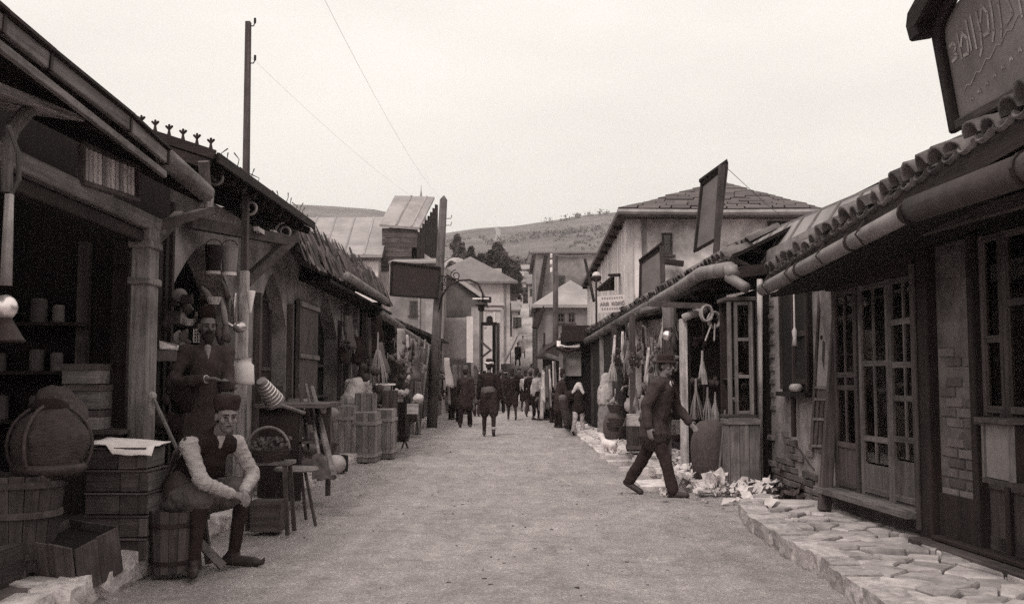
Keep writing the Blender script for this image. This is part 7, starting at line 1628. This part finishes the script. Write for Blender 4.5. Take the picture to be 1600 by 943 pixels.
def turban(J, o, m, vox=.015):
    k = J['k']; M = basis(J['hf']); u = V(M.col[2]); f = V(M.col[1]); c_ = J['head'] + u * .075 * k - f * .012 * k; mb = MB(); n = 14
    mb.tube([c_ + M @ V((math.cos(2 * math.pi * i / n) * .088 * k, math.sin(2 * math.pi * i / n) * .1 * k, .01 * math.sin(i * 1.7))) for i in range(n + 1)], .03 * k, 8)
    rmesh(mb, 'turban', m, o, None, vox, 2, .012, .04); fez(J, o, 'cloth_dark', .09, .09)

# ---- the seated man
J = fk((-2.2, 7.5, 0), 130, 1.72)
J.update(pel=V((-2.45, 7.70, .49)), waist=V((-2.38, 7.65, .63)), chest=V((-2.25, 7.55, .80)), neck=V((-2.13, 7.46, .99)), head=V((-2.045, 7.38, 1.115)))
J['fw'] = V((.75, -.66, 0)); J['rt'] = V((-.66, -.75, 0)); J['sd'] = (J['neck'] - J['pel']).normalized(); J['hf'] = V((.50, -.84, -.16))
for n_, pts_ in (('R', ((-2.30, 7.34, .905), (-2.165, 7.22, .665), (-1.985, 7.36, .565))), ('L', ((-2.04, 7.64, .905), (-1.925, 7.70, .67), (-1.935, 7.47, .575)))): J['sh' + n_], J['el' + n_], J['wr' + n_] = [V(p) for p in pts_]
J['hdR'] = V((.75, .35, -.25)).normalized(); J['hdL'] = V((.45, -.75, -.3)).normalized()
for n_, pts_ in (('R', ((-2.515, 7.63, .48), (-2.20, 7.33, .555), (-2.265, 7.40, .09), (-2.215, 7.23, .035), (-2.285, 7.46, .04))), ('L', ((-2.39, 7.78, .48), (-1.99, 7.66, .56), (-2.07, 7.74, .09), (-1.90, 7.69, .035), (-2.125, 7.76, .04)))): J['hip' + n_], J['kn' + n_], J['an' + n_], J['toe' + n_], J['heel' + n_] = [V(p) for p in pts_]
o = body(J, .0065, (-2.2, 7.5, 0), 'seated man in pale knitted sleeves, dark waistcoat and dark cap hands clasped on knees', 'person', (42, 48), ((.1, .5, -.8), (-.6, -.3, -.7)))
k = J['k']; mb = MB()
for s in 'RL':
    a_, b_, c_ = J['sh' + s], J['el' + s], J['wr' + s]; up_ = [a_.lerp(b_, t / 9) for t in range(10)]; lo_ = [b_.lerp(c_, t / 11) for t in range(12)]
    mb.cap(a_, b_, .056, .046); mb.cap(b_, c_, .044, .032)
    mb.tube(up_, [.066, .06, .063, .056, .061, .053, .059, .051, .06, .053], 12); mb.tube(lo_, [.056, .047, .055, .045, .052, .043, .05, .04, .046, .037, .043, .034], 12)     # rucked knitted sleeves
mb.cap(J['shL'], J['shR'], .07); mb.cap(J['chest'], J['neck'] - J['sd'] * .08, .13, .08, 14)
rmesh(mb, 'sweater', 'knit', o, None, .0075, 1, .012, .03)
coat(J, o, 'cloth_dark', .009, .06, .03, 1, .02, 'waistcoat', 0, False, False)
fv = J['fw'] + V((0, 0, .25)); fv.normalize(); mb = MB()
mb.cap(J['neck'] + J['fw'] * .06 - J['sd'] * .03, J['neck'] + J['fw'] * .115 - J['sd'] * .12, .036, .016); rmesh(mb, 'shirt_front', 'cloth_light', o, None, .009, 2)
trousers(J, o, 'cloth_mid', .01, 'baggy', .03); leggings(J, o, 'cloth_dark', .009); shoes(J, o, 'leather', .008, True)
hair_(J, o, False, .009); cap_hat(J, o, 'cloth_dark', .009, 0, .072)
MB().tube([J['shR'] + V((-.01, -.05, .06)), J['chest'] + V((-.16, -.12, .02)), J['waist'] + V((-.16, -.14, -.02)), J['pel'] + V((-.12, -.12, .05))], .011, 6).build('strap', 'leather', o, smooth=True)
mb = MB(.004); mb.prism([J['pel'] + V((-.14, -.14, -.16)), J['pel'] + V((.17, -.14, -.16)), J['pel'] + V((.17, .14, -.16)), J['pel'] + V((-.14, .14, -.16))], (0, 0, .045))
t = thing('low_stool', 'small low wooden seat under the seated man', 'stool', (-2.45, 7.7, 0)); mb.build('seat', 'wood_mid_x', t, bev=.005)
for a_ in (-.11, .13):
    for b_ in (-.1, .1): MB().beam(V((-2.45 + a_, 7.7 + b_, .33)), V((-2.45 + a_ * 1.3, 7.7 + b_ * 1.3, 0)), .045, .045).build('leg', 'wood_mid_z', t)
o_ = MB().beam((-2.35, 7.45, .32), (-2.12, 7.62, .02), .05, .06).build('short_plank', 'wood_grey_x', None, (-2.12, 7.62, 0)); tag(o_, 'short bit of plank slanting down between the seated man feet', 'plank')
# ---- the bearded man
L0 = at(318, 700, 9.1); J = fk((L0.x, 9.1, .25), 155, 1.70, 2, ((0, 0, 4), (0, 0, 4)), ((10, 12, 60, .3), (15, 10, 50, .3)), 6, -12)
J['elR'] = at(268, 600, 8.95); J['wrR'] = at(322, 592, 8.78); J['elL'] = J['shL'] + V((.05, -.12, -.27)); J['wrL'] = at(362, 604, 8.8)
J['hdR'] = V((.95, -.2, .05)).normalized(); J['hdL'] = V((-.75, -.5, .1)).normalized()
o = body(J, .009, (L0.x, 9.1, .25), 'bearded man in fez and dark coat standing in the shop holding a small pot', 'person', (35, 45), ((0, 0, -1), (0, 0, 1)))
coat(J, o, 'cloth_char', .012, .3, .022, .94, .025, 'coat', .02); trousers(J, o, 'cloth_black', .014); shoes(J, o, 'leather', .012); hair_(J, o, True, .009); fez(J, o, 'cloth_black', .10)
rmesh(MB().cap(J['neck'] + J['fw'] * .085 - J['sd'] * .03, J['neck'] + J['fw'] * .14 - J['sd'] * .13, .034, .014), 'shirt_front', 'cloth_grey', o, None, .01, 2)
for s in 'R': MB().tube([J['wr' + s].lerp(J['el' + s], .12), J['wr' + s].lerp(J['el' + s], -.02)], .036, 10).build('cuff', 'cloth_light', o, smooth=True)
p = at(350, 612, 8.72); t = thing('small_pot', 'small dark pot held in the hands of the bearded man', 'pot', p); MB().lathe([(.04, 0), (.062, .04), (.055, .085), (.06, .09)], p, 14).build('body', 'iron', t, smooth=True); MB().lathe([(.058, .088), (.02, .105), (.01, .115)], p, 12).build('lid', 'zinc', t, smooth=True)
# ---- the man striding across
J = fk((gnd(1014, 764).x, 12.4, .0), 122, 1.70, 14, ((21, 4, 2), (-24, 10, 2)), ((-24, 18, 36, 0), (14, 15, 30, .2)), 4, 8)
o = body(J, .009, (gnd(1014, 764).x, 12.4, 0), 'man in dark suit and brimmed hat striding across the street to the right', 'person', (22, 18))
coat(J, o, 'cloth_char', .011, .15, .036, .95, .03, 'jacket', .05); trousers(J, o, 'cloth_dark', .011, 'straight', .03); shoes(J, o, 'leather', .01); hair_(J, o, False, .01); cap_hat(J, o, 'cloth_dark', .009, .125, .066)
rmesh(MB().cap(J['neck'] + J['fw'] * .09 - J['sd'] * .05, J['neck'] + J['fw'] * .155 - J['sd'] * .24, .038, .012), 'shirt_front', 'cloth_white', o, None, .01, 2)
for s in 'RL':
    q = -1 if s == 'L' else 1; MB().prism([J['neck'] + J['fw'] * .1 + J['rt'] * q * .05, J['chest'] + J['fw'] * .192 + J['rt'] * q * .085, J['chest'] + J['fw'] * .2 - J['sd'] * .1 + J['rt'] * q * .01, J['chest'] + J['fw'] * .196 + J['rt'] * q * .05], J['fw'] * .012).build('lapel', 'cloth_black', o)
# ---- people further down the street
def walker(lab, u, vf, head, h, legs, arms, cm, tm, hat, style='straight', Y=None, lean=3, hm='cloth_dark', ln=.15, extra=None, z=0.0, vox=.018, group=None):
    g_ = gnd(u, vf, z); X_0, Y0 = (g_.x, g_.y) if Y is None else (at(u, vf, Y).x, Y); zz_ = max(z, gz(X_0, Y0) if Y0 > 48 else z)
    J = fk((X_0, Y0, zz_), head, h, lean, legs, arms); vx = max(vox, Y0 * .0007)
    o = body(J, vx, (X_0, Y0, zz_), lab, 'person', group=group); coat(J, o, cm, vx, ln, .026, .95, .03); trousers(J, o, tm, vx, style, .03)
    if style == 'baggy': leggings(J, o, tm, vx)
    shoes(J, o, 'leather', vx)
    if hat == 'fez': hair_(J, o, False, vx); fez(J, o, hm)
    elif hat == 'turban': hair_(J, o, False, vx); turban(J, o, hm)
    elif hat == 'cap': hair_(J, o, False, vx); cap_hat(J, o, hm, vx)
    elif hat == 'brim': hair_(J, o, False, vx); cap_hat(J, o, hm, vx, .15)
    else: hair_(J, o, False, vx)
    if extra: extra(J, o, vx)
    return o
W1, W2 = ((14, 4, 3), (-14, 16, 3)), ((-12, 14, 3), (12, 4, 3)); A1_, A2_ = ((-16, 9, 16, 0), (16, 9, 16, 0)), ((14, 9, 18, 0), (-14, 9, 14, 0)); ST = ((2, 2, 4), (-2, 2, 4))
def ex_sash(J, o, vx): sash(J, o, 'cloth_mid', vx); MB().lathe([(.058, 0), (.062, .05), (.055, .055)], J['anR'] + V((0, 0, .04)), 10).build('ankle_band', 'cloth_light', o)
walker('man seen from behind in white turban, dark jacket and sash walking up the middle', 764, 680, 2, 1.82, W2, ((-6, 12, 18, 0), (6, 12, 14, 0)), 'cloth_dark', 'cloth_dark', 'turban', 'baggy', None, 2, 'cloth_light', .05, ex_sash)
walker('man seen from behind in dark clothes and fez left of the turbaned man', 727, 667, 4, 1.70, W1, A1_, 'cloth_dark', 'cloth_black', 'fez', 'straight', None, 3, 'cloth_mid', .3)
walker('man seen from behind in short dark jacket just right of the turbaned man', 800, 655, -4, 1.66, W2, A2_, 'cloth_black', 'cloth_dark', 'fez', 'baggy', None, 3, 'cloth_dark', .05)
def ex_vest(J, o, vx): coat(J, o, 'cloth_grey', vx, .0, .04, 1, .02, 'waistcoat', 0, False)
walker('man in pale waistcoat standing at the awning stall corner', 838, 656, 60, 1.66, ST, A2_, 'cloth_light', 'cloth_black', 'fez', 'baggy', None, 4, 'cloth_dark', .0, ex_vest)
walker('man with white sleeves walking beyond the man in short dark jacket', 821, 642, 10, 1.68, W1, A1_, 'cloth_light', 'cloth_black', 'fez', 'baggy', None, 3, 'cloth_dark', .0)
walker('dark coated man facing the awning stall, nearest its post', 866, 660, 70, 1.66, ST, A1_, 'cloth_black', 'cloth_dark', 'cap', 'straight', None, 6, 'cloth_mid', .35)
walker('dark figure between the pale waistcoat man and the stall', 852, 655, 120, 1.68, ST, A2_, 'cloth_dark', 'cloth_black', 'fez', 'straight', None, 3, 'cloth_mid', .4)
walker('dark figure with white headcloth half hidden left of the turbaned man', 745, 650, 10, 1.64, W2, A1_, 'cloth_mid', 'cloth_dark', 'turban', 'straight', None, 3, 'cloth_white', .3)
walker('dark clad man just behind the turbaned man on his right', 782, 645, 0, 1.70, W1, A2_, 'cloth_dark', 'cloth_black', 'fez', 'straight', None, 3, 'cloth_mid', .3)
walker('far dark walker between the short jacket man and the white sleeves', 811, 634, 175, 1.70, W1, A1_, 'cloth_dark', 'cloth_dark', 'cap', 'straight', None, 3, 'cloth_dark', .3)
walker('far stooping figure before the awning stall roof edge', 829, 630, 40, 1.62, W2, A2_, 'cloth_mid', 'cloth_black', 'cap', 'straight', None, 10, 'cloth_dark', .3)
walker('small figure on the lower part of the climbing street', 809, 585, 10, 1.7, W1, A1_, 'cloth_dark', 'cloth_dark', 'cap', 'straight', 74, 3, 'cloth_dark', .3)
walker('small pale figure on the climbing street near its foot', 817, 582, 170, 1.7, W2, A2_, 'cloth_light', 'cloth_mid', 'cap', 'straight', 80, 3, 'cloth_dark', .4)
walker('dim man standing among hung goods right of the utility pole', 706, 655, 120, 1.62, ST, A1_, 'cloth_dark', 'cloth_black', 'fez', 'straight', None, 4, 'cloth_dark', .3)
walker('dark back in the thick of the crowd, left of the pale waistcoat man', 829, 650, 8, 1.70, W1, A1_, 'cloth_black', 'cloth_dark', 'fez', 'straight', None, 3, 'cloth_mid', .35)
walker('dark figure leaning to the goods of the awning stall', 873, 668, 80, 1.60, ST, A2_, 'cloth_dark', 'cloth_black', 'fez', 'straight', None, 14, 'cloth_dark', .35)
walker('man with white turban deep in the crowd behind the short jacket man', 790, 636, 2, 1.70, W2, A1_, 'cloth_dark', 'cloth_dark', 'turban', 'straight', None, 3, 'cloth_white', .3)
walker('dark pair member walking at the left edge of the crowd', 757, 640, 0, 1.68, W1, A2_, 'cloth_black', 'cloth_dark', 'fez', 'straight', None, 3, 'cloth_dark', .35)
walker('bareheaded dark figure between white sleeves and pale waistcoat', 844, 642, 20, 1.66, W2, A2_, 'cloth_dark', 'cloth_dark', 'bare', 'straight', None, 3, 'cloth_dark', .35)
walker('crouched dark man by the goods right of the utility pole', 716, 658, 110, 1.35, ST, A2_, 'cloth_dark', 'cloth_black', 'cap', 'straight', None, 20, 'cloth_mid', .3)
# bent man among the crates
def ex_bent(J, o, vx): pass
Jb = fk((at(547, 700, 18.2).x, 18.2, .13), 15, 1.62, 44, ((10, 14, 6), (4, 14, 6)), ((12, 8, 10, 0), (4, 8, 14, 0)), 40, 0)
o = body(Jb, .014, (at(547, 700, 18.2).x, 18.2, .13), 'man in loose white shirt bending down behind the tall plank crates', 'person'); coat(Jb, o, 'cloth_white', .016, .04, .045, .95, .04, 'shirt'); trousers(Jb, o, 'cloth_dark', .016, 'baggy'); shoes(Jb, o, 'leather', .016); hair_(Jb, o, False, .014); cap_hat(Jb, o, 'cloth_black', .014)
# veiled woman and the child
g_ = gnd(930, 668, .08); J = fk((g_.x, 24.3, .08), 150, 1.38, 2, ST, ((8, 6, 60, .5), (8, 6, 60, .5)))
o = body(J, .018, (g_.x, 24.3, .08), 'woman wrapped in long white veil and robe standing at the right kerb', 'person')
g0_ = V((g_.x, 24.3, .08)); prof = [(.22, .03), (.21, .3), (.19, .6), (.17, .9)]
rmesh(MB().lathe(prof, g0_, 20), 'robe', 'cloth_grey', o, None, .02, 3, .05, .12)
rmesh(MB().lathe([(.2, .7), (.22, .86), (.21, 1.02), (.17, 1.14), (.135, 1.25), (.12, 1.36), (.08, 1.43), (.03, 1.455)], g0_ + V((0, 0, 0)), 20), 'veil', 'cloth_veil', o, None, .02, 3, .04, .1); shoes(J, o, 'leather', .018)
g_ = gnd(904, 679, 0); J = fk((g_.x, g_.y, 0), 15, 1.28, 6, W1, ((40, 10, 70, .4), (40, 10, 70, .4)))
o = body(J, .016, (g_.x, g_.y, 0), 'child in white headscarf and striped pale trousers carrying a dark bundle', 'person'); coat(J, o, 'cloth_dark', .016, .05, .03); trousers(J, o, 'cloth_light', .016, 'straight', .04); coat(J, o, 'cloth_light', .02, .3, .0, 1, .02, 'skirt', .05, False, False) if False else None; shoes(J, o, 'leather', .016)
rmesh(MB().ell(J['head'] + V((0, 0, .02)), (.095, .1, .105)).cap(J['head'] - J['fw'] * .05 + J['rt'] * .05, J['neck'] - J['fw'] * .08 + J['rt'] * .13 - V((0, 0, .02)), .06, .04).cap(J['head'] - J['fw'] * .05 - J['rt'] * .05, J['neck'] - J['fw'] * .08 - J['rt'] * .13 - V((0, 0, .02)), .06, .04), 'headscarf', 'cloth_white', o, None, .016, 3, .02, .06)
p = J['chest'] + J['rt'] * -.22 + J['fw'] * .12; tag(rmesh(MB().ell(p, (.2, .15, .15)).ell(p + V((-.1, 0, -.12)), (.14, .12, .2)), 'dark_bundle', 'cloth_dark', None, p, .02, 3, .04, .08), 'big dark cloth bundle carried by the child in white headscarf', 'bundle')
a, b = gnd(889, 668, 0), at(879, 622, 24.5); t = MB(.01).cap(V((a.x, a.y, .12)), b, .16, .1, 10).build('leaning_roll', 'cloth_mid', None, a, smooth=True); tag(t, 'dull thick roll of cloth leaning beside the child at the right kerb', 'roll')
# small dog
g_ = gnd(953, 714, 0); d0 = V((g_.x, g_.y, 0)); f = V((-.55, .83, 0)); r = V((.83, .55, 0)); mb = MB()
def dp(a, b, c): return d0 + f * a + r * b + V((0, 0, c))
mb.cap(dp(.12, 0, .235), dp(-.1, 0, .22), .085, .07, 12); mb.cap(dp(.14, 0, .25), dp(.22, 0, .33), .055, .05); mb.ell(dp(.25, 0, .35), (.06, .06, .058)); mb.cap(dp(.28, 0, .34), dp(.34, 0, .325), .034, .024)
for s in (-1, 1):
    mb.cap(dp(.24, s * .045, .39), dp(.23, s * .06, .35), .018, .016, 7)
    mb.cap(dp(.13, s * .05, .22), dp(.12, s * .05, .11), .035, .022); mb.cap(dp(.12, s * .05, .11), dp(.13, s * .05, .015), .02, .017); mb.cap(dp(.13, s * .05, .015), dp(.155, s * .05, .014), .018, .014)
    mb.cap(dp(-.1, s * .05, .21), dp(-.07, s * .055, .13), .045, .028); mb.cap(dp(-.07, s * .055, .13), dp(-.135, s * .055, .085), .024, .017); mb.cap(dp(-.135, s * .055, .085), dp(-.125, s * .055, .015), .017, .016); mb.cap(dp(-.125, s * .055, .015), dp(-.1, s * .055, .014), .017, .014)
mb.cap(dp(-.17, 0, .26), dp(-.24, 0, .34), .02, .01, 7); mb.cap(dp(-.14, 0, .24), dp(-.17, 0, .26), .025, .02, 7)
tag(rmesh(mb, 'dog', 'cloth_white', None, d0, .01, 2), 'small white dog standing at the right kerb before the striding man', 'dog')
